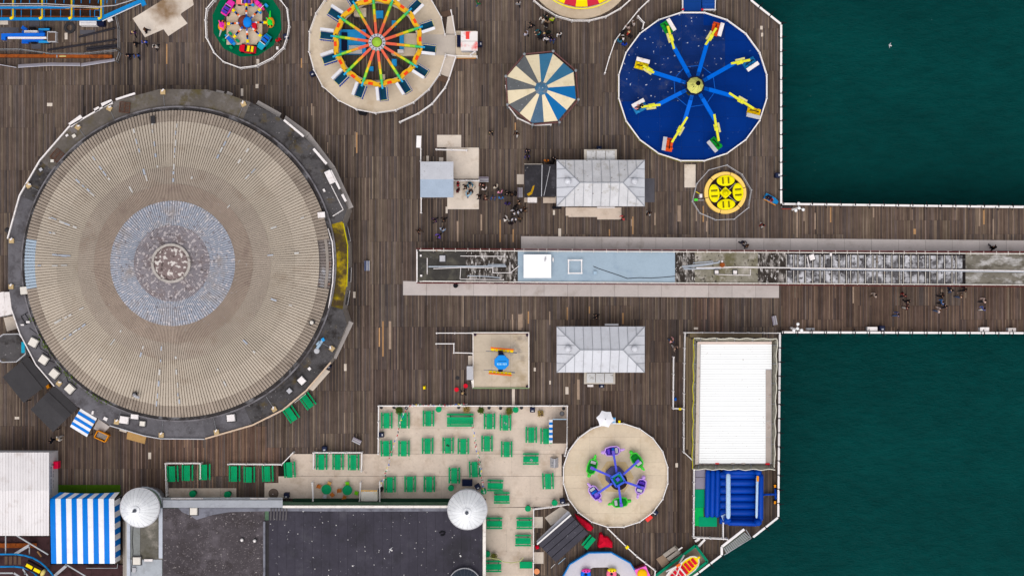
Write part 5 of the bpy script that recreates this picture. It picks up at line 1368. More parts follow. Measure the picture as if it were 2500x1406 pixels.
car_me['trim'] = MB().box((0, -0.38, 0.53), (1.46, 0.06, 0.05)).box((0.72, 0, 0.53), (0.06, 0.78, 0.05)).box((-0.72, 0, 0.53), (0.06, 0.78, 0.05)).mesh('trim', CREM)
car_me['seat'] = MB().box((0, 0.02, 0.52), (1.36, 0.6, 0.06)).box((0, 0.26, 0.62), (1.36, 0.12, 0.2)).mesh('seat', CARS)
car_me['hood'] = MB().loft([[(-0.74, 0.4, 0.5), (-0.74, 0.48, 0.5), (-0.74, 0.76, 1.0), (-0.74, 0.44, 1.06)], [(0.74, 0.4, 0.5), (0.74, 0.48, 0.5), (0.74, 0.76, 1.0), (0.74, 0.44, 1.06)]]).mesh('hood', CANW)
for i in range(14):
    a = R(-7 + 360 / 14 * i)
    def at(f, z0=4.0, z1=2.95):
        r = lerp(0.9, L(112, 2.9), f); return Vector((lerp(hx, cr.x, f) + math.cos(a) * r, lerp(hy, cr.y, f) + math.sin(a) * r, lerp(z0, z1, f)))
    fs_ = (0, 0.30, 0.5, 0.64, 0.78, 0.93, 1.0)
    ar = None
    for k in range(6):
        w = 0.28 - 0.03 * k * 0.6
        mb = MB().beam(at(fs_[k]), at(fs_[k + 1] if k < 5 else 1.04), w, 0.2)
        if k == 0: ar = part('arm', mb, RB[0], t)
        else: part('arm_section', mb, RB[k], ar)
    sm = MB()
    for k in range(22):
        p_ = at(0.4 + 0.5 * k / 22); sd = Vector((-math.sin(a), math.cos(a), 0))
        for sg in (-1, 1): sm.box(p_ + sd * sg * 0.15 + Vector((0, 0, 0.06)), (0.06, 0.06, 0.06))
    part('stud_lights', sm, STUD, ar, stuff=True)
    cq = P(923, 104, 2.7) + Vector((math.cos(a), math.sin(a), 0)) * L(126, 2.7)
    cz = 2.2
    o = link('car', car_me['shell'], t, Vector((cq.x, cq.y, cz)) - wloc(t), a + PI)
    for nm in ('trim', 'seat', 'hood'): link(nm, car_me[nm], o)
# red and white kiosk on its landing
t = thing('ticket_kiosk', 'small kiosk with peeling red and white roof by the rainbow arm ride', 'kiosk', P(1140, 108))
part('landing', MB().prism(PP(rect(1112.5, 76, 1163, 142), 0.5), 0.003, 0.5), FLOORB, t)
part('landing_edge', MB().prism(PP(rect(1113, 139, 1162, 143), 0.3), 0.003, 0.3), OCHRE, t)
part('wall', MB().prism(PP(rect(1126, 80, 1162, 122), 2.3), 0.501, 2.25), LGREY, t)
PEEL = M('peeling_white_roof', (232, 224, 220), 0.6, 0.05, 0.8, stain=((226, 60, 54), 0.36, 0.9))
part('roof_sheet', MB().prism(PP(rect(1125, 77, 1166, 100.5), 2.5), 2.26, 2.42), PEEL, t); part('roof_sheet', MB().prism(PP(rect(1125, 101.5, 1166, 124), 2.5), 2.26, 2.44), PEEL, t)
part('red_panel', MB().prism(PP(rect(1137, 77.5, 1146, 96), 2.5), 2.421, 2.427), M('faded_red', (232, 74, 66), 0.6, 0.06), t)
part('doorway', MB().prism(PP(rect(1115.5, 86, 1125, 114), 1.2), 0.501, 1.2), NAVY, t)
fence('diagonal white gate rail below the red kiosk', [(1149, 134), (1160, 125)], z0=0.5, step=40, bal=False)
# ---------------------------------------------------------------- red and yellow striped tent at the top
def striped_tent(label, cx, cy, r_px, n, cols, ze, za, rim=None, a0=0.0):
    q = P(cx, cy, ze); t = thing('carousel_tent', label, 'tent', (q.x, q.y, 0))
    r = L(r_px, ze)
    for i in range(n):
        b0, b1 = a0 + 2 * PI * i / n, a0 + 2 * PI * (i + 1) / n
        am = (b0 + b1) / 2
        vs = [(0, 0, za)]
        for f in (0.4, 0.75, 1.0):
            zf = ze + (za - ze) * (1 - f) ** 1.15
            vs += [(r * f * math.cos(b0), r * f * math.sin(b0), zf), (r * f * math.cos(b1), r * f * math.sin(b1), zf)]
        vs += [(r * math.cos(b0), r * math.sin(b0), ze - 0.35), (r * math.cos(b1), r * math.sin(b1), ze - 0.35)]
        part('canvas_stripe', MB().add(vs, [(0, 1, 2), (1, 3, 4, 2), (3, 5, 6, 4), (5, 7, 8, 6)]), cols[i % len(cols)], t, False, True)
    return t
t = striped_tent('round red and yellow striped carousel tent cut by the top edge', 1420, -104, 121, 26, (M('crimson_canvas', (196, 40, 62), 0.5, 0.06), M('yellow_canvas', (255, 210, 0), 0.5, 0.04)), 3.6, 5.5)
part('platform', MB().lathe((0, 0, 0.003), [(L(133), 0), (L(133), 0.4), (L(130), 0.45)], 48), FLOORB, t, False, True)
part('platform_edge', MB().ring((0, 0), L(123.5, 3.3), L(126, 3.3), 3.2, 3.4, 48), YELP, t, local=True)
for i in range(8): part('pole', MB().tube((L(110) * math.cos(i * PI / 4), L(110) * math.sin(i * PI / 4), 0.45), (L(110) * math.cos(i * PI / 4), L(110) * math.sin(i * PI / 4), 3.4), 0.08), CREM, t, False, True)
fence('white railing curving below the red and yellow tent', [(1303, 0), (1321, 16), (1358, 39), (1397, 50), (1439, 50), (1480, 40), (1516, 20), (1545, -6), (1576, -60)], step=42)
# ---------------------------------------------------------------- octagonal blue and cream canopy
OCT = [(1280, 133), (1350.5, 126), (1405.6, 173), (1412, 243.6), (1366, 299), (1300, 305), (1239, 256), (1235, 187)]
t = thing('striped_canopy', 'octagonal faded blue and cream striped canopy in the middle of the deck', 'canopy', P(1324, 216))
CRC = M('cream_canvas', (226, 210, 178), 0.6, 0.05, 0.6, rv=0.03, stain=((206, 188, 150), 0.25, 0.7)); BLC = M('faded_blue_canvas', (58, 112, 146), 0.6, 0.08, 0.8, stain=((84, 120, 140), 0.2, 1.0)); BLC2 = M('strong_blue_canvas', (22, 104, 164), 0.6, 0.06, 0.8); GRC = M('greyed_canvas', (96, 98, 100), 0.65, 0.1, 0.8, speck=((140, 142, 146), 0.15, 4.0)); BGC = M('grey_blue_canvas', (78, 104, 128), 0.65, 0.1, 0.8, speck=((150, 156, 166), 0.12, 4.0))
ZO, ZT = 3.0, 4.3
inset = [(1322 + (x_ - 1324) * 0.955, 216 + (y_ - 216) * 0.955) for x_, y_ in OCT]
def edge_hit(ang):
    dx, dy = math.cos(ang), math.sin(ang); best = None
    for i in range(8):
        a, b = inset[i], inset[(i + 1) % 8]
        ex, ey = b[0] - a[0], b[1] - a[1]; den = dx * ey - dy * ex
        if abs(den) < 1e-9: continue
        s_ = ((a[0] - 1322) * ey - (a[1] - 215.5) * ex) / den; u = ((a[0] - 1322) * dy - (a[1] - 215.5) * dx) / den
        if s_ > 0 and -1e-6 <= u <= 1 + 1e-6: best = s_
    return (1322 + dx * best, 215.5 + dy * best)
seq = [BLC2, CRC, BLC2, CRC, BLC, CRC, GRC, CRC, GRC, CRC, GRC, CRC, BLC, CRC, BLC, CRC]
angs = [3.0 + 22.5 * i for i in range(17)]
ap = P(1322, 215.5, ZT)
def cw_angle(i): return R(-4 + 22.5 * i)
for i in range(16):
    b0, b1 = cw_angle(i), cw_angle(i + 1)
    cor = [(math.atan2(y_ - 215.5, x_ - 1322) % (2 * PI), (x_, y_)) for x_, y_ in inset]
    pts = [edge_hit(b0)] + [p for a_, p in sorted(cor, key=lambda c: (c[0] - b0) % (2 * PI)) if 0.005 < (a_ - b0) % (2 * PI) < (b1 - b0) - 0.005] + [edge_hit(b1)]
    w3 = [P(*p, ZO) for p in pts]
    mm = [BLC2, CRC, BLC2, CRC, BLC, CRC, BGC, CRC, GRC, CRC, GRC, CRC, BLC, CRC, BLC, CRC][i] if False else None
    order = {0: BLC2, 2: BLC2, 4: BGC, 6: GRC, 8: GRC, 10: GRC, 12: BLC, 14: BLC}
    mm = order.get(i, CRC)
    part('canvas_stripe', MB().add([ap] + w3, [(0,) + tuple(range(len(w3), 0, -1))]), mm, t)
part('apex_patch', MB().lathe((ap.x, ap.y, ZT - 0.13), [(0.75, -0.1), (0.5, 0.05), (0.05, 0.22)], 8), M('scuffed_blue_apex', (70, 110, 140), 0.6, 0.2, 2, stain=((120, 124, 130), 0.4, 1.5), speck=((200, 200, 204), 0.2, 5)), t)
DTR = M('maroon_frame', (106, 72, 70), 0.6, 0.15)
for i in range(8):
    a, b = OCT[i], OCT[(i + 1) % 8]
    part('frame_beam', MB().beam(P(*a, ZO), P(*b, ZO), 0.13, 0.14), DTR, t)
    part('fascia_panel', MB().beam(P(a[0] * 0.985 + 1324 * 0.015, a[1] * 0.985 + 216 * 0.015, ZO - 0.35), P(b[0] * 0.985 + 1324 * 0.015, b[1] * 0.985 + 216 * 0.015, ZO - 0.35), 0.05, 0.6), DRUST, t)
    q = P(*a, ZO); part('post', MB().tube((q.x, q.y, 0.004), (q.x, q.y, ZO + 0.1), 0.09).lathe((q.x, q.y, ZO + 0.06), [(0.16, 0), (0.16, 0.12), (0.05, 0.2)], 8), STEEL, t)
part('inner_drum', MB().lathe(P(1324, 216, 0.004), [(1.6, 0), (1.6, 2.6)], 16), DRUST, t)
fence('white railing hugging the lower left of the striped canopy', [(1235, 210), (1240, 258), (1263, 288), (1300, 305), (1345, 304)], h=1.05, step=60, bal=False)
# ---------------------------------------------------------------- big blue flying ride, top right
t = thing('flying_arm_ride', 'large dark blue round ride with eight blue arms and yellow gondola carriers', 'fairground ride', P(1691, 212))
blue_ride = t
ZB = 0.9
BPOLY = ngon(1691.5, 212, 184.5, 20, R(9))
part('platform_base', MB().prism(PP(BPOLY, ZB), 0.003, ZB - 0.06), M('yellow_green_skirt', (150, 140, 40), 0.6, 0.12), t)
BFL = M('dark_blue_floor', (0, 46, 124), 0.6, 0.06, 0.6, rv=0.05, speck=((70, 104, 160), 0.02, 2.5))
BFW = M('scuffed_blue_floor', (16, 46, 108), 0.55, 0.10, 0.8, rv=0.10, stain=((58, 70, 110), 0.25, 0.8), speck=[((196, 200, 218), 0.16, 2.2)])
yy = 26
while yy < 398:
    xx = 1505
    while xx < 1878:
        q = clip_rect(BPOLY, xx + 0.12, yy + 0.12, xx + 52.9, yy + 36.9)
        if len(q) > 2 and abs(area2(q)) > 10:
            worn = xx + 26 < 1700 and yy + 18 < 235 and (xx + yy) < 1860 or (xx + 26 < 1790 and 60 < yy < 160 and xx > 1690)
            part('floor_panel', MB().prism(PP(q, ZB), ZB - 0.059, ZB + rnd.uniform(0, 0.005)), BFW if worn else BFL, t)
        xx += 53
    yy += 37
fence('white rail round the edge of the dark blue ride platform', [p for p in ngon(1691.5, 212, 183, 20, R(9))], h=0.5, z0=ZB, bal=False, step=120, rail=0.13, closed=True)
hubp = P(1699, 207, 4.6); hx, hy = hubp.x, hubp.y
part('column', MB().tube((hx, hy, ZB), (hx, hy, 4.0), 0.7, 12, 0.5), M('olive_machinery', (90, 92, 40), 0.6, 0.2), t)
part('drive_ring', MB().ring((hx, hy), 0.4, 1.05, 3.6, 4.0, 16), NAVY, t)
STEELB = M('pale_yellow_cone', (226, 222, 120), 0.45, 0.08, 2)
for i in range(9):
    a0, a1 = 2 * PI * i / 9, 2 * PI * (i + 1) / 9
    vs = [(hx + 0.9 * math.cos(a0), hy + 0.9 * math.sin(a0), 4.0), (hx + 0.9 * math.cos(a1), hy + 0.9 * math.sin(a1), 4.0), (hx + 0.16 + 0.26 * math.cos(a1 - 0.06), hy + 0.06 + 0.26 * math.sin(a1 - 0.06), 5.2), (hx + 0.16 + 0.26 * math.cos(a0 + 0.06), hy + 0.06 + 0.26 * math.sin(a0 + 0.06), 5.2)]
    part('cone_panel', MB().add(vs, [(0, 1, 2, 3)]), STEELB, t)
part('cone_core', MB().lathe((hx, hy, 3.98), [(0.85, 0), (0.3, 0.9)], 16), BLACK, t)
ARMB = M('ride_arm_blue', (0, 100, 212), 0.4, 0.05); YG = M('carrier_yellow', (226, 222, 60), 0.4, 0.06)
ends = [(1793, 155), (1727, 103), (1642, 110), (1591, 176), (1603, 258), (1670, 299), (1745, 293), (1791, 236)]
gond = [((1829, 149), (1838, 163), (110, -75), (20, 110, 170), WHITE), ((1747, 72), (1760, 73), (-30, 110), (226, 84, 30), WHITE), ((1629, 67), (1639, 61), (60, 100), (20, 150, 50), WHITE), ((1569, 163), (1570, 148), (115, 30), (230, 200, 10), WHITE),
        ((1565, 263), (1558, 252), (110, -60), (40, 130, 190), WHITE), ((1639, 349), (1622, 351), (-15, 105), (226, 84, 30), LGREY), ((1753, 346), (1739, 358), (75, 90), (20, 150, 50), LGREY), ((1838, 267), (1839, 284), (105, 25), (235, 190, 10), LGREY)]
brace = []
for (ex, ey), (cl_, pn, dr, cc, pm_) in zip(ends, gond):
    E = P(ex, ey, 2.9); Hh = Vector((hx, hy, 3.8)); d = (E - Hh).normalized()
    ar = part('arm', MB().beam(Hh + d * 1.6, E, 0.42, 0.3), ARMB, t)
    sd = Vector((-d.y, d.x, 0)).normalized()
    for s_ in (-0.15, -0.05, 0.05, 0.15): part('strut', MB().beam(Hh + d * 0.75 + sd * s_, Hh + d * 1.75 + sd * s_, 0.05, 0.1), ARMB, ar)
    brace.append((Hh + d * 2.3 + sd * 0.2, Hh + d * 2.3 - sd * 0.2))
    Cc = P(cl_[0], cl_[1], 2.4)
    out = (Cc - E); out.z = 0
    ca = part('carrier', MB().beam(E - out * 0.25 + Vector((0, 0, 0.2)), Cc + Vector((0, 0, 0.45)), 0.24, 0.28), YG, t)
    mid = E.lerp(Cc, 0.42); s2 = Vector((-out.y, out.x, 0)).normalized()
    part('counterweight', MB().beam(mid - out.normalized() * 0.6 + s2 * 0.25 + Vector((0, 0, 0.3)), mid + out.normalized() * 0.45 + s2 * 0.28 + Vector((0, 0, 0.3)), 0.22, 0.26), CREM, ca)
    part('pivot', MB().lathe(mid + Vector((0, 0, 0.2)), [(0.22, 0), (0.22, 0.25), (0.1, 0.3)], 10), YG, ca)
    part('counterweight', MB().beam(mid - s2 * 0.2 - out.normalized() * 0.5 + Vector((0, 0, 0.28)), mid - s2 * 0.16 + out.normalized() * 0.2 + Vector((0, 0, 0.28)), 0.12, 0.2), YG, ca)
    dv = Vector((dr[0], -dr[1], 0)).normalized(); pv = P(pn[0], pn[1], 2.6); cv = Cc
    gm = M('gondola_%d_%d_%d' % cc, cc, 0.4, 0.08)
    pp_ = (cv - pv); pp_.z = 0; pp_ = (pp_ - dv * pp_.dot(dv)).normalized()
    go = part('gondola', MB().beam(pv - dv * 0.72 + pp_ * 0.55 - Vector((0, 0, 0.5)), pv + dv * 0.72 + pp_ * 0.55 - Vector((0, 0, 0.5)), 0.8, 0.3), gm, t)
    part('canopy', MB().beam(pv - dv * 0.74, pv + dv * 0.74, 0.42, 0.1), pm_, go)
    for k in range(2):
        for s_ in (0.36, 0.78):
            q = pv + dv * (0.40 * (-1 if k else 1)) + pp_ * s_ + Vector((0, 0, -0.28))
            part('seat', MB().ellipsoid(q, 0.26, 0.2, 0.2, 10, 5), gm, go, True)
    part('restraint', MB().path([pv - dv * 0.5 + pp_ * 0.6 - Vector((0, 0, 0.02)), pv + dv * 0.5 + pp_ * 0.6 - Vector((0, 0, 0.02))], 0.05, 6), BLACK, go)
for i in range(8):
    part('brace', MB().beam(brace[i][0], brace[(i + 1) % 8][1], 0.05, 0.05), BLUE, t)
part('ramp', MB().prism(PP(rect(1668, -20, 1712, 29), 0.7), 0.004, 0.84), M('ramp_blue', (16, 60, 130), 0.5, 0.06), t)
for i in range(6):
    part('step', MB().prism(PP(rect(1714 + 0, -22 + i * 7.8, 1745, -15.2 + i * 7.8 + 0.4), 0.5), 0.004, 0.15 + 0.11 * i), M('step_blue', (24, 72, 150), 0.5, 0.08, rv=0.1), t)
fence('white hand rail right of the blue ride steps', [(1747, -10), (1746, 24), (1714, 24)], step=40, bal=False)
fence('white hand rail left of the blue ride ramp', [(1667, -10), (1667, 28)], step=40, bal=False)
for px in (1667, 1714): solo('red_lamp', MB().lathe(P(px, 25, 0.9), [(0.12, 0), (0.12, 0.3), (0.05, 0.36)], 10), RED, 'small red lamp at the %s corner of the blue ride ramp' % ('left' if px < 1700 else 'right'), 'lamp', P(px, 25, 0.9))
fence('white queue railing running up beside the blue ride', [(1477, 178), (1488, 140), (1502, 100), (1527, 65), (1560, 24), (1585, 0), (1600, -20)], step=42)
fence('short white gate near the queue at the blue ride', [(1558, 40), (1572, 56), (1569, 70)], step=20, bal=False)

# ---------------------------------------------------------------- yellow oval teacup ride
t = thing('tub_ride', 'small roundabout with four yellow oval tubs inside a pale orange ring', 'fairground ride', P(1771, 471))
RING_O = M('pale_orange_ring', (250, 206, 110), 0.45, 0.05, 1)
q = P(1771, 471, 0.6)
part('floor', MB().lathe((q.x, q.y, 0.004), [(L(43), 0), (L(43), 0.12)], 32), M('dark_plum_floor', (52, 34, 44), 0.6, 0.15), t)
for i in range(6):
    a0, a1 = R(15 + 60 * i) + 0.015, R(75 + 60 * i) - 0.015
    part('ring_segment', MB().ring((q.x, q.y), L(42), L(51), 0.004, 0.6, 12, a0, a1), RING_O, t)
    part('joint', MB().box((q.x + L(51) * math.cos(a0), q.y + L(51) * math.sin(a0), 0.32), (0.16, 0.12, 0.5), a0), NAVY, t)
TUBY = M('tub_yellow', (246, 232, 10), 0.35, 0.04); SEATD = M('tub_seat_brown', (120, 110, 20), 0.5, 0.15)
for i, (px, py) in enumerate(((1770, 442), (1800, 470), (1771, 500), (1742, 473))):
    p_ = P(px, py, 0.6); rz = 0 if i % 2 == 0 else PI / 2
    o = local_part('tub', MB().lathe((0, 0, 0), [(0.7, 0), (0.98, 0.35), (1.0, 0.55), (0.9, 0.58)], 24, sx=1.0, sy=0.6), TUBY, t, P(px, py, 0.16) * 1.0, rz + R(4), True)
    for sx in (-0.32, 0.3): link('seat', MB().box((sx, 0, 0.6), (0.17, 0.72, 0.06)).mesh('seat', SEATD), o)
    for sx in (-0.6, 0.0, 0.62): link('bench', MB().box((sx, 0, 0.61), (0.26, 0.7, 0.08), top=0.85).mesh('bench', TUBY), o)
part('centre_table', MB().prism(PP(ngon(1771, 471, 15, 4), 0.6), 0.13, 0.7), TUBY, t); part('centre_bell', MB().lathe((q.x, q.y, 0.7), [(0.36, 0), (0.3, 0.35), (0.14, 0.5), (0.12, 0.7), (0.02, 0.75)], 16), TUBY, t, True)
part('spider', MB().beam(P(1745, 450, 0.25), P(1797, 494, 0.25), 0.07, 0.06).beam(P(1748, 494, 0.25), P(1796, 447, 0.25), 0.07, 0.06), LGREY, t)
fence('thin grey ten sided railing round the yellow tubs', [(1775, 403), (1731.5, 415), (1702, 448), (1691, 491), (1709, 520), (1749, 537), (1793, 535), (1828, 507), (1835, 464), (1812, 426)], h=1.0, mat=LGREY, bal=False, step=200, rail=0.045, post=0.11, closed=True)
t = thing('control_stand', 'small white control stand with lime light at the tub ride gate', 'control box', P(1708, 482))
part('stand', MB().box(P(1710, 479, 0.5), (0.28, 0.4, 1.0)), WHITE, t); part('lime_panel', MB().box(P(1699, 488, 0.9), (0.38, 0.26, 0.12)), LIME, t); part('bar', MB().tube(P(1692, 489, 0.8), P(1718, 489, 0.8), 0.03), LGREY, t); part('yellow_bar', MB().tube(P(1699, 468, 0.8), P(1709, 474, 0.8), 0.04), YEL, t)
# ---------------------------------------------------------------- square swing ride
t = thing('square_ride', 'square beige platform ride with blue octagon top and two yellow seat rows', 'fairground ride', P(1223, 880))
ZQ = 0.8
part('platform_base', MB().prism(PP(rect(1153.5, 811.5, 1291.5, 947.5), ZQ), 0.003, ZQ - 0.06), DRUST, t)
SQF = M('weathered_square_floor', (200, 184, 164), 0.7, 0.07, 0.4, rv=0.03, stain=[((168, 148, 120), 0.32, 0.35), ((140, 130, 124), 0.14, 0.5)])
tiles(t, rect(1156, 815, 1290, 946), 45, 44, ZQ - 0.059, ZQ, SQF)
part('edge_kerb', MB().beam(P(1154, 812, ZQ + 0.05), P(1292, 812, ZQ + 0.05), 0.12, 0.2), CORN, t); part('edge_kerb', MB().beam(P(1291, 813.5, ZQ + 0.05), P(1291, 945.5, ZQ + 0.05), 0.12, 0.2), CORN, t); part('edge_kerb', MB().beam(P(1155, 813.5, ZQ + 0.05), P(1155, 945.5, ZQ + 0.05), 0.1, 0.2), CORN, t)
part('edge_kerb', MB().beam(P(1154, 947, ZQ + 0.05), P(1292, 947, ZQ + 0.05), 0.12, 0.2), M('green_kerb', (130, 150, 110), 0.6, 0.12), t)
part('mast', MB().tube(P(1224, 866, ZQ), P(1224, 866, 3.8), 0.3, 12), NAVY, t)
part('top_plate', MB().prism(PP(ngon(1224.5, 884.5, 19.5, 8, R(22.5)), 4.4), 3.9, 4.4, inset=0.05), M('octagon_blue', (30, 140, 226), 0.35, 0.05), t)
mk = M('pale_blue_marks', (160, 216, 246), 0.4, 0.05)
for i, w_ in enumerate((2.6, 2.2, 2.8, 1.6, 2.6, 2.4, 2.8)):
    part('mark', MB().box(P(1214.5 + i * 3.5, 888.5 + (i % 2) * 0.5, 4.415), (L(w_ - 0.6), L(4.6), 0.012)).box(P(1214.5 + i * 3.5, 886.8, 4.418), (L(w_), L(1.0), 0.012)), mk, t)
part('mark', MB().box(P(1226, 881.5, 4.41), (L(20), L(0.8), 0.012)), MATS['navy_plastic'], t)
for cy_, sgn, px0, px1 in ((851.5, 1, 1198, 1254), (908, -1, 1193, 1249)):
    row = part('gondola_frame', MB().beam(P(px0, cy_ + 4.2 * sgn - 2.5 * 0, 2.6), P(px1 + 8, cy_ + 4.2 * sgn + 5.5, 2.6), 0.12, 0.12).beam(P(px0 - 12, cy_ + 5 * sgn, 2.5), P(px0 + 6, cy_ + 5 * sgn + 1, 2.5), 0.05, 0.05), M('slate_beam', (86, 98, 118), 0.5, 0.1), t)
    part('backrest', MB().beam(P(px0, cy_ - 3 * sgn, 2.7), P(px1, cy_ - 3 * sgn + 5, 2.7), 0.14, 0.5), ORAN, row)
    for k in range(6):
        f = (k + 0.5) / 6
        part('seat', MB().box(P(lerp(px0, px1, f), cy_ + lerp(0, 5, f) + 0.8 * sgn, 2.55), (L(8), L(6.5), 0.3), R(-5)), YEL, row)
    part('arm', MB().beam(P(1222, 880 - 15 * sgn, 3.6), P(1222, cy_ + 5 * sgn + 2, 2.6), 0.5, 0.3), NAVY, row)
for px, py in ((1160, 817), (1287, 818), (1287, 943)): part('corner_lamp', MB().lathe(P(px, py, ZQ), [(0.16, 0), (0.12, 0.3), (0.05, 0.36)], 8), M('plum_lamp', (70, 50, 70), 0.5, 0.1), t)
part('step', MB().prism(PP(rect(1143, 868, 1154, 891), 0.3), 0.004, 0.4), AWN2, t); part('booth', MB().prism(PP(rect(1139.5, 894, 1155, 927), 1.8), 0.004, 1.8), LGREY, t)
part('folded_sign', MB().add([P(1150, 929, 1.0), P(1157, 926, 1.0), P(1157, 946, 0.9), P(1153, 949, 0.1), P(1150, 929, 0.9), P(1157, 926, 0.9), P(1157, 946, 0.8), P(1153, 949, 0.0)], [(3, 2, 1, 0), (4, 5, 6, 7), (0, 1, 5, 4), (1, 2, 6, 5), (2, 3, 7, 6), (3, 0, 4, 7)]), CORN, t)
fence('white queue rail at the top left of the square ride', [(1066, 813), (1110, 813), (1153, 813)], step=44)
fence('stepped white queue rail left of the square ride', [(1065, 839), (1108, 839), (1108, 861), (1153, 862)], step=44)
# ---------------------------------------------------------------- six boat roundabout
t = thing('boat_roundabout', 'round beige ride with six purple and green boats on blue arms', 'fairground ride', P(1503, 1160))
MP = [(1503 + 127.5 * math.cos(R(9 + 18 * i)), 1160 + 126 * math.sin(R(9 + 18 * i))) for i in range(20)]
ZD = 0.5
part('platform_base', MB().prism(PP(MP, ZD), 0.003, ZD - 0.06), DGREY, t)
tiles(t, MP, 62, 31, ZD - 0.059, ZD, FLOORB)
HEX = M('ochre_hex_floor', (206, 180, 136), 0.7, 0.08, 0.6)
for i in range(6):
    a0, a1 = R(-57 + 60 * i), R(3 + 60 * i)
    p_ = [(1503, 1163), (1503 + 45 * math.cos(a0), 1163 + 43 * math.sin(a0)), (1503 + 45 * math.cos(a1), 1163 + 43 * math.sin(a1))]
    cxm = sum(x_ for x_, _ in p_) / 3; cym = sum(y_ for _, y_ in p_) / 3
    part('hex_panel', MB().prism(PP([(lerp(x_, cxm, 0.02), lerp(y_, cym, 0.02)) for x_, y_ in p_], ZD), ZD + 0.005, ZD + 0.03), HEX, t)
part('machine_base', MB().prism(PP(ngon(1502, 1162, 25, 8, 0.4), 1.1), ZD + 0.03, 1.1), M('patterned_base', (86, 84, 130), 0.5, 0.25, 3), t)
part('bulb_ring', MB().ring(P(1507, 1168, 0), 0.5, 0.95, 1.9, 2.1, 20), M('dark_bulbs', (50, 36, 40), 0.6, 0.3, 8), t)
hq = P(1508.5, 1170, 2.9)
part('column', MB().tube((hq.x, hq.y, 1.1), (hq.x, hq.y, 2.7), 0.3), NAVY, t)
sqp = ngon(1508.5, 1170, 18, 4, 0.25)
for i in range(4):
    a, b = sqp[i], sqp[(i + 1) % 4]
    part('hub_frame', MB().beam(P(*a, 2.9), P(*b, 2.9), 0.2, 0.35), M('hub_blue', (60, 96, 210), 0.4, 0.06), t)
part('hub_plate', MB().prism(PP(ngon(1508.5, 1170, 16, 4, 0.25), 2.6), 2.55, 2.65), GRN, t); part('hub_centre', MB().box((hq.x, hq.y, 2.75), (0.4, 0.4, 0.2), 0.7), PERI, t)
def boat(px, py, rz, hull, rim, inner, armend, lab):
    q = P(px, py, 0.95)
    def sec(x, w, z0): return [(x, -w * 0.7, z0), (x, w * 0.7, z0), (x, w, 0.5), (x, -w, 0.5)]
    o = local_part('boat', MB().loft([sec(-0.78, 0.12, 0.2), sec(-0.62, 0.36, 0.05), sec(-0.1, 0.46, 0.0), sec(0.35, 0.42, 0.0), sec(0.62, 0.26, 0.1), sec(0.72, 0.12, 0.2)]), hull, t, q, rz); o['label'] = lab; o.scale = (1.25, 1.15, 1.0)
    c_ = lambda nm, m_, mt, sm=False: link(nm, m_.mesh(nm, mt, sm), o)
    c_('well', MB().prism([(-0.55, -0.3), (0.45, -0.32), (0.52, 0), (0.45, 0.32), (-0.55, 0.3)], 0.5, 0.52), inner)
    c_('seat', MB().box((-0.36, 0, 0.56), (0.22, 0.5, 0.1)), hull); c_('seat', MB().box((0.05, 0, 0.56), (0.2, 0.54, 0.1)), BLUE if hull is PURP else DGREEN)
    c_('rim', MB().path([(-0.72, 0, 0.55), (-0.58, 0.36, 0.55), (-0.1, 0.45, 0.55), (0.4, 0.4, 0.55), (0.6, 0.22, 0.55), (0.6, -0.22, 0.55), (0.4, -0.4, 0.55), (-0.1, -0.45, 0.55), (-0.58, -0.36, 0.55), (-0.72, 0, 0.55)], 0.055, 6), rim)
    c_('tail', MB().lathe((-0.86, 0, 0.42), [(0.2, 0), (0.12, 0.16), (0.02, 0.24)], 8), rim)
    c_('figurehead', MB().ellipsoid((0.82, 0, 0.62), 0.2, 0.14, 0.16).ellipsoid((0.97, 0.03, 0.7), 0.12, 0.1, 0.1), rim, True)
    c_('deck', MB().box((0.34, 0, 0.56), (0.24, 0.5, 0.04)), LGREY)
    A = Vector((hq.x, hq.y, 2.75)); B = P(armend[0], armend[1], 2.1); d = (B - A).normalized()
    ar = part('arm', MB().beam(A + d * 0.75, B, 0.22, 0.2), PERI, t)
    part('arm_end', MB().beam(B - d * 0.35 + Vector((0, 0, 0.04)), B + d * 0.05 + Vector((0, 0, 0.04)), 0.32, 0.24), M('arm_end_violet', (110, 90, 200), 0.4, 0.1), ar); part('hanger', MB().tube(B, Vector((B.x, B.y, 1.45)), 0.05), PERI, ar)
DVI = M('deep_violet', (36, 26, 110), 0.5, 0.1)
boat(1495, 1099, R(8), PURP, LILAC, DVI, (1497, 1101), 'purple boat at the top'); boat(1554, 1122, R(-55), DGREEN, LIME, DGREEN, (1559, 1124), 'green boat at upper right'); boat(1563, 1186, R(-108), PURP, LILAC, DVI, (1571, 1191), 'purple boat at right')
boat(1512, 1224, R(188), DGREEN, LIME, DGREEN, (1517, 1235), 'green boat at the bottom'); boat(1451, 1200, R(125), PURP, LILAC, DVI, (1453, 1208), 'purple boat at lower left'); boat(1445, 1136, R(72), DGREEN, LIME, DGREEN, (1443, 1141), 'green boat at left')
fence('white railing round the six boat roundabout', [(x_, y_) for x_, y_ in [(1503 + 129 * math.cos(R(9 + 18 * i)), 1160 + 127.5 * math.sin(R(9 + 18 * i))) for i in range(20)]], h=1.0, step=60, closed=True)
t = thing('parasol', 'white six sided parasol at the top of the boat roundabout', 'parasol', P(1478, 1022))
q = P(1478, 1023, 2.4)
part('pole', MB().tube((q.x, q.y, 0.004), (q.x, q.y, 2.55), 0.03), LGREY, t)
PW = M('white_parasol', (238, 236, 240), 0.6, 0.03)
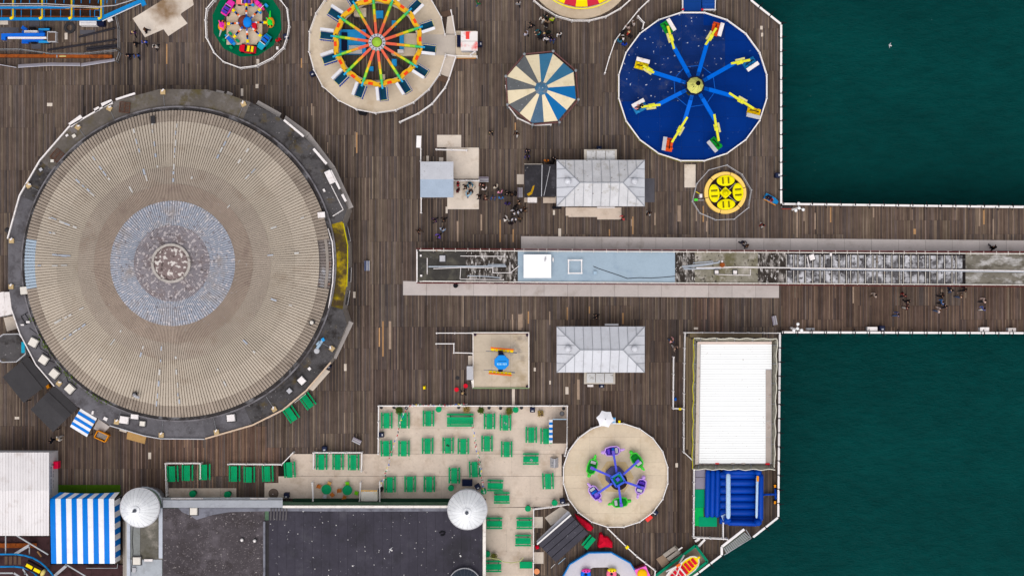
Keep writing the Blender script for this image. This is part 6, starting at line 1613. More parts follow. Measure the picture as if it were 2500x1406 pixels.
for i in range(6):
    a0, a1 = R(52 + 60 * i), R(112 + 60 * i); r = L(22, 2.2); am = (a0 + a1) / 2
    part('canopy_panel', MB().add([(q.x, q.y, 2.6), (q.x + r * math.cos(a0), q.y + r * math.sin(a0), 2.1), (q.x + r * 0.80 * math.cos(am), q.y + r * 0.80 * math.sin(am), 2.16), (q.x + r * math.cos(a1), q.y + r * math.sin(a1), 2.1)], [(0, 1, 2, 3)]), PW, t)
part('finial', MB().lathe((q.x, q.y, 2.6), [(0.05, 0), (0.02, 0.1)], 8), BLACK, t)
t = thing('info_board', 'pale blue info board beside the white parasol', 'sign', P(1499, 1026)); part('board', MB().box(P(1499, 1026, 1.0), (L(8), L(14), 0.06)), M('pale_blue_board', (186, 208, 232), 0.5, 0.05), t); part('print', MB().box(P(1499, 1021, 1.04), (L(6), L(4), 0.01)).box(P(1498, 1030, 1.04), (L(5), L(1.2), 0.01)), SKYB, t); part('stand', MB().box(P(1499, 1026, 0.48), (0.1, 0.4, 0.96)), LGREY, t)
solo('yellow_sign', MB().box(P(1512, 1029, 0.9), (L(5), L(6), 0.3)), YEL, 'small yellow sign on the top rail of the boat roundabout', 'sign', P(1512, 1029, 0.75))
# ---------------------------------------------------------------- blue bouncy castle and mats
t = thing('bouncy_castle', 'big dark blue inflatable slide with ribbed floor and white beams', 'inflatable', P(1795, 1212))
INF = M('royal_blue_pvc', (2, 66, 172), 0.35, 0.06, 0.8, spec=0.1); INL = M('pale_blue_pvc', (178, 204, 232), 0.35, 0.05)
def bolster(p0, p1, r, mat=INF, nm='tube', flat=0.8):
    A, B = Vector(p0), Vector(p1); d = (B - A).normalized(); s_ = Vector((-d.y, d.x, 0)); secs = []
    for f, k in ((0, 0.55), (0.03, 0.85), (0.08, 1.0), (0.92, 1.0), (0.97, 0.85), (1, 0.55)):
        c_ = A.lerp(B, f); secs.append([c_ + s_ * (r * k * math.cos(2 * PI * j / 14)) + Vector((0, 0, r * k * flat * math.sin(2 * PI * j / 14))) for j in range(14)])
    part(nm, MB().loft(secs), mat, t, True)
part('base', MB().prism(PP(rect(1757, 1150, 1860, 1278), 0.4), 0.004, 0.4), INF, t)
for i, px in enumerate((1728, 1740, 1752)): bolster(P(px + 0.5, 1146, 0.45), P(px - 1.5, 1262, 0.45), 0.30, flat=1.2, nm='step_tube')
for i in range(7): bolster(P(1757, 1159 + i * 18.4, 0.5), P(1846, 1159 + i * 18.4, 0.5), 0.42, nm='floor_tube', flat=0.9)
bolster(P(1775, 1151, 1.0), P(1850, 1151, 1.0), 0.35, nm='side_wall', flat=2.0); bolster(P(1775, 1274, 1.0), P(1850, 1276, 1.0), 0.35, nm='side_wall', flat=2.0)
bolster(P(1778, 1154, 2.4), P(1778, 1266, 2.4), 0.25, INL, 'front_beam'); bolster(P(1855, 1154, 1.4), P(1854, 1272, 1.4), 0.40, INF, 'back_wall', 2.2); bolster(P(1849, 1160, 2.3), P(1847, 1264, 2.3), 0.14, INL, 'back_beam')
for px, py in ((1778, 1152), (1778, 1270), (1852, 1153), (1852, 1276)):
    q = P(px, py, 2.4); part('corner_post', MB().lathe((q.x, q.y, 0.3), [(0.36, 0), (0.38, 1.8), (0.3, 2.15), (0.05, 2.3)], 16), INF, t, True)
part('badge', MB().box(P(1768, 1262, 0.95), (0.5, 0.6, 0.05), 0.4), INL, t); part('badge', MB().box(P(1850, 1168, 2.5), (0.22, 0.6, 0.06)), OCHRE, t)
part('air_hose', MB().path([P(1861, 1207, 0.4), P(1880, 1206, 0.4), P(1893, 1206, 0.4)], 0.12, 10).path([P(1893, 1192, 0.4), P(1894, 1218, 0.4)], 0.13, 10), INF, t, True)
for py in (1186, 1223):
    part('blower', MB().lathe(P(1893, py, 0.004), [(0.26, 0), (0.28, 0.4), (0.12, 0.5)], 12), BLACK, t, label='black blower with an orange cap'); part('blower_cap', MB().box(P(1892, py + (0 if py < 1200 else 3), 0.55), (0.22, 0.3, 0.1)), OCHRE, t)
GM1, GM2, GM3 = M('mat_green_a', (8, 150, 104), 0.7, 0.05), M('mat_green_b', (8, 176, 88), 0.7, 0.05), M('mat_grey', (146, 140, 154), 0.75, 0.05, rv=0.05)
for r_, mm, lab in [((1697, 1146, 1722, 1164), GM3, 'grey mat nearest the hall at the inflatable'), ((1697, 1165, 1722, 1193), GM3, 'lower grey mat left of the inflatable'), ((1696.5, 1194, 1719.5, 1238), GM1, 'dark green mat left of the inflatable steps'), ((1696.5, 1238.5, 1717.5, 1283), GM2, 'bright green mat at the inflatable corner'), ((1706, 1261, 1750, 1284.5), GM1, 'green mat overlapping below the inflatable steps')]:
    z_ = 0.05 if r_[0] < 1700 else 0.1
    q = P((r_[0] + r_[2]) / 2, (r_[1] + r_[3]) / 2); solo('play_mat', MB().prism(PP(rect(*r_)), 0.003 if z_ < 0.1 else 0.051, z_), mm, lab, 'mat', q)
fence('white railing boxing in the bouncy castle mats', [(1695, 1146), (1694, 1312), (1776, 1316)], step=36)
fence('white railing from the mats up to the inflatable', [(1766, 1276), (1766, 1315)], step=40)
# stair down the pier side
t = thing('stairway', 'steel stairway with white parapet at the lower right pier edge', 'stairs', P(1800, 1330))
for i in range(13):
    f = i / 12
    part('tread', MB().beam(P(lerp(1768, 1817, f), lerp(1337, 1300, f), 0.1 + 0.0 * i), P(lerp(1776, 1830, f), lerp(1351, 1312, f), 0.1), 0.12, 0.05), STEEL, t)
part('stair_floor', MB().prism(PP([(1765, 1336), (1815, 1298), (1832, 1313), (1772, 1352)]), 0.004, 0.05), M('stair_green_grey', (92, 98, 84), 0.7, 0.15), t)
part('parapet', MB().beam(P(1762, 1334, 1.0), P(1817, 1291, 1.0), 0.26, 0.14), WHITER, t); part('parapet', MB().beam(P(1762, 1334, 1.0), P(1762, 1354, 1.0), 0.26, 0.14), WHITER, t); part('handrail', MB().path([P(1768, 1354, 1.0), P(1834, 1313, 1.0), P(1821, 1292, 1.0)], 0.05, 6), STEEL, t)
for px, py in ((1762, 1334), (1817, 1291), (1762, 1354), (1834, 1313)): part('post', MB().box(P(px, py, 0.5), (0.14, 0.14, 0.98)), BLACK, t)
# ---------------------------------------------------------------- swinging boat ride at the bottom
t = thing('swing_boat_ride', 'yellow and red swinging boat on a green edged platform, cut by the bottom edge', 'fairground ride', P(1675, 1390))
part('platform', MB().prism(PP([(1700, 1331), (1726, 1370), (1560, 1490), (1520, 1440), (1600, 1400)]), 0.003, 0.25), M('swing_floor', (150, 132, 116), 0.7, 0.1), t)
FG = M('green_frame', (4, 130, 96), 0.5, 0.08)
fr = [(1600, 1405), (1698, 1331), (1727, 1370), (1600, 1466)]
for a, b in zip(fr[:-1], fr[1:]): part('frame_beam', MB().beam(P(*a, 0.8), P(*b, 0.8), 0.28, 0.25), FG, t)
for a, b in zip(fr[:-1], fr[1:]):
    for f in (0.1, 0.5, 0.9):
        q = P(lerp(a[0], b[0], f), lerp(a[1], b[1], f), 0.8); part('post', MB().box((q.x, q.y, 0.4), (0.1, 0.1, 0.75)), FG, t)
for cx_, cy_, mm, lab in ((1683, 1374, YEL, 'yellow boat hull with red seats'), (1644, 1404, CREAM, 'cream boat hull with red seats, half out of the picture')):
    q = P(cx_, cy_, 0.9); rz = R(40)
    def sec(x, w, z0): return [(x, -w * 0.7, z0), (x, w * 0.7, z0), (x, w, 0.7), (x, -w, 0.7)]
    sgn = 1 if mm is YEL else -1
    o = local_part('boat', MB().loft([sec(-1.1, 0.7, 0.0), sec(0, 0.76, 0.0), sec(0.6, 0.62, 0.1), sec(0.95, 0.36, 0.2), sec(1.15, 0.1, 0.4)]), mm, t, q, rz if sgn > 0 else rz + PI); o['label'] = lab
    link('rim', MB().path([(-1.1, 0.72, 0.74), (0, 0.78, 0.74), (0.6, 0.64, 0.74), (0.95, 0.38, 0.74), (1.15, 0, 0.74), (0.95, -0.38, 0.74), (0.6, -0.64, 0.74), (0, -0.78, 0.74), (-1.1, -0.72, 0.74)], 0.08, 6).mesh('rim', WHITER if mm is CREAM else CREAM), o)
    for k in range(4): link('seat', MB().box((-0.85 + 0.46 * k, 0, 0.76), (0.32, 1.1 - 0.12 * k, 0.16)).mesh('seat', RED), o)
    if sgn > 0: link('prow', MB().ellipsoid((1.2, 0, 0.8), 0.2, 0.14, 0.14).mesh('prow', YEL, True), o)
part('swing_frame', MB().path([P(1627, 1394, 1.0), P(1655, 1380, 3.2), P(1670, 1355, 1.2)], 0.09, 8).path([P(1655, 1380, 3.2), P(1680, 1410, 1.0)], 0.09, 8).path([P(1655, 1380, 3.2), P(1665, 1372, 3.2), P(1645, 1420, 3.2)], 0.07, 8), WHITER, t); part('swing_joint', MB().box(P(1656, 1379, 3.3), (0.5, 0.25, 0.2), 0.6), ORAN, t)
# stacked paving and timber next to it
STON = M('pale_stone_step', (168, 158, 148), 0.75, 0.1, rv=0.1)
t = thing('step_block', 'pale slabbed steps beside the swinging boat platform', 'steps', P(1645, 1352))
for i in range(3):
    for j in range(2):
        f0 = [(1618 + i * 9.5 + j * 14, 1353 + i * 9 - j * 10)]
        x_, y_ = f0[0]; part('slab', MB().prism(PP([(x_, y_), (x_ + 14, y_ - 10), (x_ + 20, y_ - 3), (x_ + 6.5, y_ + 7)], 0.3), 0.004, 0.3 - 0.06 * i), STON, t)
part('slab', MB().prism(PP([(1642, 1368), (1660, 1355), (1664, 1372), (1648, 1384)], 0.2), 0.004, 0.2), STON, t)
solo('timber_board', MB().prism(PP([(1602, 1364), (1620, 1352), (1634, 1372), (1617, 1385)], 0.1), 0.004, 0.12), M('brown_ply', (150, 128, 108), 0.75, 0.1), 'brown plywood board lying beside the slabbed steps', 'board', P(1618, 1368))
solo('step_end', MB().prism(PP([(1640, 1337), (1648, 1330), (1664, 1346), (1656, 1356)], 0.15), 0.004, 0.16), M('grey_board', (128, 120, 110), 0.75, 0.1), 'grey board leaning above the slabbed steps', 'board', P(1652, 1343))
solo('ramp_board', MB().beam(P(1656, 1342, 0.6), P(1666, 1335, 0.6), 0.14, 0.06), WHITER, 'short white board above the slabbed steps', 'board', P(1661, 1338, 0.55))
for lab, a, b in (('left white board leaning below the mat railing', (1697, 1321), (1708, 1314)), ('right white board leaning below the mat railing', (1705, 1333), (1721, 1316))): solo('white_board', MB().beam(P(*a, 0.3), P(*b, 0.3), 0.24, 0.08), WHITER, lab, 'board', P(*a, 0.25))
# ---------------------------------------------------------------- ducks / ring ride at the bottom
t = thing('octopus_ride', 'grey ring platform with blue rim and bright inflatable seats at the bottom edge', 'fairground ride', P(1466, 1450))
annulus(1466, 1448, 66, 103, 12, 0.003, 0.5, M('lilac_grey_ring', (206, 200, 204), 0.65, 0.06, 0.6, rv=0.03), t, R(14), 'ring_panel')
nn = 12
for i in range(nn):
    a0, a1 = R(14) + 2 * PI * i / nn, R(14) + 2 * PI * (i + 1) / nn
    part('rim_panel', MB().beam(P(1466 + 104.5 * math.cos(a0), 1448 + 104.5 * math.sin(a0), 0.75), P(1466 + 104.5 * math.cos(a1), 1448 + 104.5 * math.sin(a1), 0.75), 0.12, 0.8), M('rim_blue', (40, 130, 205), 0.45, 0.08), t)
def ring_seat(px, py, c1, c2, lab):
    q = P(px, py, 0.9); mb_ = MB()
    secs = []
    for i in range(18):
        a = 2 * PI * i / 18; secs.append([(q.x + (0.36 + 0.22 * math.cos(b)) * math.cos(a), q.y + (0.36 + 0.22 * math.cos(b)) * math.sin(a), 0.9 + 0.22 * math.sin(b)) for b in [2 * PI * j / 10 for j in range(10)]])
    secs.append(secs[0]); o = part('ring_seat', mb_.loft(secs, cap=False), c1, t, True, label=lab)
    part('hood', MB().ellipsoid((q.x + 0.05, q.y + 0.42, 0.95), 0.52, 0.24, 0.3), c2, o, True); part('eye', MB().ellipsoid((q.x - 0.12, q.y + 0.36, 1.2), 0.07, 0.07, 0.07).ellipsoid((q.x + 0.2, q.y + 0.36, 1.2), 0.07, 0.07, 0.07), BLACK, o)
    part('stem', MB().tube((q.x, q.y, 0.01), (q.x, q.y, 0.95), 0.12, 8), NAVY, t)
ring_seat(1430, 1401, M('cobalt_vinyl', (20, 110, 230), 0.3, 0.05), PINK, 'blue ring seat with pink hood'); ring_seat(1493, 1400, M('pink_vinyl', (244, 120, 150), 0.3, 0.05), YEL, 'pink ring seat with yellow hood')
t = thing('pink_machine', 'pink cube machine with a round orange lid at the bottom edge', 'machine', P(1567, 1397))
part('cabinet', MB().prism(PP([(1549, 1391), (1577, 1381), (1588, 1406), (1562, 1420)], 1.2), 0.004, 1.2), M('bubblegum_pink', (246, 110, 200), 0.4, 0.04), t); part('lid', MB().lathe(P(1568, 1400, 1.2), [(0.56, 0), (0.54, 0.14), (0.3, 0.22), (0.02, 0.24)], 28), M('amber_lid', (255, 186, 10), 0.35, 0.04), t, True)
part('tray', MB().prism(PP([(1552, 1385), (1572, 1376), (1575, 1381), (1556, 1390)], 0.8), 0.004, 0.8), DRUST, t)
fence('white railing from the boat roundabout down to the pink machine', [(1484, 1290), (1530, 1335), (1555, 1358), (1600, 1393), (1598, 1420)], step=36, bal=False)
solo('yellow_sign', MB().box(P(1531, 1335, 1.1), (L(8), L(6), 0.3), 0.7), YEL, 'yellow sign on the diagonal railing below the boat roundabout', 'sign', P(1531, 1335, 0.95))
# dark striped awning stall and red covers
t = thing('dark_stall', 'dark grey ribbed awning stall with a white front edge', 'stall', P(1383, 1310))
DAW = M('charcoal_awning', (70, 68, 76), 0.7, 0.1, 1, rv=0.04, speck=((150, 150, 156), 0.02, 5))
stp = [(1312, 1326), (1393, 1256)]; stq = [(1358, 1372), (1437, 1302)]
for i in range(4):
    f0, f1 = i / 4 + 0.012, (i + 1) / 4 - 0.012
    quad = [(lerp(stp[0][0], stq[0][0], f0), lerp(stp[0][1], stq[0][1], f0)), (lerp(stp[1][0], stq[1][0], f0), lerp(stp[1][1], stq[1][1], f0)), (lerp(stp[1][0], stq[1][0], f1), lerp(stp[1][1], stq[1][1], f1)), (lerp(stp[0][0], stq[0][0], f1), lerp(stp[0][1], stq[0][1], f1))]
    part('awning_panel', MB().prism(PP(quad, 2.3), 2.2, 2.3), DAW, t)
part('awning_base', MB().prism(PP([(1313, 1326), (1393, 1257), (1436, 1302), (1358, 1371)], 2.1), 2.05, 2.15), BLACK, t)
part('front_edge', MB().beam(P(1311, 1328, 2.35), P(1394, 1256, 2.35), 0.16, 0.1), WHITER, t); part('front_flap', MB().prism(PP([(1310, 1320), (1386, 1247), (1394, 1254), (1312, 1326)], 2.0), 1.9, 1.98), M('grey_flap', (160, 160, 168), 0.6, 0.08), t)
for px, py in ((1316, 1327), (1391, 1260), (1433, 1302), (1359, 1368)):
    q = P(px, py, 2.1); part('post', MB().tube((q.x, q.y, 0.004), (q.x, q.y, 2.06), 0.05), BLACK, t)
solo('plywood_board', MB().prism(PP([(1330, 1263), (1370, 1235), (1392, 1250), (1345, 1282)]), 0.024, 0.05), PLY, 'pale plywood board behind the dark ribbed stall', 'board', P(1360, 1258))
RDC = M('crimson_tarpaulin', (206, 20, 48), 0.5, 0.12, 3, bump=0.4)
def lump(label, pts, h):
    mb_ = MB(); q = [P(*p) for p in pts]; c_ = sum(q, Vector()) / len(q); n_ = len(q); vs = [(v.x, v.y, 0.004) for v in q] + [(c_.x + (v.x - c_.x) * 0.86, c_.y + (v.y - c_.y) * 0.86, h * (0.7 + 0.3 * ((i * 7) % 3) / 2)) for i, v in enumerate(q)] + [(c_.x, c_.y, h * 1.05)]
    fs = [(i, (i + 1) % n_, n_ + (i + 1) % n_, n_ + i) for i in range(n_)] + [(n_ + i, n_ + (i + 1) % n_, 2 * n_) for i in range(n_)]
    if area2([(v.x, v.y) for v in q]) < 0: fs = [f[::-1] for f in fs]
    solo('tarpaulin', mb_.add(vs, fs), RDC, label, 'cover', (c_.x, c_.y, 0))
lump('red tarpaulin cover tucked between the dark stall and the boat roundabout', [(1402, 1252), (1420, 1262), (1440, 1276), (1449, 1287), (1444, 1296), (1434, 1293), (1420, 1280), (1408, 1266)], 0.8)
lump('crumpled red tarpaulin heap beside the small green table', [(1463, 1299), (1469, 1298), (1472, 1306), (1484, 1308), (1496, 1322), (1496, 1335), (1478, 1334), (1460, 1336), (1457, 1330), (1460, 1315)], 0.9)
lump('small red cover at the left foot of the dark stall', [(1305, 1331), (1314, 1328), (1317, 1336), (1309, 1340)], 0.5)
solo('red_cone', MB().box(P(1584, 1264, 0.35), (L(17), L(9), 0.6), 0.7), M('coral_plastic', (240, 70, 64), 0.5, 0.06), 'coral red box at the lower right of the boat roundabout', 'box', P(1584, 1264, 0.05))
solo('orange_table', MB().lathe(P(1310, 1391), [(0.06, 0.004), (0.06, 0.68), (0.32, 0.7), (0.32, 0.74)], 20), M('peach_top', (236, 150, 100), 0.5, 0.06), 'round peach coloured table by the lower terrace railing', 'table', P(1310, 1391))
solo('blue_rod', MB().tube(P(1363, 1376, 0.1), P(1380, 1361, 0.1), 0.05, 6), PBLUE, 'pale blue rod on the deck below the dark stall', 'rod', P(1371, 1368, 0.05))
solo('white_rod', MB().tube(P(1345, 1386, 0.1), P(1355, 1376, 0.1), 0.03, 6), WHITE, 'white rod on the deck below the dark stall', 'rod', P(1350, 1381, 0.07))
# ---------------------------------------------------------------- roller coaster pieces in the two left corners
CBL = M('coaster_blue', (24, 130, 196), 0.4, 0.08); CYL = M('coaster_yellow', (214, 176, 30), 0.5, 0.1)
t = thing('coaster_track', 'blue and yellow roller coaster track cut by the top left corner', 'roller coaster', P(120, 30))
part('track_beam', MB().beam(P(-60, 47, 1.4), P(245, 48, 1.4), 0.3, 0.3), CBL, t); part('track_beam', MB().beam(P(244, 47, 1.4), P(346, 2, 1.4), 0.36, 0.3), CBL, t); part('track_beam', MB().beam(P(-60, 20, 2.0), P(172, 19, 2.0), 0.22, 0.2), CBL, t); part('track_edge', MB().beam(P(250, 52, 1.2), P(346, 8, 1.2), 0.08, 0.1), WHITER, t); part('end_plate', MB().box(P(350, 8, 1.5), (0.5, 0.6, 0.3), 0.4), CBL, t)
part('rail', MB().path([P(-60, 10, 2.4), P(110, 10, 2.4), P(180, 14, 2.4), P(240, 17, 2.4), P(280, 14, 2.4), P(320, 2, 2.4), P(350, -12, 2.4)], 0.05, 6), LGREY, t); part('rail', MB().path([P(-60, 15, 2.3), P(110, 15, 2.3), P(180, 18, 2.3), P(250, 20, 2.3)], 0.04, 6), LGREY, t)
part('rail', MB().path([P(-60, 40, 1.7), P(240, 41, 1.7)], 0.035, 6), RUST, t); part('rail', MB().path([P(-60, 23, 1.8), P(240, 24, 1.8)], 0.035, 6), RUST, t)
for px in (32, 103, 175, 247): part('cross_tie', MB().beam(P(px, -30, 1.9), P(px, 44, 1.9), 0.16, 0.14), CYL, t); part('cross_tie', MB().beam(P(px + 4, -30, 1.5), P(px + 4, 44, 1.5), 0.2, 0.12), CBL, t); part('bracket', MB().box(P(px - 4, 45, 1.65), (0.35, 0.25, 0.12), 0.5), YEL, t)
for px in (32, 103, 175): part('brace', MB().beam(P(px, 16, 2.0), P(px + 66, 22, 1.9), 0.08, 0.06), CYL, t)
for px in range(-20, 240, 24): part('tie_bar', MB().beam(P(px, 22, 1.5), P(px, 44, 1.5), 0.06, 0.06), CBL, t)
for px in range(-10, 300, 21): part('tie_bar', MB().beam(P(px, -30, 1.6), P(px - 2, 9, 1.6), 0.07, 0.06), CBL, t)
part('ladder_frame', MB().path([P(231, 25, 1.7), P(244, 25, 1.7), P(244, 42, 1.7), P(231, 42, 1.7), P(231, 25, 1.7)], 0.04, 6), CBL, t)
for px in (32, 103, 175, 247):
    for py in (-10, 47): part('support_post', MB().tube(P(px, py, 0.004), P(px, py, 1.4), 0.1, 8), CBL, t)
part('track_bed', MB().prism(PP(rect(-60, -60, 246, 42), 0.4), 0.004, 0.3), M('rust_stained_bed', (66, 44, 34), 0.85, 0.3, 1.2, stain=((40, 32, 30), 0.4, 1.2)), t)
# track curve with a car, bottom left
t = thing('coaster_track', 'curved blue roller coaster track with a yellow seated car, bottom left corner', 'roller coaster', P(60, 1380))
oc = [(-60, 1352), (40, 1352), (60, 1355), (80, 1361), (98, 1371), (113, 1384), (127, 1400), (138, 1418), (150, 1450)]; ic = [(-60, 1383), (36, 1382), (54, 1384), (72, 1390), (84, 1398), (96, 1412), (108, 1440)]
part('rail', MB().path([P(*p, 2.2) for p in oc], 0.1, 8), CBL, t, True); part('rail', MB().path([P(*p, 2.2) for p in ic], 0.1, 8), CBL, t, True)
part('track_bed', MB().prism(PP([(-60, 1310), (122, 1310), (122, 1378), (300, 1378), (300, 1500), (-60, 1500)], 0.3), 0.004, 0.3), M('maroon_under_track', (74, 52, 54), 0.8, 0.2, 0.8, stain=((48, 36, 34), 0.35, 1.0)), t)
part('walkway', MB().beam(P(-60, 1331, 0.6), P(90, 1331, 0.6), 0.5, 0.1), RUST, t)
for a, b, w in [((40, 1306), (118, 1353), 0.14), ((14, 1306), (14, 1352), 0.12), ((36, 1352), (72, 1330), 0.3), ((72, 1330), (72, 1352), 0.1), ((160, 1376), (210, 1406), 0.14), ((132, 1406), (162, 1380), 0.3), ((-20, 1398), (32, 1398), 0.16), ((34, 1398), (56, 1412), 0.2), ((56, 1388), (70, 1408), 0.16)]: part('brace', MB().beam(P(*a, 1.6), P(*b, 1.6), w, 0.12), STEEL if w < 0.2 else LGREY, t)
for px, py in ((14, 1352), (72, 1340), (14, 1383), (118, 1392), (160, 1380), (60, 1400)): part('support_post', MB().tube(P(px, py, 0.305), P(px, py, 2.1), 0.08, 8), STEEL, t)
for px in (15, 26, 37, 48): part('sleeper', MB().beam(P(px, 1357, 2.0), P(px, 1378, 2.0), 0.32, 0.08), BROWN, t)
part('yellow_ladder', MB().beam(P(91, 1345, 1.0), P(101, 1358, 1.0), 0.16, 0.06), NEWP, t)
o = local_part('car', MB().box((0, 0, 0.2), (2.0, 0.95, 0.5), 0, 0, 0.9), M('dark_car_shell', (44, 30, 34), 0.5, 0.15), t, P(84, 1384, 2.2), R(-28))
for sx in (-0.42, 0.52): link('seat', MB().box((sx, 0.0, 0.5), (0.75, 0.34, 0.14)).mesh('seat', YEL), o)
link('nose', MB().lathe((1.15, 0, 0.1), [(0.42, 0), (0.36, 0.3), (0.1, 0.42)], 12, sx=0.6).mesh('nose', M('pale_gold', (222, 200, 120), 0.5, 0.1), True), o)
t = thing('pipe_rail', 'thin grey pipe rail below the striped marquee', 'railing', P(220, 1386)); part('rail', MB().path([P(210, 1386, 0.9), P(286, 1386, 0.9), P(287, 1375, 0.9)], 0.04, 6), STEEL, t)
for px in (212, 250, 286): part('post', MB().tube(P(px, 1386, 0.305), P(px, 1386, 0.9), 0.035), STEEL, t)
# ---------------------------------------------------------------- works yard, top left
t = thing('cherry_picker', 'blue cherry picker with white boom and cage', 'lift', P(70, 90))
part('chassis', MB().box(P(82, 90, 0.6), (L(52), L(26), 0.6)), BLUE, t)
for px, py in ((80, 71), (118, 71), (83, 104), (116, 104)): part('wheel', MB().tube(P(px, py - 3, 0.35), P(px, py + 3, 0.35), 0.34, 14), BLACK, t)
part('outrigger', MB().box(P(60, 71, 0.5), (L(14), L(8), 0.3), -0.6), BLUE, t); part('outrigger', MB().box(P(62, 104, 0.5), (L(16), L(6), 0.3)), BLUE, t); part('outrigger', MB().box(P(108, 73, 0.8), (L(26), L(5), 0.25)), SKYB, t); part('outrigger', MB().box(P(108, 103, 0.8), (L(26), L(5), 0.25)), SKYB, t)
part('boom', MB().beam(P(7, 87, 1.8), P(110, 85.5, 1.8), 0.36, 0.32), BLUE, t); part('boom', MB().beam(P(20, 93.5, 1.7), P(114, 93.5, 1.7), 0.22, 0.26), WHITE, t); part('boom_knuckle', MB().box(P(10, 91, 1.7), (L(10), L(15), 0.5)), BLUE, t); part('hood', MB().box(P(77, 79, 1.2), (L(32), L(6), 0.5)), WHITE, t)
cg = part('cage', MB().box(P(126, 90, 1.2), (L(18), L(22), 0.1)), BROWN, t)
fr = [P(116, 78, 2.0), P(136, 78, 2.0), P(136, 102, 2.0), P(116, 102, 2.0)]
part('cage_rail', MB().path(fr + [fr[0]], 0.04, 6).path([v - Vector((0, 0, 0.4)) for v in fr], 0.03, 6), LGREY, cg)
for v in fr: part('cage_post', MB().tube(v, (v.x, v.y, 1.25), 0.03, 6), LGREY, cg)
solo('hose_coil', MB().ring(P(171, 69, 0), 0.34, 0.62, 0.004, 0.2, 24), DGREY, 'coiled dark hose on the deck beside the cherry picker', 'hose', P(171, 69))
for lab, a, b in (('upper black pipe lying on the deck', (193, 91), (282, 69)), ('longest black pipe lying on the deck', (116, 123), (284, 97)), ('upper of two short black pipes at the yard fence', (211, 118), (286, 110)), ('lower of two short black pipes at the yard fence', (211, 123), (286, 115))):
    A, B = P(*a, 0.14), P(*b, 0.14); solo('black_pipe', MB().tube(A, B, 0.11, 12), DGREY if False else M('black_plastic_pipe', (50, 48, 54), 0.45, 0.08), lab, 'pipe', Vector((A.x, A.y, 0.03)), smooth=False)
t = thing('generator', 'white generator box with a black end under the blue track', 'generator', P(222, 58)); part('body', MB().box(P(218, 58, 0.5), (L(41), L(13), 0.98)), WHITE, t); part('engine', MB().box(P(248, 58, 0.45), (L(16), L(14), 0.88)), NAVY, t); part('wheel', MB().tube(P(234, 62, 0.6), P(234, 64, 0.6), 0.2, 12), BLACK, t)
for i in range(2): part('lid_rib', MB().box(P(217, 56 + 4 * i, 1.0), (L(38), 0.05, 0.04)), LGREY, t)
t = thing('meter_box', 'tilted white box on a stand beside the generator', 'box', P(269, 50)); part('box', MB().box(P(269, 49, 0.7), (L(12), L(8), 0.3), 0.4), WHITE, t); part('stand', MB().box(P(269, 51, 0.28), (0.3, 0.3, 0.52)), BLACK, t)
def box_beam(label, pts, w, mat, z=0.25, h=0.3, nm='steel_beam', cat='beam'):
    mb_ = MB(); [mb_.beam(P(*a, z), P(*b, z), w, h) for a, b in zip(pts[:-1], pts[1:])]
    return solo(nm, mb_, mat, label, cat, P(*pts[0], z - h / 2))
t = thing('steel_beam', 'long rusty steel beam lying in the fenced yard', 'beam', P(130, 138)); part('girder', MB().beam(P(-40, 137, 0.25), P(274, 139, 0.25), 0.34, 0.42), RUST, t); part('plate', MB().box(P(108, 135, 0.48), (0.16, 0.4, 0.06)), RUST, t); part('plate', MB().box(P(139, 138, 0.48), (0.14, 0.3, 0.06)), STEEL, t); part('stencil', MB().box(P(153, 138, 0.465), (L(16), 0.12, 0.012)), CREM, t)
for lab, pts in (('grey mesh barrier along the top of the beam yard', [(-30, 121), (46, 120), (124, 131), (204, 131), (284, 122)]), ('grey mesh barrier closing the right end of the yard', [(291, 128), (283, 150)]), ('thin grey chain fence along the right of the works yard', [(281, 38), (288, 70), (288, 118)])):
    fence(lab, pts, h=1.1, mat=STEEL, step=42, bal=False, rail=0.05, post=0.07, name='barrier', cat='barrier')
t = thing('hoarding', 'leaning white plastic hoarding along the bottom of the beam yard', 'hoarding', P(140, 160))
HB = M('white_hoarding', (214, 210, 220), 0.5, 0.06, 1)
for a, b in (((-40, 152), (40, 166)), ((44, 166), (122, 161)), ((122, 161), (196, 162)), ((198, 163), (280, 150))):
    A, B = P(*a, 1.0), P(*b, 1.0); A2, B2 = P(a[0], a[1] + (1 if a[0] < 40 else -7), 0.02), P(b[0], b[1] - (1 if a[0] < 40 else 7), 0.02)
    part('panel', MB().add([A2, B2, B, A, A2 + Vector((0, 0.04, 0)), B2 + Vector((0, 0.04, 0)), B + Vector((0, 0.04, 0)), A + Vector((0, 0.04, 0))], [(0, 1, 2, 3), (7, 6, 5, 4), (0, 4, 5, 1), (1, 5, 6, 2), (2, 6, 7, 3), (3, 7, 4, 0)]), HB, t)
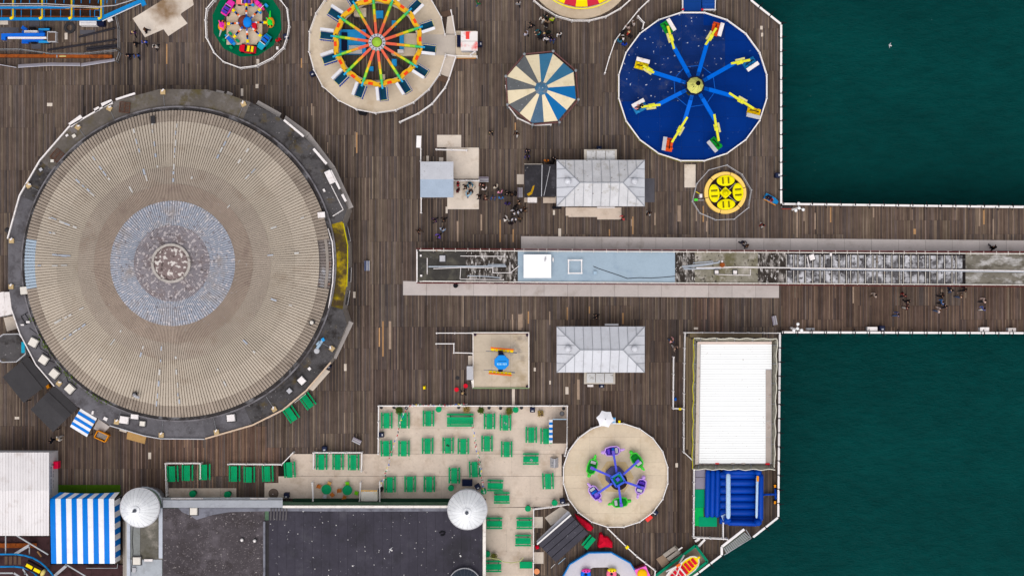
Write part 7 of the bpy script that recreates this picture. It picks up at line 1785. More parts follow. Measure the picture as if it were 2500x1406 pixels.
# ---------------------------------------------------------------- small stalls under the lower left rim of the arcade
def canopy_stall(label, pts, mats, z, posts=True, nstr=4):
    c_ = sum((P(*p) for p in pts), Vector()) / 4; t = thing('canopy_stall', label, 'stall', (c_.x, c_.y, 0))
    for i in range(nstr):
        f0, f1 = i / nstr, (i + 1) / nstr
        q = [(lerp(pts[0][0], pts[3][0], f0), lerp(pts[0][1], pts[3][1], f0)), (lerp(pts[1][0], pts[2][0], f0), lerp(pts[1][1], pts[2][1], f0)), (lerp(pts[1][0], pts[2][0], f1), lerp(pts[1][1], pts[2][1], f1)), (lerp(pts[0][0], pts[3][0], f1), lerp(pts[0][1], pts[3][1], f1))]
        zz_ = z + 0.15 * math.sin(PI * (i + 0.5) / nstr)
        part('canopy_panel', MB().prism(PP(q, z), zz_ - 0.05, zz_), mats[i % len(mats)], t)
    for p in pts:
        q = P(*p, z); q = q.lerp(Vector((c_.x, c_.y, z)), 0.06); part('post', MB().tube((q.x, q.y, 0.004), (q.x, q.y, z - 0.02), 0.05), DGREY, t)
    return t
CHAR = M('charcoal_felt_panel', (66, 64, 66), 0.85, 0.10, 0.8, rv=0.12)
canopy_stall('square charcoal canopy stall nearer the octagonal kiosk', [(68, 869), (121, 935), (58, 983), (7, 920)], [CHAR], 2.4)
canopy_stall('square charcoal canopy stall beside the blue striped awning', [(133, 941), (191, 996), (130, 1054), (75, 999)], [CHAR], 2.4)
canopy_stall('small blue and white striped awning under the arcade rim', [(197, 997), (237, 1021), (212, 1066), (171, 1041)], [MWH, MBL, MWH, MBL, MWH, MBL, MWH], 2.3, nstr=7)
t = thing('octagonal_kiosk', 'octagonal dark roofed kiosk at the left edge', 'kiosk', P(28, 849))
KP = [(8, 816), (46, 815), (60, 832), (62, 864), (40, 883), (4, 884), (-14, 866), (-14, 830)]
part('wall', MB().prism(PP(KP, 2.4), 0.004, 2.3), LGREY, t); part('roof', MB().prism(PP([(lerp(x_, 26, 0.05), lerp(y_, 849, 0.05)) for x_, y_ in KP], 2.5), 2.31, 2.42), DFELT, t)
for i in range(8): part('trim', MB().beam(P(*KP[i], 2.42), P(*KP[(i + 1) % 8], 2.42), 0.1, 0.12), LGREY, t)
part('blue_panel', MB().box(P(57, 848, 2.5), (L(8), L(26), 0.2)), TURQ, t)
t = thing('store_box', 'white panelled store at the left edge above the octagonal kiosk', 'shed', P(12, 742))
for i in range(2): part('roof_panel', MB().prism(PP([(-12 + 22 * i, 716 - 3 * i), (9 + 21 * i, 712), (14 + 22 * i, 769 - 4 * i), (-8 + 22 * i, 775 - 5 * i)], 2.2), 2.0, 2.2), WHITE, t)
part('wall', MB().prism(PP([(-12, 717), (18, 713), (30, 766), (-8, 774)], 2.1), 0.004, 1.99), LGREY, t)
solo('pale_board', MB().prism(PP([(9, 776), (36, 770), (45, 801), (17, 809)], 0.1), 0.004, 0.12), PLY, 'square pale board on the deck below the white store', 'board', P(27, 789))
t = thing('planter_box', 'yellow wooden box filled with rubble below the arcade rim', 'crate', P(249, 1064))
cr_ = [(240, 1050), (267, 1062), (258, 1078), (232, 1066)]
for i in range(4): part('side', MB().beam(P(*cr_[i], 0.35), P(*cr_[(i + 1) % 4], 0.35), 0.09, 0.68), OCHRE, t)
part('rubble', MB().prism(PP([(241, 1053), (264, 1063), (257, 1074), (235, 1065)], 0.4), 0.01, 0.45), M('grey_rubble', (140, 132, 126), 0.9, 0.3, 8, bump=0.5), t)
solo('brown_pallet', MB().prism(PP([(312, 1052), (358, 1064), (353, 1083), (309, 1071)], 0.15), 0.004, 0.2), M('tan_board', (190, 150, 96), 0.75, 0.12, 2, stain=((150, 110, 66), 0.3, 2)), 'tan wooden board leaning below the arcade rim', 'board', P(333, 1068))
solo('pale_board', MB().prism(PP([(240, 1022), (268, 1041), (252, 1058), (228, 1046)], 0.1), 0.004, 0.1), PAVE, 'grey slab beside the blue striped awning', 'board', P(248, 1040))
solo('white_box', MB().prism(PP([(293, 1045), (310, 1050), (308, 1056), (291, 1051)], 0.5), 0.004, 0.5), PLY, 'narrow pale box under the bottom arcade rim', 'box', P(300, 1050))
solo('orange_block', MB().box(P(118, 943, 0.3), (0.35, 0.4, 0.5), 0.5), OCHRE, 'small orange block between the two charcoal canopies', 'box', P(118, 943, 0.05))
# ================================================================ TERRACE
fence('white picket railing round the top of the picnic terrace', [(923, 1108), (924, 991), (1385, 991), (1384, 1092), (1379, 1112)], step=42)
fence('white picket railing boxing in three tables left of the terrace', [(765, 1143), (765, 1105), (883, 1105), (882, 1150)], step=42)
fence('white picket railing with a slanted end above the lower tables', [(557, 1133), (687, 1134), (715, 1105)], step=44)
fence('white picket railing round the three leftmost tables', [(406, 1210), (404, 1131), (489, 1131), (489, 1167)], step=42)
fence('white picket railing down the right of the lower terrace', [(1302, 1460), (1303, 1243), (1345, 1238), (1388, 1231)], step=44)
for lab, a, b in (('white post rail at the left of the cafe tables', (762, 1178), (764, 1222)), ('white post rail left of the serving hatch', (880, 1178), (878, 1222)), ('white post rail right of the serving hatch', (927, 1176), (927, 1223))):
    fence(lab, [a, b], step=44, bal=False, rail=0.12)
def table_proto():
    t = thing('picnic_table', 'x', 'picnic table', (0, 0, 0), 0, 'green picnic tables')
    for i in range(5): part('slat', MB().box((-0.264 + i * 0.132, 0, 0.74), (0.126, 1.7, 0.045)), GREEN, t, local=True)
    for s_ in (-1, 1):
        part('bench', MB().box((s_ * 0.55, 0, 0.45), (0.17, 1.76, 0.05)), GREEN, t, local=True)
        f = MB().beam((-0.62, s_ * 0.55, 0.40), (0.62, s_ * 0.55, 0.40), 0.06, 0.07).beam((-0.56, s_ * 0.55, 0.0), (-0.2, s_ * 0.55, 0.70), 0.06, 0.08).beam((0.56, s_ * 0.55, 0.0), (0.2, s_ * 0.55, 0.70), 0.06, 0.08)
        part('leg_frame', f, M('green_frame_dark', (6, 110, 74), 0.5, 0.1), t, local=True)
    return t
tp = table_proto(); first = True
TT = [(944, 1026, 0, 'leftmost table in the top row of the terrace'), (986, 1026, 0, 'second table from left in the top row of the terrace'), (1046, 1021, 0, 'third table from left in the top row of the terrace'),
      (1195, 1028, 0, 'table right of the extra long one in the top row'), (1234, 1031, 0, 'top row table with a silver tray on it'), (1297, 1061, 0, 'table left of the one tucked under the striped counter'), (1333, 1064, 0, 'table tucked against the striped awning of the brown counter'),
      (943, 1094, 2, 'leftmost table in the second row of the terrace'), (986, 1094, 0, 'second table from left in the second row'), (1044, 1088, 0, 'third table from left in the second row'), (1094, 1087, 0, 'second row table with dark litter on top'),
      (1131, 1089, 0, 'second row table right of the littered one'), (1189, 1082, 0, 'second row table below the top row pair'), (1237, 1096, 0, 'rightmost table in the second row'), (1296, 1120, 90, 'sideways table with a silver tray near the white A-board'),
      (952, 1182, 0, 'bottom row table right of the serving hatch'), (1001, 1181, 0, 'middle table of three in the bottom terrace row'), (1048, 1181, 0, 'right table of three in the bottom terrace row'), (1109, 1160, 0, 'table above left of the corner turret'),
      (1159, 1145, 2, 'table crossed by the right hand bunting'), (1338, 1174, 2, 'lone table at the right edge below the A-board'), (1209, 1185, 88, 'upper of two overlapping sideways tables right of the turret'), (1225, 1215, 90, 'lower of two overlapping sideways tables right of the turret'),
      (1207, 1277, 90, 'sideways table against the hall just below the turret'), (1280, 1277, 90, 'upper sideways table along the lower terrace railing'), (1277, 1319, 90, 'lower sideways table along the lower terrace railing'), (1205, 1382, 90, 'sideways table under the looped lights at the bottom'),
      (421, 1156, 2, 'leftmost of the three fenced tables at far left'), (457, 1154, 0, 'middle of the three fenced tables at far left'), (499, 1152, 0, 'rightmost of the three fenced tables at far left'), (572, 1156, 0, 'leftmost of three tables under the slanted railing'),
      (608, 1158, 0, 'middle of three tables under the slanted railing'), (653, 1156, 2, 'rightmost of three tables under the slanted railing'), (707, 1146, 3, 'slightly turned table at the foot of the slanted railing'), (785, 1127, 0, 'leftmost of three tables in the small fenced bay'),
      (825, 1127, 0, 'middle of three tables in the small fenced bay'), (863, 1128, 0, 'rightmost of three tables in the small fenced bay'), (750, 978, 36, 'slanted table beside the lower right arcade wall, upper of two'), (710, 1010, 34, 'slanted table beside the lower right arcade wall, lower of two')]
for px, py, deg, lab in TT:
    q = P(px, py, 0.6); z = 0.065 if px > 640 and py > 990 and not (px < 700 and py < 1175) else 0.0
    if px in (572, 608, 653, 421, 457, 499, 750, 710): z = 0.0
    q.z = z
    lab = 'green picnic table, ' + lab
    if first:
        tp.location = q; tp.rotation_euler = (0, 0, R(deg)); tp['label'] = lab; first = False
    else: dup(tp, q, R(deg), lab, 'green picnic tables')
# odd tables
t = thing('picnic_table', 'extra long green picnic table in the middle of the top terrace row', 'picnic table', P(1124, 1024) + Vector((0, 0, 0.065)), 0, 'green picnic tables')
for i in range(5): part('slat', MB().box((0, -0.36 + i * 0.16, 0.74), (2.9, 0.15, 0.045)), GREEN, t, local=True)
for s_ in (-1, 1):
    part('bench', MB().box((0, s_ * 0.62, 0.45), (2.95, 0.2, 0.05)), GREEN, t, local=True); part('leg_frame', MB().box((s_ * 1.1, 0, 0.36), (0.08, 1.3, 0.7), top=0.6), MATS['green_frame_dark'], t, local=True)
t = thing('picnic_table', 'small green slatted bench table turned askew beside the red tarpaulin heap', 'picnic table', P(1437, 1321), R(-40), 'green picnic tables')
part('slat', MB().box((0.1, 0, 0.7), (0.5, 1.5, 0.05)), GREEN, t, local=True); part('bench', MB().box((-0.35, 0, 0.44), (0.22, 1.5, 0.05)), GREEN, t, local=True); part('leg_frame', MB().box((0, 0, 0.34), (0.6, 0.9, 0.66), top=0.7), MATS['green_frame_dark'], t, local=True)
t = thing('green_box_table', 'plain green table at the bottom of the lower terrace railing', 'table', P(1284, 1375) + Vector((0, 0, 0.065)))
part('top', MB().box((0, 0, 0.7), (1.4, 0.75, 0.06)), GREEN, t, local=True); part('leg_frame', MB().box((0, 0, 0.34), (1.1, 0.5, 0.66)), MATS['green_frame_dark'], t, local=True)
BGR = M('barrel_green', (6, 146, 92), 0.4, 0.08, 2, rv=0.1)
def barrel(px, py, lab, r=0.33, z=0.065, h=1.0):
    q = P(px, py, h); q.z = z; t = thing('barrel_table', lab, 'barrel table', q, 0, 'green barrel tables')
    part('barrel', MB().lathe((0, 0, 0), [(r * 0.75, 0), (r * 0.9, h * 0.5), (r * 0.8, h - 0.06)], 16), MATS['green_frame_dark'], t, True, True); part('top', MB().lathe((0, 0, h - 0.05), [(r, 0), (r, 0.05), (r * 0.98, 0.06)], 24), BGR, t, False, True)
for px, py, lab in [(1071, 999, 'round green barrel table left on the top terrace rail'), (1259, 1000, 'round green barrel table right on the top terrace rail'), (1101, 1191, 'round green barrel table left of the corner turret'), (1181, 1199, 'round green barrel table right of the corner turret'),
                    (1289, 1241, 'round green barrel table by the lower gate post'), (1354, 1227, 'round green barrel table beside the navy bin at the gate'), (1190, 1352, 'round green barrel table against the hall wall at the bottom')]: barrel(px, py, lab)
barrel(470, 1205, 'left round green barrel table on the pale strip by the verandah', 0.38, 0.035); barrel(555, 1207, 'right round green barrel table on the pale strip by the verandah', 0.38, 0.035)
def cafe(px, py, lab, chairs):
    q = P(px, py, 0.75); q.z = 0.065; t = thing('cafe_table', lab, 'table', q)
    part('pedestal', MB().lathe((0, 0, 0), [(0.28, 0), (0.05, 0.06), (0.05, 0.7)], 12), DGREY, t, False, True); part('top', MB().lathe((0, 0, 0.7), [(0.55, 0), (0.55, 0.04), (0.53, 0.05)], 28), BGR, t, False, True)
    for cx_, cy_, mm, cl_ in chairs:
        v = P(cx_, cy_, 0.45); v.z = 0.065; d = q - v; rz = math.atan2(d.y, d.x)
        c_ = thing('chair', cl_, 'chair', v, rz, 'coloured cafe chairs')
        part('seat', MB().box((0, 0, 0.44), (0.4, 0.4, 0.04)), mm, c_, local=True); part('backrest', MB().box((-0.2, 0, 0.66), (0.05, 0.4, 0.36)), mm, c_, local=True)
        for sx in (-0.17, 0.17):
            for sy in (-0.17, 0.17): part('leg', MB().box((sx, sy, 0.21), (0.035, 0.035, 0.42)), mm, c_, local=True)
WCH = M('orange_wood_chair', (196, 116, 52), 0.6, 0.12); TCH = M('tan_chair', (226, 170, 100), 0.6, 0.1); LCH = M('lime_chair', (116, 204, 20), 0.45, 0.06)
cafe(797, 1194, 'left of two round green cafe tables', [(779, 1187, WCH, 'orange wooden chair left of the left cafe table'), (804, 1180, TCH, 'tan chair above the left cafe table'), (811, 1207, WCH, 'orange wooden chair right below the left cafe table'), (794, 1209, LGREY, 'grey chair below the left cafe table')])
cafe(848, 1196, 'right of two round green cafe tables', [(848, 1180, LCH, 'lime chair above the right cafe table'), (829, 1197, WCH, 'orange wooden chair left of the right cafe table'), (841, 1214, WCH, 'orange wooden chair below the right cafe table'), (870, 1203, LCH, 'lime chair right of the right cafe table')])
t = thing('serving_hatch', 'white serving hatch roof with a row of yellow bulbs', 'counter', P(901, 1211))
part('counter', MB().prism(PP(rect(881.5, 1199, 921, 1223), 1.8), 0.07, 1.75), M('hatch_white', (222, 214, 204), 0.6, 0.06, 1, stain=((178, 166, 110), 0.2, 1.5)), t)
for i in range(9): part('bulb', MB().ellipsoid(P(883.5 + i * 4.4, 1197.5, 1.7), 0.09, 0.09, 0.09, 8, 5), M('amber_bulb', (255, 190, 70), 0.4, 0.05), t, True)
t = thing('bar_counter', 'brown roofed counter with a blue and white awning edge', 'counter', P(1364, 1053))
part('roof', MB().prism(PP(rect(1349, 1024, 1383, 1082), 2.2), 2.05, 2.2), M('brown_felt_roof', (78, 66, 58), 0.85, 0.14, 1), t); part('wall', MB().prism(PP(rect(1353, 1028, 1380, 1078), 2.1), 0.07, 2.04), BROWN, t); part('edge', MB().beam(P(1349, 1023, 2.2), P(1383, 1023, 2.2), 0.1, 0.1), PBLUE, t)
for i in range(9): part('awning_stripe', MB().add([P(1349, 1024 + i * 6.3, 2.18), P(1349, 1024 + (i + 1) * 6.3, 2.18), P(1340.5, 1024 + (i + 1) * 6.3, 1.85), P(1340.5, 1024 + i * 6.3, 1.85)], [(3, 2, 1, 0)]), MWH if i % 2 == 0 else MBL, t)
t = thing('a_board', 'white folding A-board with dark scribbled drawing', 'sign', P(1353, 1128) + Vector((0, 0, 0.065)))
for s_ in (-1, 1): part('board', MB().add([(0, -0.5, 0.95), (0, 0.5, 0.95), (s_ * 0.42, 0.55, 0.02), (s_ * 0.42, -0.55, 0.02), (s_ * 0.04, -0.5, 0.95), (s_ * 0.04, 0.5, 0.95), (s_ * 0.46, 0.55, 0.02), (s_ * 0.46, -0.55, 0.02)], [(0, 1, 2, 3), (7, 6, 5, 4), (0, 4, 5, 1), (1, 5, 6, 2), (2, 6, 7, 3), (3, 7, 4, 0)]), LGREY, t, local=True)
part('drawing', MB().beam((-0.12, 0.3, 0.8), (-0.2, -0.1, 0.6), 0.03, 0.02).beam((-0.1, 0.05, 0.8), (-0.33, 0.0, 0.32), 0.03, 0.02).beam((-0.2, -0.25, 0.6), (-0.3, -0.3, 0.4), 0.06, 0.02), INK, t, local=True)
t = thing('patio_cover', 'brown round parasol base on the lower left terrace', 'parasol base', P(668, 1204) + Vector((0, 0, 0.065))); part('cover', MB().lathe((0, 0, 0), [(0.56, 0), (0.5, 0.1), (0.2, 0.22), (0.03, 0.3)], 24), M('taupe_cover', (120, 104, 94), 0.85, 0.15), t, True, True); part('stub', MB().lathe((0, 0, 0.28), [(0.04, 0), (0.03, 0.2)], 8), WHITE, t, False, True)
solo('equipment_case', MB().prism(PP(rect(1128, 1171, 1153, 1186), 0.8), 0.07, 0.8), NAVY, 'dark navy case above the corner turret', 'case', P(1140, 1178, 0.07))
# planters
LEAF = [M('leaf_green', (70, 96, 28), 0.8, 0.25, 8), M('leaf_olive', (110, 112, 44), 0.8, 0.25, 8), M('leaf_straw', (176, 150, 80), 0.85, 0.2, 8)]
def planter(px, py, lab, w, mat, dens, spread, pot='box'):
    q = P(px, py, 0.4); q.z = 0.065; t = thing('planter', lab, 'planter', q)
    part('pot', MB().box((0, 0, 0.2), (w, w, 0.4), 0, 0, 1.05) if pot == 'box' else MB().lathe((0, 0, 0), [(w * 0.36, 0), (w * 0.5, 0.38), (w * 0.44, 0.4)], 14), BROWN, t, False, True)
    mb_ = MB(); rr = random.Random(int(px * 7 + py))
    for i in range(dens):
        a, r_, h_ = rr.uniform(0, 6.3), spread * math.sqrt(rr.random()), rr.uniform(0.35, 0.95)
        x_, y_ = r_ * math.cos(a), r_ * math.sin(a); l_ = rr.uniform(0.07, 0.16); b_ = rr.uniform(0, 6.3); tl = rr.uniform(-0.05, 0.05)
        mb_.add([(x_, y_, h_), (x_ + l_ * 0.5 * math.cos(b_ + 0.5), y_ + l_ * 0.5 * math.sin(b_ + 0.5), h_ + tl), (x_ + l_ * math.cos(b_), y_ + l_ * math.sin(b_), h_ - tl), (x_ + l_ * 0.5 * math.cos(b_ - 0.5), y_ + l_ * 0.5 * math.sin(b_ - 0.5), h_ + tl)], [(0, 1, 2, 3)])
    o = part('foliage', mb_, mat, t, local=True, stuff=True)
    st = MB()
    for i in range(7): st.tube((0, 0, 0.35), (rr.uniform(-1, 1) * spread * 0.7, rr.uniform(-1, 1) * spread * 0.7, 0.7), 0.015, 5)
    part('stems', st, BROWN, t, local=True, stuff=True)
planter(975, 1001, 'bushy green plant in a box, leftmost along the top terrace rail', 0.5, LEAF[0], 260, 0.42); planter(1139, 998, 'straw dry plant in a box in the middle of the top rail', 0.6, LEAF[2], 130, 0.42); planter(1174, 1001, 'dark green plant in a box right of the dry one', 0.5, LEAF[0], 200, 0.36)
planter(1243, 1003, 'leafy olive plant hanging out of a box near the right barrel', 0.55, LEAF[1], 240, 0.42); planter(1320, 1009, 'nearly bare box of dry twigs near the brown counter', 0.55, LEAF[2], 70, 0.4); planter(1206, 1356, 'olive plant in a pot beside the lower barrel table', 0.5, LEAF[1], 160, 0.36, 'pot')
for px, py, lab in [(931, 994, 'in the top left terrace corner'), (962, 994, 'left of the leftmost bushy plant'), (992, 996, 'with a flag line tied to it'), (1120, 994, 'left of the dry plant'), (1194, 995, 'right of the dark green plant'), (1222, 996, 'between the plants on the top rail'), (1273, 995, 'right of the right barrel table'), (1376, 997, 'in the top right terrace corner')]:
    q = P(px, py, 0.3); q.z = 0.065; t = thing('plant_pot', 'small dark pot ' + lab, 'pot', q); part('pot', MB().lathe((0, 0, 0), [(0.12, 0), (0.17, 0.26), (0.19, 0.28), (0.15, 0.28)], 12), DGREY, t, False, True); part('soil', MB().lathe((0, 0, 0.2), [(0.15, 0), (0.15, 0.04)], 12), BROWN, t, False, True)
t = thing('drain_cover', 'round grey drain cover in the top right terrace corner', 'drain cover', P(1372, 1009) + Vector((0, 0, 0.065))); part('cover', MB().lathe((0, 0, 0), [(0.24, 0), (0.24, 0.05)], 20), MGREY, t, False, True); part('rim', MB().ring((0, 0), 0.22, 0.26, 0, 0.08, 20), DGREY, t, local=True)
for px, py, lab in ((1234, 1033, 'crumpled silver wrapper on a top row picnic table'), (1297, 1123, 'crumpled silver wrapper on the sideways picnic table'), (1093, 1087, 'dark crumpled bag on a second row picnic table')):
    q = P(px, py, 0.83); mb = MB(); rr = random.Random(px)
    for i in range(9): mb.box((q.x + rr.uniform(-0.14, 0.14), q.y + rr.uniform(-0.16, 0.16), 0.865 + rr.uniform(0, 0.03)), (rr.uniform(0.06, 0.14), rr.uniform(0.05, 0.12), rr.uniform(0.04, 0.12)), rr.uniform(0, 3), top=0.6)
    solo('litter', mb, LGREY if px != 1093 else DGREY, lab, 'litter', (q.x, q.y, 0.83))
# bunting
FLAGC = [RED, WHITER, BLUE, YEL, WHITER, GREEN, RED, NAVY]
def bunting(lab, pts, zs):
    t = thing('bunting', lab, 'bunting', P(*pts[0], zs[0]))
    w = [P(*p, z) for p, z in zip(pts, zs)]; fine = []
    for a, b, in zip(w[:-1], w[1:]):
        for k in range(5): v = a.lerp(b, k / 5); v.z -= 0.5 * math.sin(PI * k / 5) * 0.3; fine.append(v)
    fine.append(w[-1]); part('string', MB().path(fine, 0.012, 4), WHITER, t)
    for i, v in enumerate(fine[1:-1]):
        s_ = 0.12; a = rnd.uniform(0, 6)
        part('flag', MB().add([(v.x - s_ * math.cos(a), v.y - s_ * math.sin(a), v.z), (v.x + s_ * math.cos(a), v.y + s_ * math.sin(a), v.z), (v.x + 0.1 * math.sin(a) + s_ * math.cos(a) * 0.9, v.y - 0.1 * math.cos(a) + s_ * math.sin(a) * 0.9, v.z - 0.14), (v.x + 0.1 * math.sin(a) - s_ * math.cos(a) * 0.9, v.y - 0.1 * math.cos(a) - s_ * math.sin(a) * 0.9, v.z - 0.14)], [(0, 1, 2, 3)]), FLAGC[i % 8], t)
    for v in (w[0], w[-1]): part('pole', MB().tube((v.x, v.y, 0.065), v, 0.03, 6), WHITER, t)
bunting('string of small flags crossing the left terrace tables', [(992, 996), (975, 1032), (967, 1070), (955, 1104), (946, 1142), (938, 1165), (927, 1190)], [2.2, 2.2, 2.1, 2.1, 2.2, 2.3, 2.4])
bunting('string of small flags crossing to the corner turret', [(1153, 1038), (1159, 1070), (1163, 1096), (1170, 1122), (1174, 1150), (1178, 1176), (1182, 1206)], [2.3, 2.2, 2.1, 2.1, 2.2, 2.3, 2.5])
bunting('multicoloured flags tied along the top terrace railing', [(996, 990), (1020, 989), (1052, 989), (1085, 990), (1120, 988), (1140, 987)], [1.3, 1.2, 1.25, 1.2, 1.25, 1.3])
cable('string of lights looped between posts above the bottom terrace table', [(1184, 1364), (1200, 1362), (1216, 1364), (1230, 1371), (1250, 1373), (1268, 1370), (1278, 1360)], 1.6, 0.05, M('tinsel_yellow', (190, 190, 130), 0.5, 0.3, 20))
# ---------------------------------------------------------------- bins, lamps and boxes
binp = None
def bin_(px, py, lab, rz=0, z=0.0):
    global binp
    q = P(px, py, 0.9); q.z = z
    lab = 'navy square litter bin ' + lab
    if binp is None:
        binp = thing('litter_bin', lab, 'bin', q, R(rz), 'navy litter bins')
        part('body', MB().box((0, 0, 0.45), (0.5, 0.5, 0.88), 0, 0, 1.05), NAVY, binp, local=True); part('lid', MB().box((0, 0, 0.97), (0.56, 0.56, 0.12), 0, 0, 0.75), M('navy_lid', (36, 42, 66), 0.35, 0.1), binp, local=True); part('notice', MB().box((0.0, -0.12, 1.035), (0.22, 0.14, 0.012)), LGREY, binp, local=True)
    else: dup(binp, q, R(rz), lab, 'navy litter bins')
for a in [(792, 1095, 'on the railing of the small fenced table bay'), (699, 1209, 'below the lower left terrace tables', 0, 0.065), (931, 1061, 'on the left terrace railing', 90, 0.065), (1300, 1000, 'on the top terrace railing', 0, 0.065), (1166, 1188, 'tilted beside the corner turret', 30, 0.065), (1373, 1223, 'by the gate near the boat roundabout', 10),
          (1600, 1251, 'at the lower right of the boat roundabout', -35), (762, 180, 'at the left of the rainbow arm ride', 25), (755, 342, 'against the upper right arcade wall', 35), (1899, 428, 'on the upper right pier railing', 90), (801, 894, 'against the lower right arcade wall', 40), (1469, 940, 'in front of the clean pavilion porch'),
          (1171, 108, 'right of the red and white kiosk', 90), (2154, 801, 'on the lower walkway railing'), (1463, 363, 'above the kiosk pavilion porch'), (697, 89, 'on the railing of the toy car roundabout', 20)]: bin_(*a)
solo('bin', MB().prism(PP([(872, 270), (895, 273), (892, 281), (876, 279)], 0.9), 0.004, 0.9), BLACK, 'black lidded bin below the rainbow arm ride', 'bin', P(884, 276))
solo('bin', MB().lathe(P(931, 1192, 0.065), [(0.24, 0), (0.27, 0.8), (0.2, 0.86)], 14), BLACK, 'round black bin right of the serving hatch', 'bin', P(931, 1192, 0.065))
t = thing('folded_cart', 'long black trolley under the lower left eaves of the kiosk pavilion', 'trolley', P(1359, 507)); part('tray', MB().box(P(1359, 507, 0.5), (L(22), L(6), 0.5)), BLACK, t)
for s_ in (-8, 8): part('wheel', MB().tube(P(1359 + s_, 506, 0.12), P(1359 + s_, 508, 0.12), 0.11, 10), DGREY, t)
for px, py, w, d, mm, lab in [(2130, 803, 24, 10, WHITE, 'white locker box on the lower walkway railing, left one'), (2404, 804, 22, 10, WHITE, 'white locker box on the lower walkway railing, right one'), (2471, 805, 19, 9, PAVE, 'grey locker box with red end on the far right railing'), (1921, 506, 22, 6, DGREY, 'dark locker at the upper walkway corner'), (1979, 803, 20, 5, MGREY, 'grey locker near the lower walkway lamp')]:
    q = P(px, py, 0.8); t = thing('locker', lab, 'locker', (q.x, q.y, 0)); part('body', MB().box((0, 0, 0.36), (L(w) - 0.05, L(d) - 0.05, 0.7)), LGREY, t, local=True); part('lid', MB().box((0, 0, 0.76), (L(w), L(d), 0.08)), mm, t, local=True)
    if px in (2471, 1921): part('red_end', MB().box((-L(w) * 0.46 if px > 2000 else 0, -L(d) * 0.52, 0.5), (0.16 if px > 2000 else L(w), 0.06 if px > 2000 else 0.12, 0.5)), M('rust_red_end', (170, 70, 56), 0.6, 0.1), t, local=True)
GLOBE = M('white_glass_globe', (244, 242, 242), 0.25, 0.02, spec=0.6)
for lab, gl, base in (('lamp post with four white globes at the upper walkway corner', [(1950, 497), (1951, 508), (1943, 514), (1961, 512)], (1950, 507)), ('lamp post with four white globes at the lower walkway corner', [(1948, 791), (1947, 802), (1938, 806), (1957, 806)], (1947, 803))):
    q = P(*base, 3.4); t = thing('lamp_post', lab, 'lamp post', (q.x, q.y, 0))
    part('pole', MB().lathe((0, 0, 0), [(0.16, 0.003), (0.14, 0.5), (0.07, 0.6), (0.05, 3.6)], 12), WHITER, t, True, True)
    for g in gl:
        v = P(*g, 3.4); ar = part('arm', MB().tube((q.x, q.y, 3.2), (v.x, v.y, 3.25), 0.03, 6), WHITER, t); part('globe', MB().ellipsoid(v, 0.18, 0.18, 0.18, 16, 10), GLOBE, t, True)
solo('yellow_cone_sign', MB().box(P(1036, 946, 0.3), (0.34, 0.4, 0.6), 0.1, top=0.6), YEL, 'yellow folding floor sign on the deck left of the square ride', 'sign', P(1036, 946))
for i, (px, py) in enumerate(((1115, 950), (1137, 941))): solo('red_stool', MB().lathe(P(px, py), [(0.2, 0.004), (0.22, 0.4), (0.26, 0.44), (0.24, 0.5)], 14), RED, 'red round stool, %s of two beside the square ride' % ('left' if i == 0 else 'right'), 'stool', P(px, py))
solo('round_grate', MB().lathe(P(1117, 922), [(0.22, 0.004), (0.22, 0.03)], 18), DGREY, 'round dark grate in the deck left of the square ride', 'grate', P(1117, 922))
solo('rope_float', MB().lathe(P(1377, 1221, 0), [(0.01, 0.0041), (0.01, 0.02)], 6), ROPE, 'tiny pale rope end by the terrace gate', 'rope', P(1377, 1221)) if False else None
# hanging lamps under the arcade rim on the left
for px, py, lab in ((18, 562, 'round dark globe lamp at the far left of the arcade'),):
    q = P(px, py, 3.0); t = thing('globe_lamp', lab, 'lamp', q); part('globe', MB().ellipsoid(q, 0.3, 0.3, 0.3), DGREY, t, True); part('bracket', MB().tube(q, P(26, 562, 3.2), 0.04), BLACK, t)
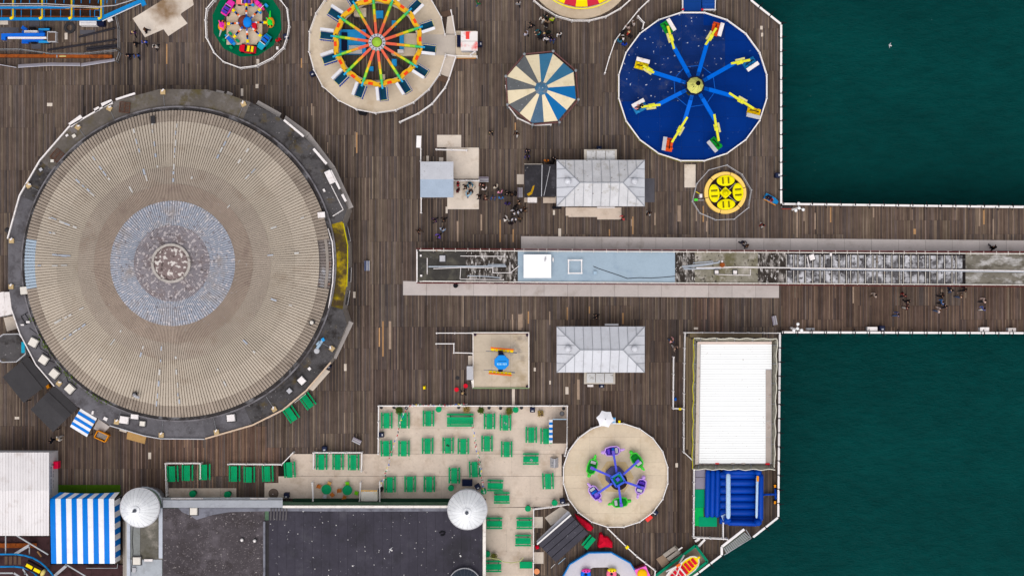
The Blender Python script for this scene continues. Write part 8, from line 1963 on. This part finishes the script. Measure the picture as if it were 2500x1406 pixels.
# ================================================================ PEOPLE
def person_mesh(pose):
    V, E, RAD = [], [], []
    def v(p, r, par=None):
        V.append(p); RAD.append(r)
        if par is not None: E.append((par, len(V) - 1))
        return len(V) - 1
    sit = pose == 'sit'
    dz = -0.45 if sit else 0.0
    lean = {'walk': 0.05, 'stride': 0.08, 'stand': 0.0, 'sit': -0.03, 'reach': 0.10}[pose]
    pel = v((0, 0, 0.93 + dz), (0.155, 0.115)); wa = v((lean * 0.4, 0, 1.10 + dz), (0.135, 0.10), pel); ch = v((lean, 0, 1.30 + dz), (0.16, 0.115), wa); ne = v((lean + 0.01, 0, 1.46 + dz), (0.06, 0.06), ch)
    hd = v((lean + 0.04, 0, 1.58 + dz), (0.088, 0.10), ne); v((lean + 0.03, 0, 1.68 + dz), (0.07, 0.08), hd); v((lean + 0.115, 0, 1.575 + dz), (0.022, 0.022), hd)
    sw = {'walk': 0.16, 'stride': 0.22, 'stand': 0.0, 'sit': 0.0, 'reach': 0.12}[pose]
    for s_ in (-1, 1):
        sh = v((lean, s_ * 0.17, 1.40 + dz), (0.072, 0.072), ch)
        a = -s_ * sw
        if pose == 'reach' or sit: el, ha = (lean + 0.16, s_ * 0.24, 1.18 + dz), (lean + 0.38, s_ * 0.15, 1.12 + dz)
        else: el, ha = (lean + a * 0.3, s_ * 0.235, 1.14), (lean + a * 0.7 + 0.05, s_ * 0.225, 0.90)
        e = v(el, (0.048, 0.048), sh); h = v(ha, (0.036, 0.032), e)
        d = (Vector(ha) - Vector(el)).normalized(); sd = Vector((0, s_, 0)).cross(d) * 0 + Vector((0.6, 0, 0.2)).normalized()
        pv = Vector(ha) + d * 0.06; pm = v(tuple(pv), (0.034, 0.022), h)
        for k, (off, ln) in enumerate(((-0.03, 0.07), (-0.01, 0.085), (0.01, 0.08), (0.03, 0.06))):
            m_ = pv + d * ln * 0.6 + sd * off * 1.2; kn = v(tuple(m_), (0.009, 0.009), pm); v(tuple(m_ + d * ln * 0.4 + Vector((0.012, 0, 0)) - Vector((0, s_ * 0.015, 0))), (0.008, 0.008), kn)
        v(tuple(Vector(ha) + d * 0.045 + sd * 0.06), (0.010, 0.010), h)
        hp = v((0, s_ * 0.095, 0.88 + dz), (0.095, 0.10), pel)
        if sit: kn_, an_ = (0.44, s_ * 0.11, 0.47), (0.46, s_ * 0.11, 0.08)
        else: kn_, an_ = (s_ * sw * 0.75 + 0.06, s_ * 0.10, 0.49), (s_ * sw * 1.25 - (0.06 if s_ * sw < 0 else 0), s_ * 0.10, 0.085 + (0.06 if s_ * sw < 0 else 0))
        k_ = v(kn_, (0.062, 0.062), hp); an = v(an_, (0.042, 0.042), k_); v((an_[0] + 0.17, an_[1] + s_ * 0.02, an_[2] - 0.045), (0.040, 0.03), an)
    me = bpy.data.meshes.new('person_base'); me.from_pydata(V, E, [])
    bm = bmesh.new(); bm.from_mesh(me); ly = bm.verts.layers.skin.verify(); bm.verts.ensure_lookup_table()
    for i, r in enumerate(RAD):
        bm.verts[i][ly].radius = (r[0] * 1.3, r[1] * 1.3) if r[0] > 0.03 and r[0] not in (0.07, 0.088) else r; bm.verts[i][ly].use_root = (i == 0)
    bm.to_mesh(me); bm.free()
    o = bpy.data.objects.new('tmp', me); col.objects.link(o)
    o.modifiers.new('s', 'SKIN'); ss = o.modifiers.new('u', 'SUBSURF'); ss.levels = 1; ss.render_levels = 1
    dg = bpy.context.evaluated_depsgraph_get(); dg.update()
    res = bpy.data.meshes.new_from_object(o.evaluated_get(dg)); res.name = 'person_' + pose
    bpy.data.objects.remove(o)
    zmin = min(q.co.z for q in res.vertices)
    for q in res.vertices: q.co.z -= zmin
    for p in res.polygons:
        z = p.center.z; p.use_smooth = True
        r = math.hypot(p.center.x - lean, p.center.y); hz = 0.96 - zmin + dz
        m_ = 0
        if z > 1.455 + dz - zmin: m_ = 2
        elif (z < 0.94 + dz - zmin and abs(p.center.y) < 0.2) or (sit and z < 0.60 and p.center.x > 0.2 and abs(p.center.y) < 0.2 and z < 0.58): m_ = 1
        if not sit and pose != 'reach' and abs(p.center.y) > 0.185 and z < 0.90 - zmin: m_ = 2
        if (pose == 'reach' or sit) and p.center.x > lean + 0.36 and z > 1.0 + dz: m_ = 2
        if z < 0.10: m_ = 3
        p.material_index = m_
    hair = MB().ellipsoid((lean + 0.015, 0, 1.63 + dz - zmin), 0.112, 0.098, 0.105, 12, 7, zmin=-0.55).ellipsoid((lean - 0.05, 0, 1.56 + dz - zmin), 0.075, 0.085, 0.11, 10, 6)
    return res, hair
PM = {}
HAIRS = {'b': M('hair_black', (30, 26, 26), 0.7, 0.15), 'n': M('hair_brown', (84, 60, 44), 0.7, 0.15), 'l': M('hair_blond', (186, 156, 110), 0.7, 0.12), 'g': M('hair_grey', (170, 166, 162), 0.7, 0.1)}
SKINS = [M('skin_a', (206, 160, 134), 0.6, 0.05), M('skin_b', (150, 104, 80), 0.6, 0.05), M('skin_c', (226, 186, 164), 0.6, 0.05)]
TRS = {'d': M('trousers_dark', (36, 36, 44), 0.8, 0.1), 'j': M('trousers_denim', (70, 92, 130), 0.8, 0.12), 'w': M('trousers_pale', (206, 200, 196), 0.8, 0.06), 'n': M('trousers_brown', (104, 84, 70), 0.8, 0.1)}
SHOE = M('shoes', (60, 56, 58), 0.7, 0.2)
for ps in ('walk', 'stride', 'stand', 'sit', 'reach'):
    res, hb_ = person_mesh(ps)
    for i in range(4): res.materials.append(None)
    PM[ps] = (res, {k: hb_.mesh('hair_' + ps + k, m_, True) for k, m_ in HAIRS.items()})
def person(px, py, rgb, desc, pose='walk', rz=0, tr='d', hair='b', s=1.0, z=0.0):
    q = P(px, py, z + 0.9); q.z = z
    o = link('person', PM[pose][0], None, q, R(rz)); o.scale = (s * 1.12, s * 1.16, s * 1.06)
    for i, mm in enumerate((M('cloth_%d_%d_%d' % rgb, rgb, 0.85, 0.08, 5), TRS[tr], SKINS[(px + py) % 3 if isinstance(px, int) else 0], SHOE)):
        o.material_slots[i].link = 'OBJECT'; o.material_slots[i].material = mm
    link('hair', PM[pose][1][hair], o)
    tag(o, 'person ' + desc, 'person')
    return o
W, S_, T_, RE = 'walk', 'stride', 'stand', 'reach'
PEOPLE = [
 (328, 80, (64, 40, 84), 'in dark purple walking below the scorched boards', S_, 250, 'd', 'l'), (358, 75, (44, 34, 34), 'in dark brown standing on the scorched pale boards', W, 190, 'd', 'n'), (333, 108, (32, 34, 42), 'in black, left of a person in royal blue in the top left group', W, 200, 'd', 'b'),
 (355, 103, (30, 76, 180), 'in royal blue with a white bag near the top left works yard', W, 250, 'd', 'n'), (382, 114, (214, 204, 196), 'in a cream coat walking right of the top left group', S_, 230, 'd', 'b'), (317, 136, (30, 34, 52), 'in dark navy, lowest left of the top left group', S_, 215, 'd', 'b'), (336, 136, (48, 88, 158), 'in a mid blue jacket with dark trousers, lowest of the top left group', S_, 260, 'd', 'n'),
 (680, 99, (206, 18, 36), 'in a red coat inside the toy car roundabout railing', T_, 300, 'd', 'n'), (1166, 8, (30, 110, 60), 'in green and red near the top edge right of the rainbow ride', W, 30, 'j', 'n'), (1266, 11, (150, 146, 148), 'in grey alone near the top edge', W, 100, 'd', 'b'),
 (1332, 42, (52, 62, 62), 'in dark grey at the top of the crowd above the striped canopy', W, 60, 'd', 'b'), (1325, 48, (226, 220, 212), 'in white at the upper left of the crowd above the striped canopy', W, 230, 'w', 'n'), (1336, 54, (150, 120, 96), 'in tan in the middle of the crowd above the striped canopy', T_, 270, 'n', 'b'),
 (1347, 50, (178, 200, 20), 'in a bright yellow green top above the striped canopy', W, 90, 'd', 'l'), (1299, 63, (32, 32, 38), 'in black striding at the left of the canopy crowd', S_, 180, 'd', 'b'), (1333, 63, (38, 30, 34), 'in near black directly below the tan dressed one', T_, 240, 'w', 'b'),
 (1285, 84, (196, 190, 204), 'in pale lilac at the far left of the canopy crowd', W, 130, 'd', 'n'), (1319, 79, (20, 92, 104), 'in teal at the lower left of the canopy crowd', RE, 200, 'd', 'b'), (1319, 92, (40, 38, 44), 'in charcoal below the teal jacket', T_, 270, 'd', 'b'), (1328, 85, (90, 80, 92), 'in dull mauve in the thick of the canopy crowd', T_, 20, 'd', 'l'),
 (1339, 80, (30, 40, 38), 'in very dark green in the canopy crowd', T_, 90, 'd', 'b'), (1342, 90, (36, 38, 62), 'in navy in the lower canopy crowd', W, 300, 'd', 'b'), (1334, 96, (232, 228, 238), 'in bright white at the bottom of the canopy crowd', W, 250, 'd', 'g'), (1349, 98, (50, 66, 130), 'in blue at the lower right of the canopy crowd', W, 270, 'j', 'b'), (1365, 84, (224, 222, 222), 'in white at the far right of the canopy crowd', W, 280, 'd', 'b'),
 (1546, 58, (186, 172, 166), 'in beige at the top of the blue ride queue', T_, 200, 'd', 'n'), (1532, 67, (182, 160, 152), 'in pinkish beige second in the blue ride queue', T_, 220, 'n', 'b'), (1534, 82, (170, 60, 50), 'in red in the blue ride queue', T_, 150, 'd', 'l'), (1520, 80, (34, 32, 36), 'in black against the queue rail', T_, 120, 'd', 'b'), (1522, 94, (236, 230, 230), 'in a white top in the blue ride queue', W, 170, 'd', 'b'),
 (1512, 101, (40, 110, 140), 'in teal blue at the left of the queue bottom', T_, 240, 'j', 'b'), (1538, 90, (44, 36, 40), 'in dark clothes at the right of the queue', T_, 60, 'd', 'b'), (1524, 109, (24, 56, 160), 'in strong blue at the bottom of the queue', T_, 270, 'j', 'b'),
 (1198, 323, (84, 78, 56), 'in an olive coat alone below the striped canopy', W, 290, 'd', 'b'), (1262, 326, (64, 48, 38), 'in brown alone right of the olive coat', S_, 250, 'w', 'b'), (1288, 368, (34, 40, 70), 'in dark navy, upper of a pair above the black kiosk', W, 270, 'd', 'b'), (1287, 382, (30, 50, 120), 'in blue, lower of a pair above the black kiosk', W, 270, 'd', 'b'),
 (1118, 450, (170, 48, 56), 'in red, upper of two right beside the ticket shed', T_, 0, 'w', 'b'), (1118, 465, (96, 34, 40), 'in maroon, lower of two right beside the ticket shed', T_, 330, 'd', 'b'), (1137, 456, (40, 34, 38), 'in black beside the teal coat at the shed', W, 200, 'd', 'b'), (1147, 447, (40, 100, 124), 'in a teal coat leaning over the pushchair', RE, 280, 'd', 'b'),
 (1141, 477, (160, 196, 216), 'in pale blue below the pushchair', RE, 60, 'j', 'n'), (1177, 451, (110, 44, 40), 'in dark red at the bench end of the shed queue', W, 250, 'd', 'b'), (1183, 462, (224, 210, 206), 'in white with dark hair in the shed queue', W, 100, 'd', 'b'), (1171, 480, (40, 38, 42), 'in black at the lower edge of the pale boards', W, 200, 'd', 'b'), (1184, 483, (100, 50, 46), 'in reddish brown below the white dressed one in the queue', W, 10, 'd', 'n'),
 (1205, 482, (50, 84, 140), 'in blue alone in the gap of the shed queue', W, 270, 'j', 'n'), (1211, 457, (206, 196, 178), 'in cream above the pink dressed one', W, 120, 'd', 'b'), (1221, 470, (222, 140, 170), 'in pink in the middle of the deck queue', W, 100, 'j', 'n'), (1223, 483, (60, 110, 170), 'in mid blue below the pink dressed one', T_, 270, 'j', 'n'), (1240, 472, (28, 28, 32), 'in black right of the pink dressed one', S_, 180, 'd', 'b'),
 (1250, 476, (46, 36, 34), 'in dark brown between two black coats', T_, 300, 'd', 'n'), (1258, 473, (26, 26, 30), 'in black nearest the kiosk bench', T_, 0, 'd', 'b'), (1239, 497, (56, 44, 92), 'in dark violet with a broad hood below the queue', T_, 270, 'd', 'b', 1.1), (1265, 495, (120, 92, 70), 'in tan at the top of the lower crowd', W, 20, 'd', 'b'),
 (1257, 507, (28, 28, 30), 'in black in the upper part of the lower crowd', T_, 150, 'd', 'b', 1.08), (1255, 518, (214, 210, 216), 'in pale grey at the left of the lower crowd', W, 200, 'd', 'b'), (1268, 515, (220, 222, 236), 'in white at the centre of the lower crowd', W, 300, 'd', 'b'), (1280, 512, (84, 60, 44), 'in brown at the right of the lower crowd', W, 10, 'd', 'b'),
 (1236, 536, (236, 228, 220), 'in white at the lower left of the lower crowd', S_, 140, 'w', 'b'), (1255, 535, (226, 224, 236), 'in white and navy at the bottom of the lower crowd', W, 270, 'd', 'b'), (1247, 545, (40, 30, 36), 'in black, lowest of the lower crowd', T_, 270, 'd', 'b'), (1268, 536, (70, 64, 50), 'in dark olive at the lower right of the lower crowd', W, 80, 'd', 'n'),
 (1334, 393, (214, 120, 40), 'in orange behind the kiosk counter', T_, 90, 'd', 'n'), (1345, 399, (40, 36, 40), 'in black beside the orange one at the kiosk', T_, 30, 'd', 'b'), (1352, 390, (36, 34, 36), 'in dark clothes at the corner of the kiosk pavilion', S_, 60, 'd', 'b'),
 (1063, 537, (70, 52, 84), 'in plum, left of a pair below the ticket shed', S_, 210, 'd', 'b'), (1085, 536, (44, 40, 40), 'in black, right of a pair below the ticket shed', S_, 200, 'd', 'b'), (1022, 563, (60, 44, 44), 'in dark brown with orange trousers far left of the walkway', S_, 330, 'n', 'b'), (1080, 561, (170, 186, 210), 'in pale blue, upper of two below the pair', W, 60, 'j', 'b'), (1072, 576, (110, 84, 190), 'in purple, lower of two below the pair', S_, 210, 'd', 'b'),
 (1521, 532, (220, 70, 80), 'in coral red on the boards below the kiosk pavilion', W, 200, 'd', 'n'), (1584, 520, (44, 36, 38), 'in black with a white shirt right of the kiosk pavilion', W, 280, 'w', 'b'), (1861, 549, (100, 30, 34), 'in maroon alone above the pale walkway', W, 250, 'w', 'b'), (1811, 591, (62, 60, 74), 'in dark grey, left of two on the upper pale walkway', RE, 320, 'd', 'b'), (1821, 600, (36, 30, 32), 'in black, right of two on the upper pale walkway', W, 300, 'd', 'n'),
 (2422, 606, (20, 18, 20), 'all in black with a raised arm on the far right pale walkway', S_, 80, 'd', 'b', 1.1), (2135, 720, (176, 160, 150), 'in beige, leftmost on the lower walkway', W, 200, 'n', 'b'), (2206, 719, (110, 36, 36), 'in dark red, top of a trio on the lower walkway', W, 220, 'd', 'b'), (2214, 735, (54, 46, 50), 'in charcoal, middle of a trio on the lower walkway', W, 300, 'd', 'b'), (2214, 750, (90, 44, 46), 'in maroon, bottom of a trio on the lower walkway', W, 160, 'w', 'b'), (2191, 767, (60, 70, 110), 'in slate blue walking alone below the trio', S_, 190, 'j', 'b'),
 (2300, 722, (30, 28, 32), 'in black with bare arms left of the right hand group', S_, 160, 'd', 'b'), (2321, 708, (36, 40, 54), 'in black and denim at the top of the right hand group', W, 250, 'j', 'b'), (2355, 706, (32, 30, 36), 'in black close under the shelter edge', S_, 190, 'd', 'b'), (2345, 723, (120, 96, 80), 'in brown with jeans in the right hand group', S_, 170, 'j', 'n'), (2299, 737, (60, 110, 170), 'in bright blue in the right hand group', W, 190, 'd', 'b'),
 (2307, 747, (38, 34, 42), 'in dark plum right below the bright blue one', W, 200, 'd', 'b'), (2292, 758, (200, 180, 176), 'in pale pink with light jeans, lowest of the right hand group', S_, 160, 'j', 'n'), (2402, 733, (206, 180, 170), 'in dusty pink, upper of the rightmost pair', S_, 190, 'd', 'b'), (2399, 752, (70, 90, 150), 'in navy and white, lower of the rightmost pair', W, 210, 'w', 'b'),
 (1457, 772, (30, 26, 28), 'in black alone above the clean pavilion', S_, 190, 'd', 'b'), (1640, 832, (226, 160, 160), 'in pink, upper of two left of the white roofed hall', S_, 130, 'j', 'n'), (1648, 848, (150, 130, 116), 'in beige, lower of two left of the white roofed hall', S_, 300, 'w', 'b'), (1131, 960, (40, 34, 30), 'in black beside the red stools', S_, 120, 'd', 'l'),
 (128, 1075, (30, 32, 40), 'in black, left of a pair below the charcoal canopies', W, 160, 'd', 'b'), (144, 1070, (232, 226, 216), 'in white, right of a pair below the charcoal canopies', W, 30, 'w', 'l')]
for a in PEOPLE: person(*a)
person(1557, 262, (226, 150, 150), 'in pink seated in a gondola of the blue ride', 'sit', 150, 'd', 'n', 0.95, 1.9)
person(1567, 259, (40, 36, 44), 'in black seated in a gondola of the blue ride', 'sit', 150, 'd', 'b', 0.95, 1.9)
# pushchair by the shed and the double pushchair by the railing
t = thing('pushchair', 'beige pushchair among the queue by the ticket shed', 'pushchair', P(1152, 463), R(70))
part('basket', MB().box((0, 0, 0.55), (0.75, 0.42, 0.3), top=1.1), M('pram_beige', (206, 190, 172), 0.7, 0.08), t, local=True); part('hood', MB().ellipsoid((-0.25, 0, 0.75), 0.26, 0.24, 0.22), DGREY, t, True, True)
part('handle', MB().path([(-0.3, -0.2, 0.7), (-0.62, -0.2, 1.0), (-0.62, 0.2, 1.0), (-0.3, 0.2, 0.7)], 0.02, 6), BLACK, t, local=True)
for sx in (-0.3, 0.35):
    for sy in (-0.24, 0.24): part('wheel', MB().tube((sx, sy - 0.02, 0.14), (sx, sy + 0.02, 0.14), 0.14, 12), BLACK, t, local=True)
t = thing('coin_ride', 'small blue coin operated car with two little riders near the right railing', 'kiddie ride', P(1881, 487), R(-28))
part('body', MB().loft([[(-0.8, -0.34, 0.1), (-0.8, 0.34, 0.1), (-0.8, 0.32, 0.6), (-0.8, -0.32, 0.6)], [(0.3, -0.36, 0.1), (0.3, 0.36, 0.1), (0.3, 0.32, 0.6), (0.3, -0.32, 0.6)], [(0.85, -0.2, 0.15), (0.85, 0.2, 0.15), (0.85, 0.16, 0.4), (0.85, -0.16, 0.4)]]), M('coin_ride_blue', (30, 130, 190), 0.4, 0.06), t, local=True)
part('stripe', MB().box((0, -0.37, 0.4), (1.5, 0.06, 0.2)), OCHRE, t, local=True); part('seat', MB().box((-0.3, 0, 0.62), (0.6, 0.5, 0.06)), NAVY, t, local=True); part('base', MB().box((0, 0, 0.055), (1.4, 0.6, 0.1)), WHITE, t, local=True)
for i, (dx, dy, c_) in enumerate(((-9, -6, (36, 34, 44)), (3, 0, (190, 30, 40)))):
    person(1881 + dx, 487 + dy, c_, 'in %s, small child on the blue coin operated car' % ('black' if i == 0 else 'red'), 'sit', -30, 'd', 'b', 0.62, 0.45)
# ---------------------------------------------------------------- glazing along the outer walls
GLASS = M('dark_window_glass', (52, 62, 72), 0.15, 0.1, spec=0.5)
def glaze(par, pts, zr, z0, z1, w, gap):
    q = [P(*p, zr) for p in pts]
    for a, b in zip(q[:-1], q[1:]):
        d = b - a; d.z = 0; ln = d.length; k = int((ln - 0.3) / (w + gap)); d.normalize()
        for i in range(k):
            s = (ln - k * (w + gap) + gap) / 2 + i * (w + gap); m_ = a + d * (s + w / 2); m_.z = (z0 + z1) / 2
            f = part('window', MB().box(m_, (w, 0.10, z1 - z0), math.atan2(d.y, d.x)), GLASS, par)
            part('frame', MB().box((m_.x, m_.y, z0 - 0.06), (w + 0.1, 0.16, 0.08), math.atan2(d.y, d.x)), WHITE, f)
glaze(arc, RING + [RING[0]], ZR, 0.9, 2.7, 1.5, 0.5)
glaze(shelter, [(1021, 613), (2500, 613)], ZS, 0.8, 1.9, 1.6, 0.8)
glaze(shelter, [(1021, 690), (2500, 690)], ZS, 0.8, 1.9, 1.6, 0.8)
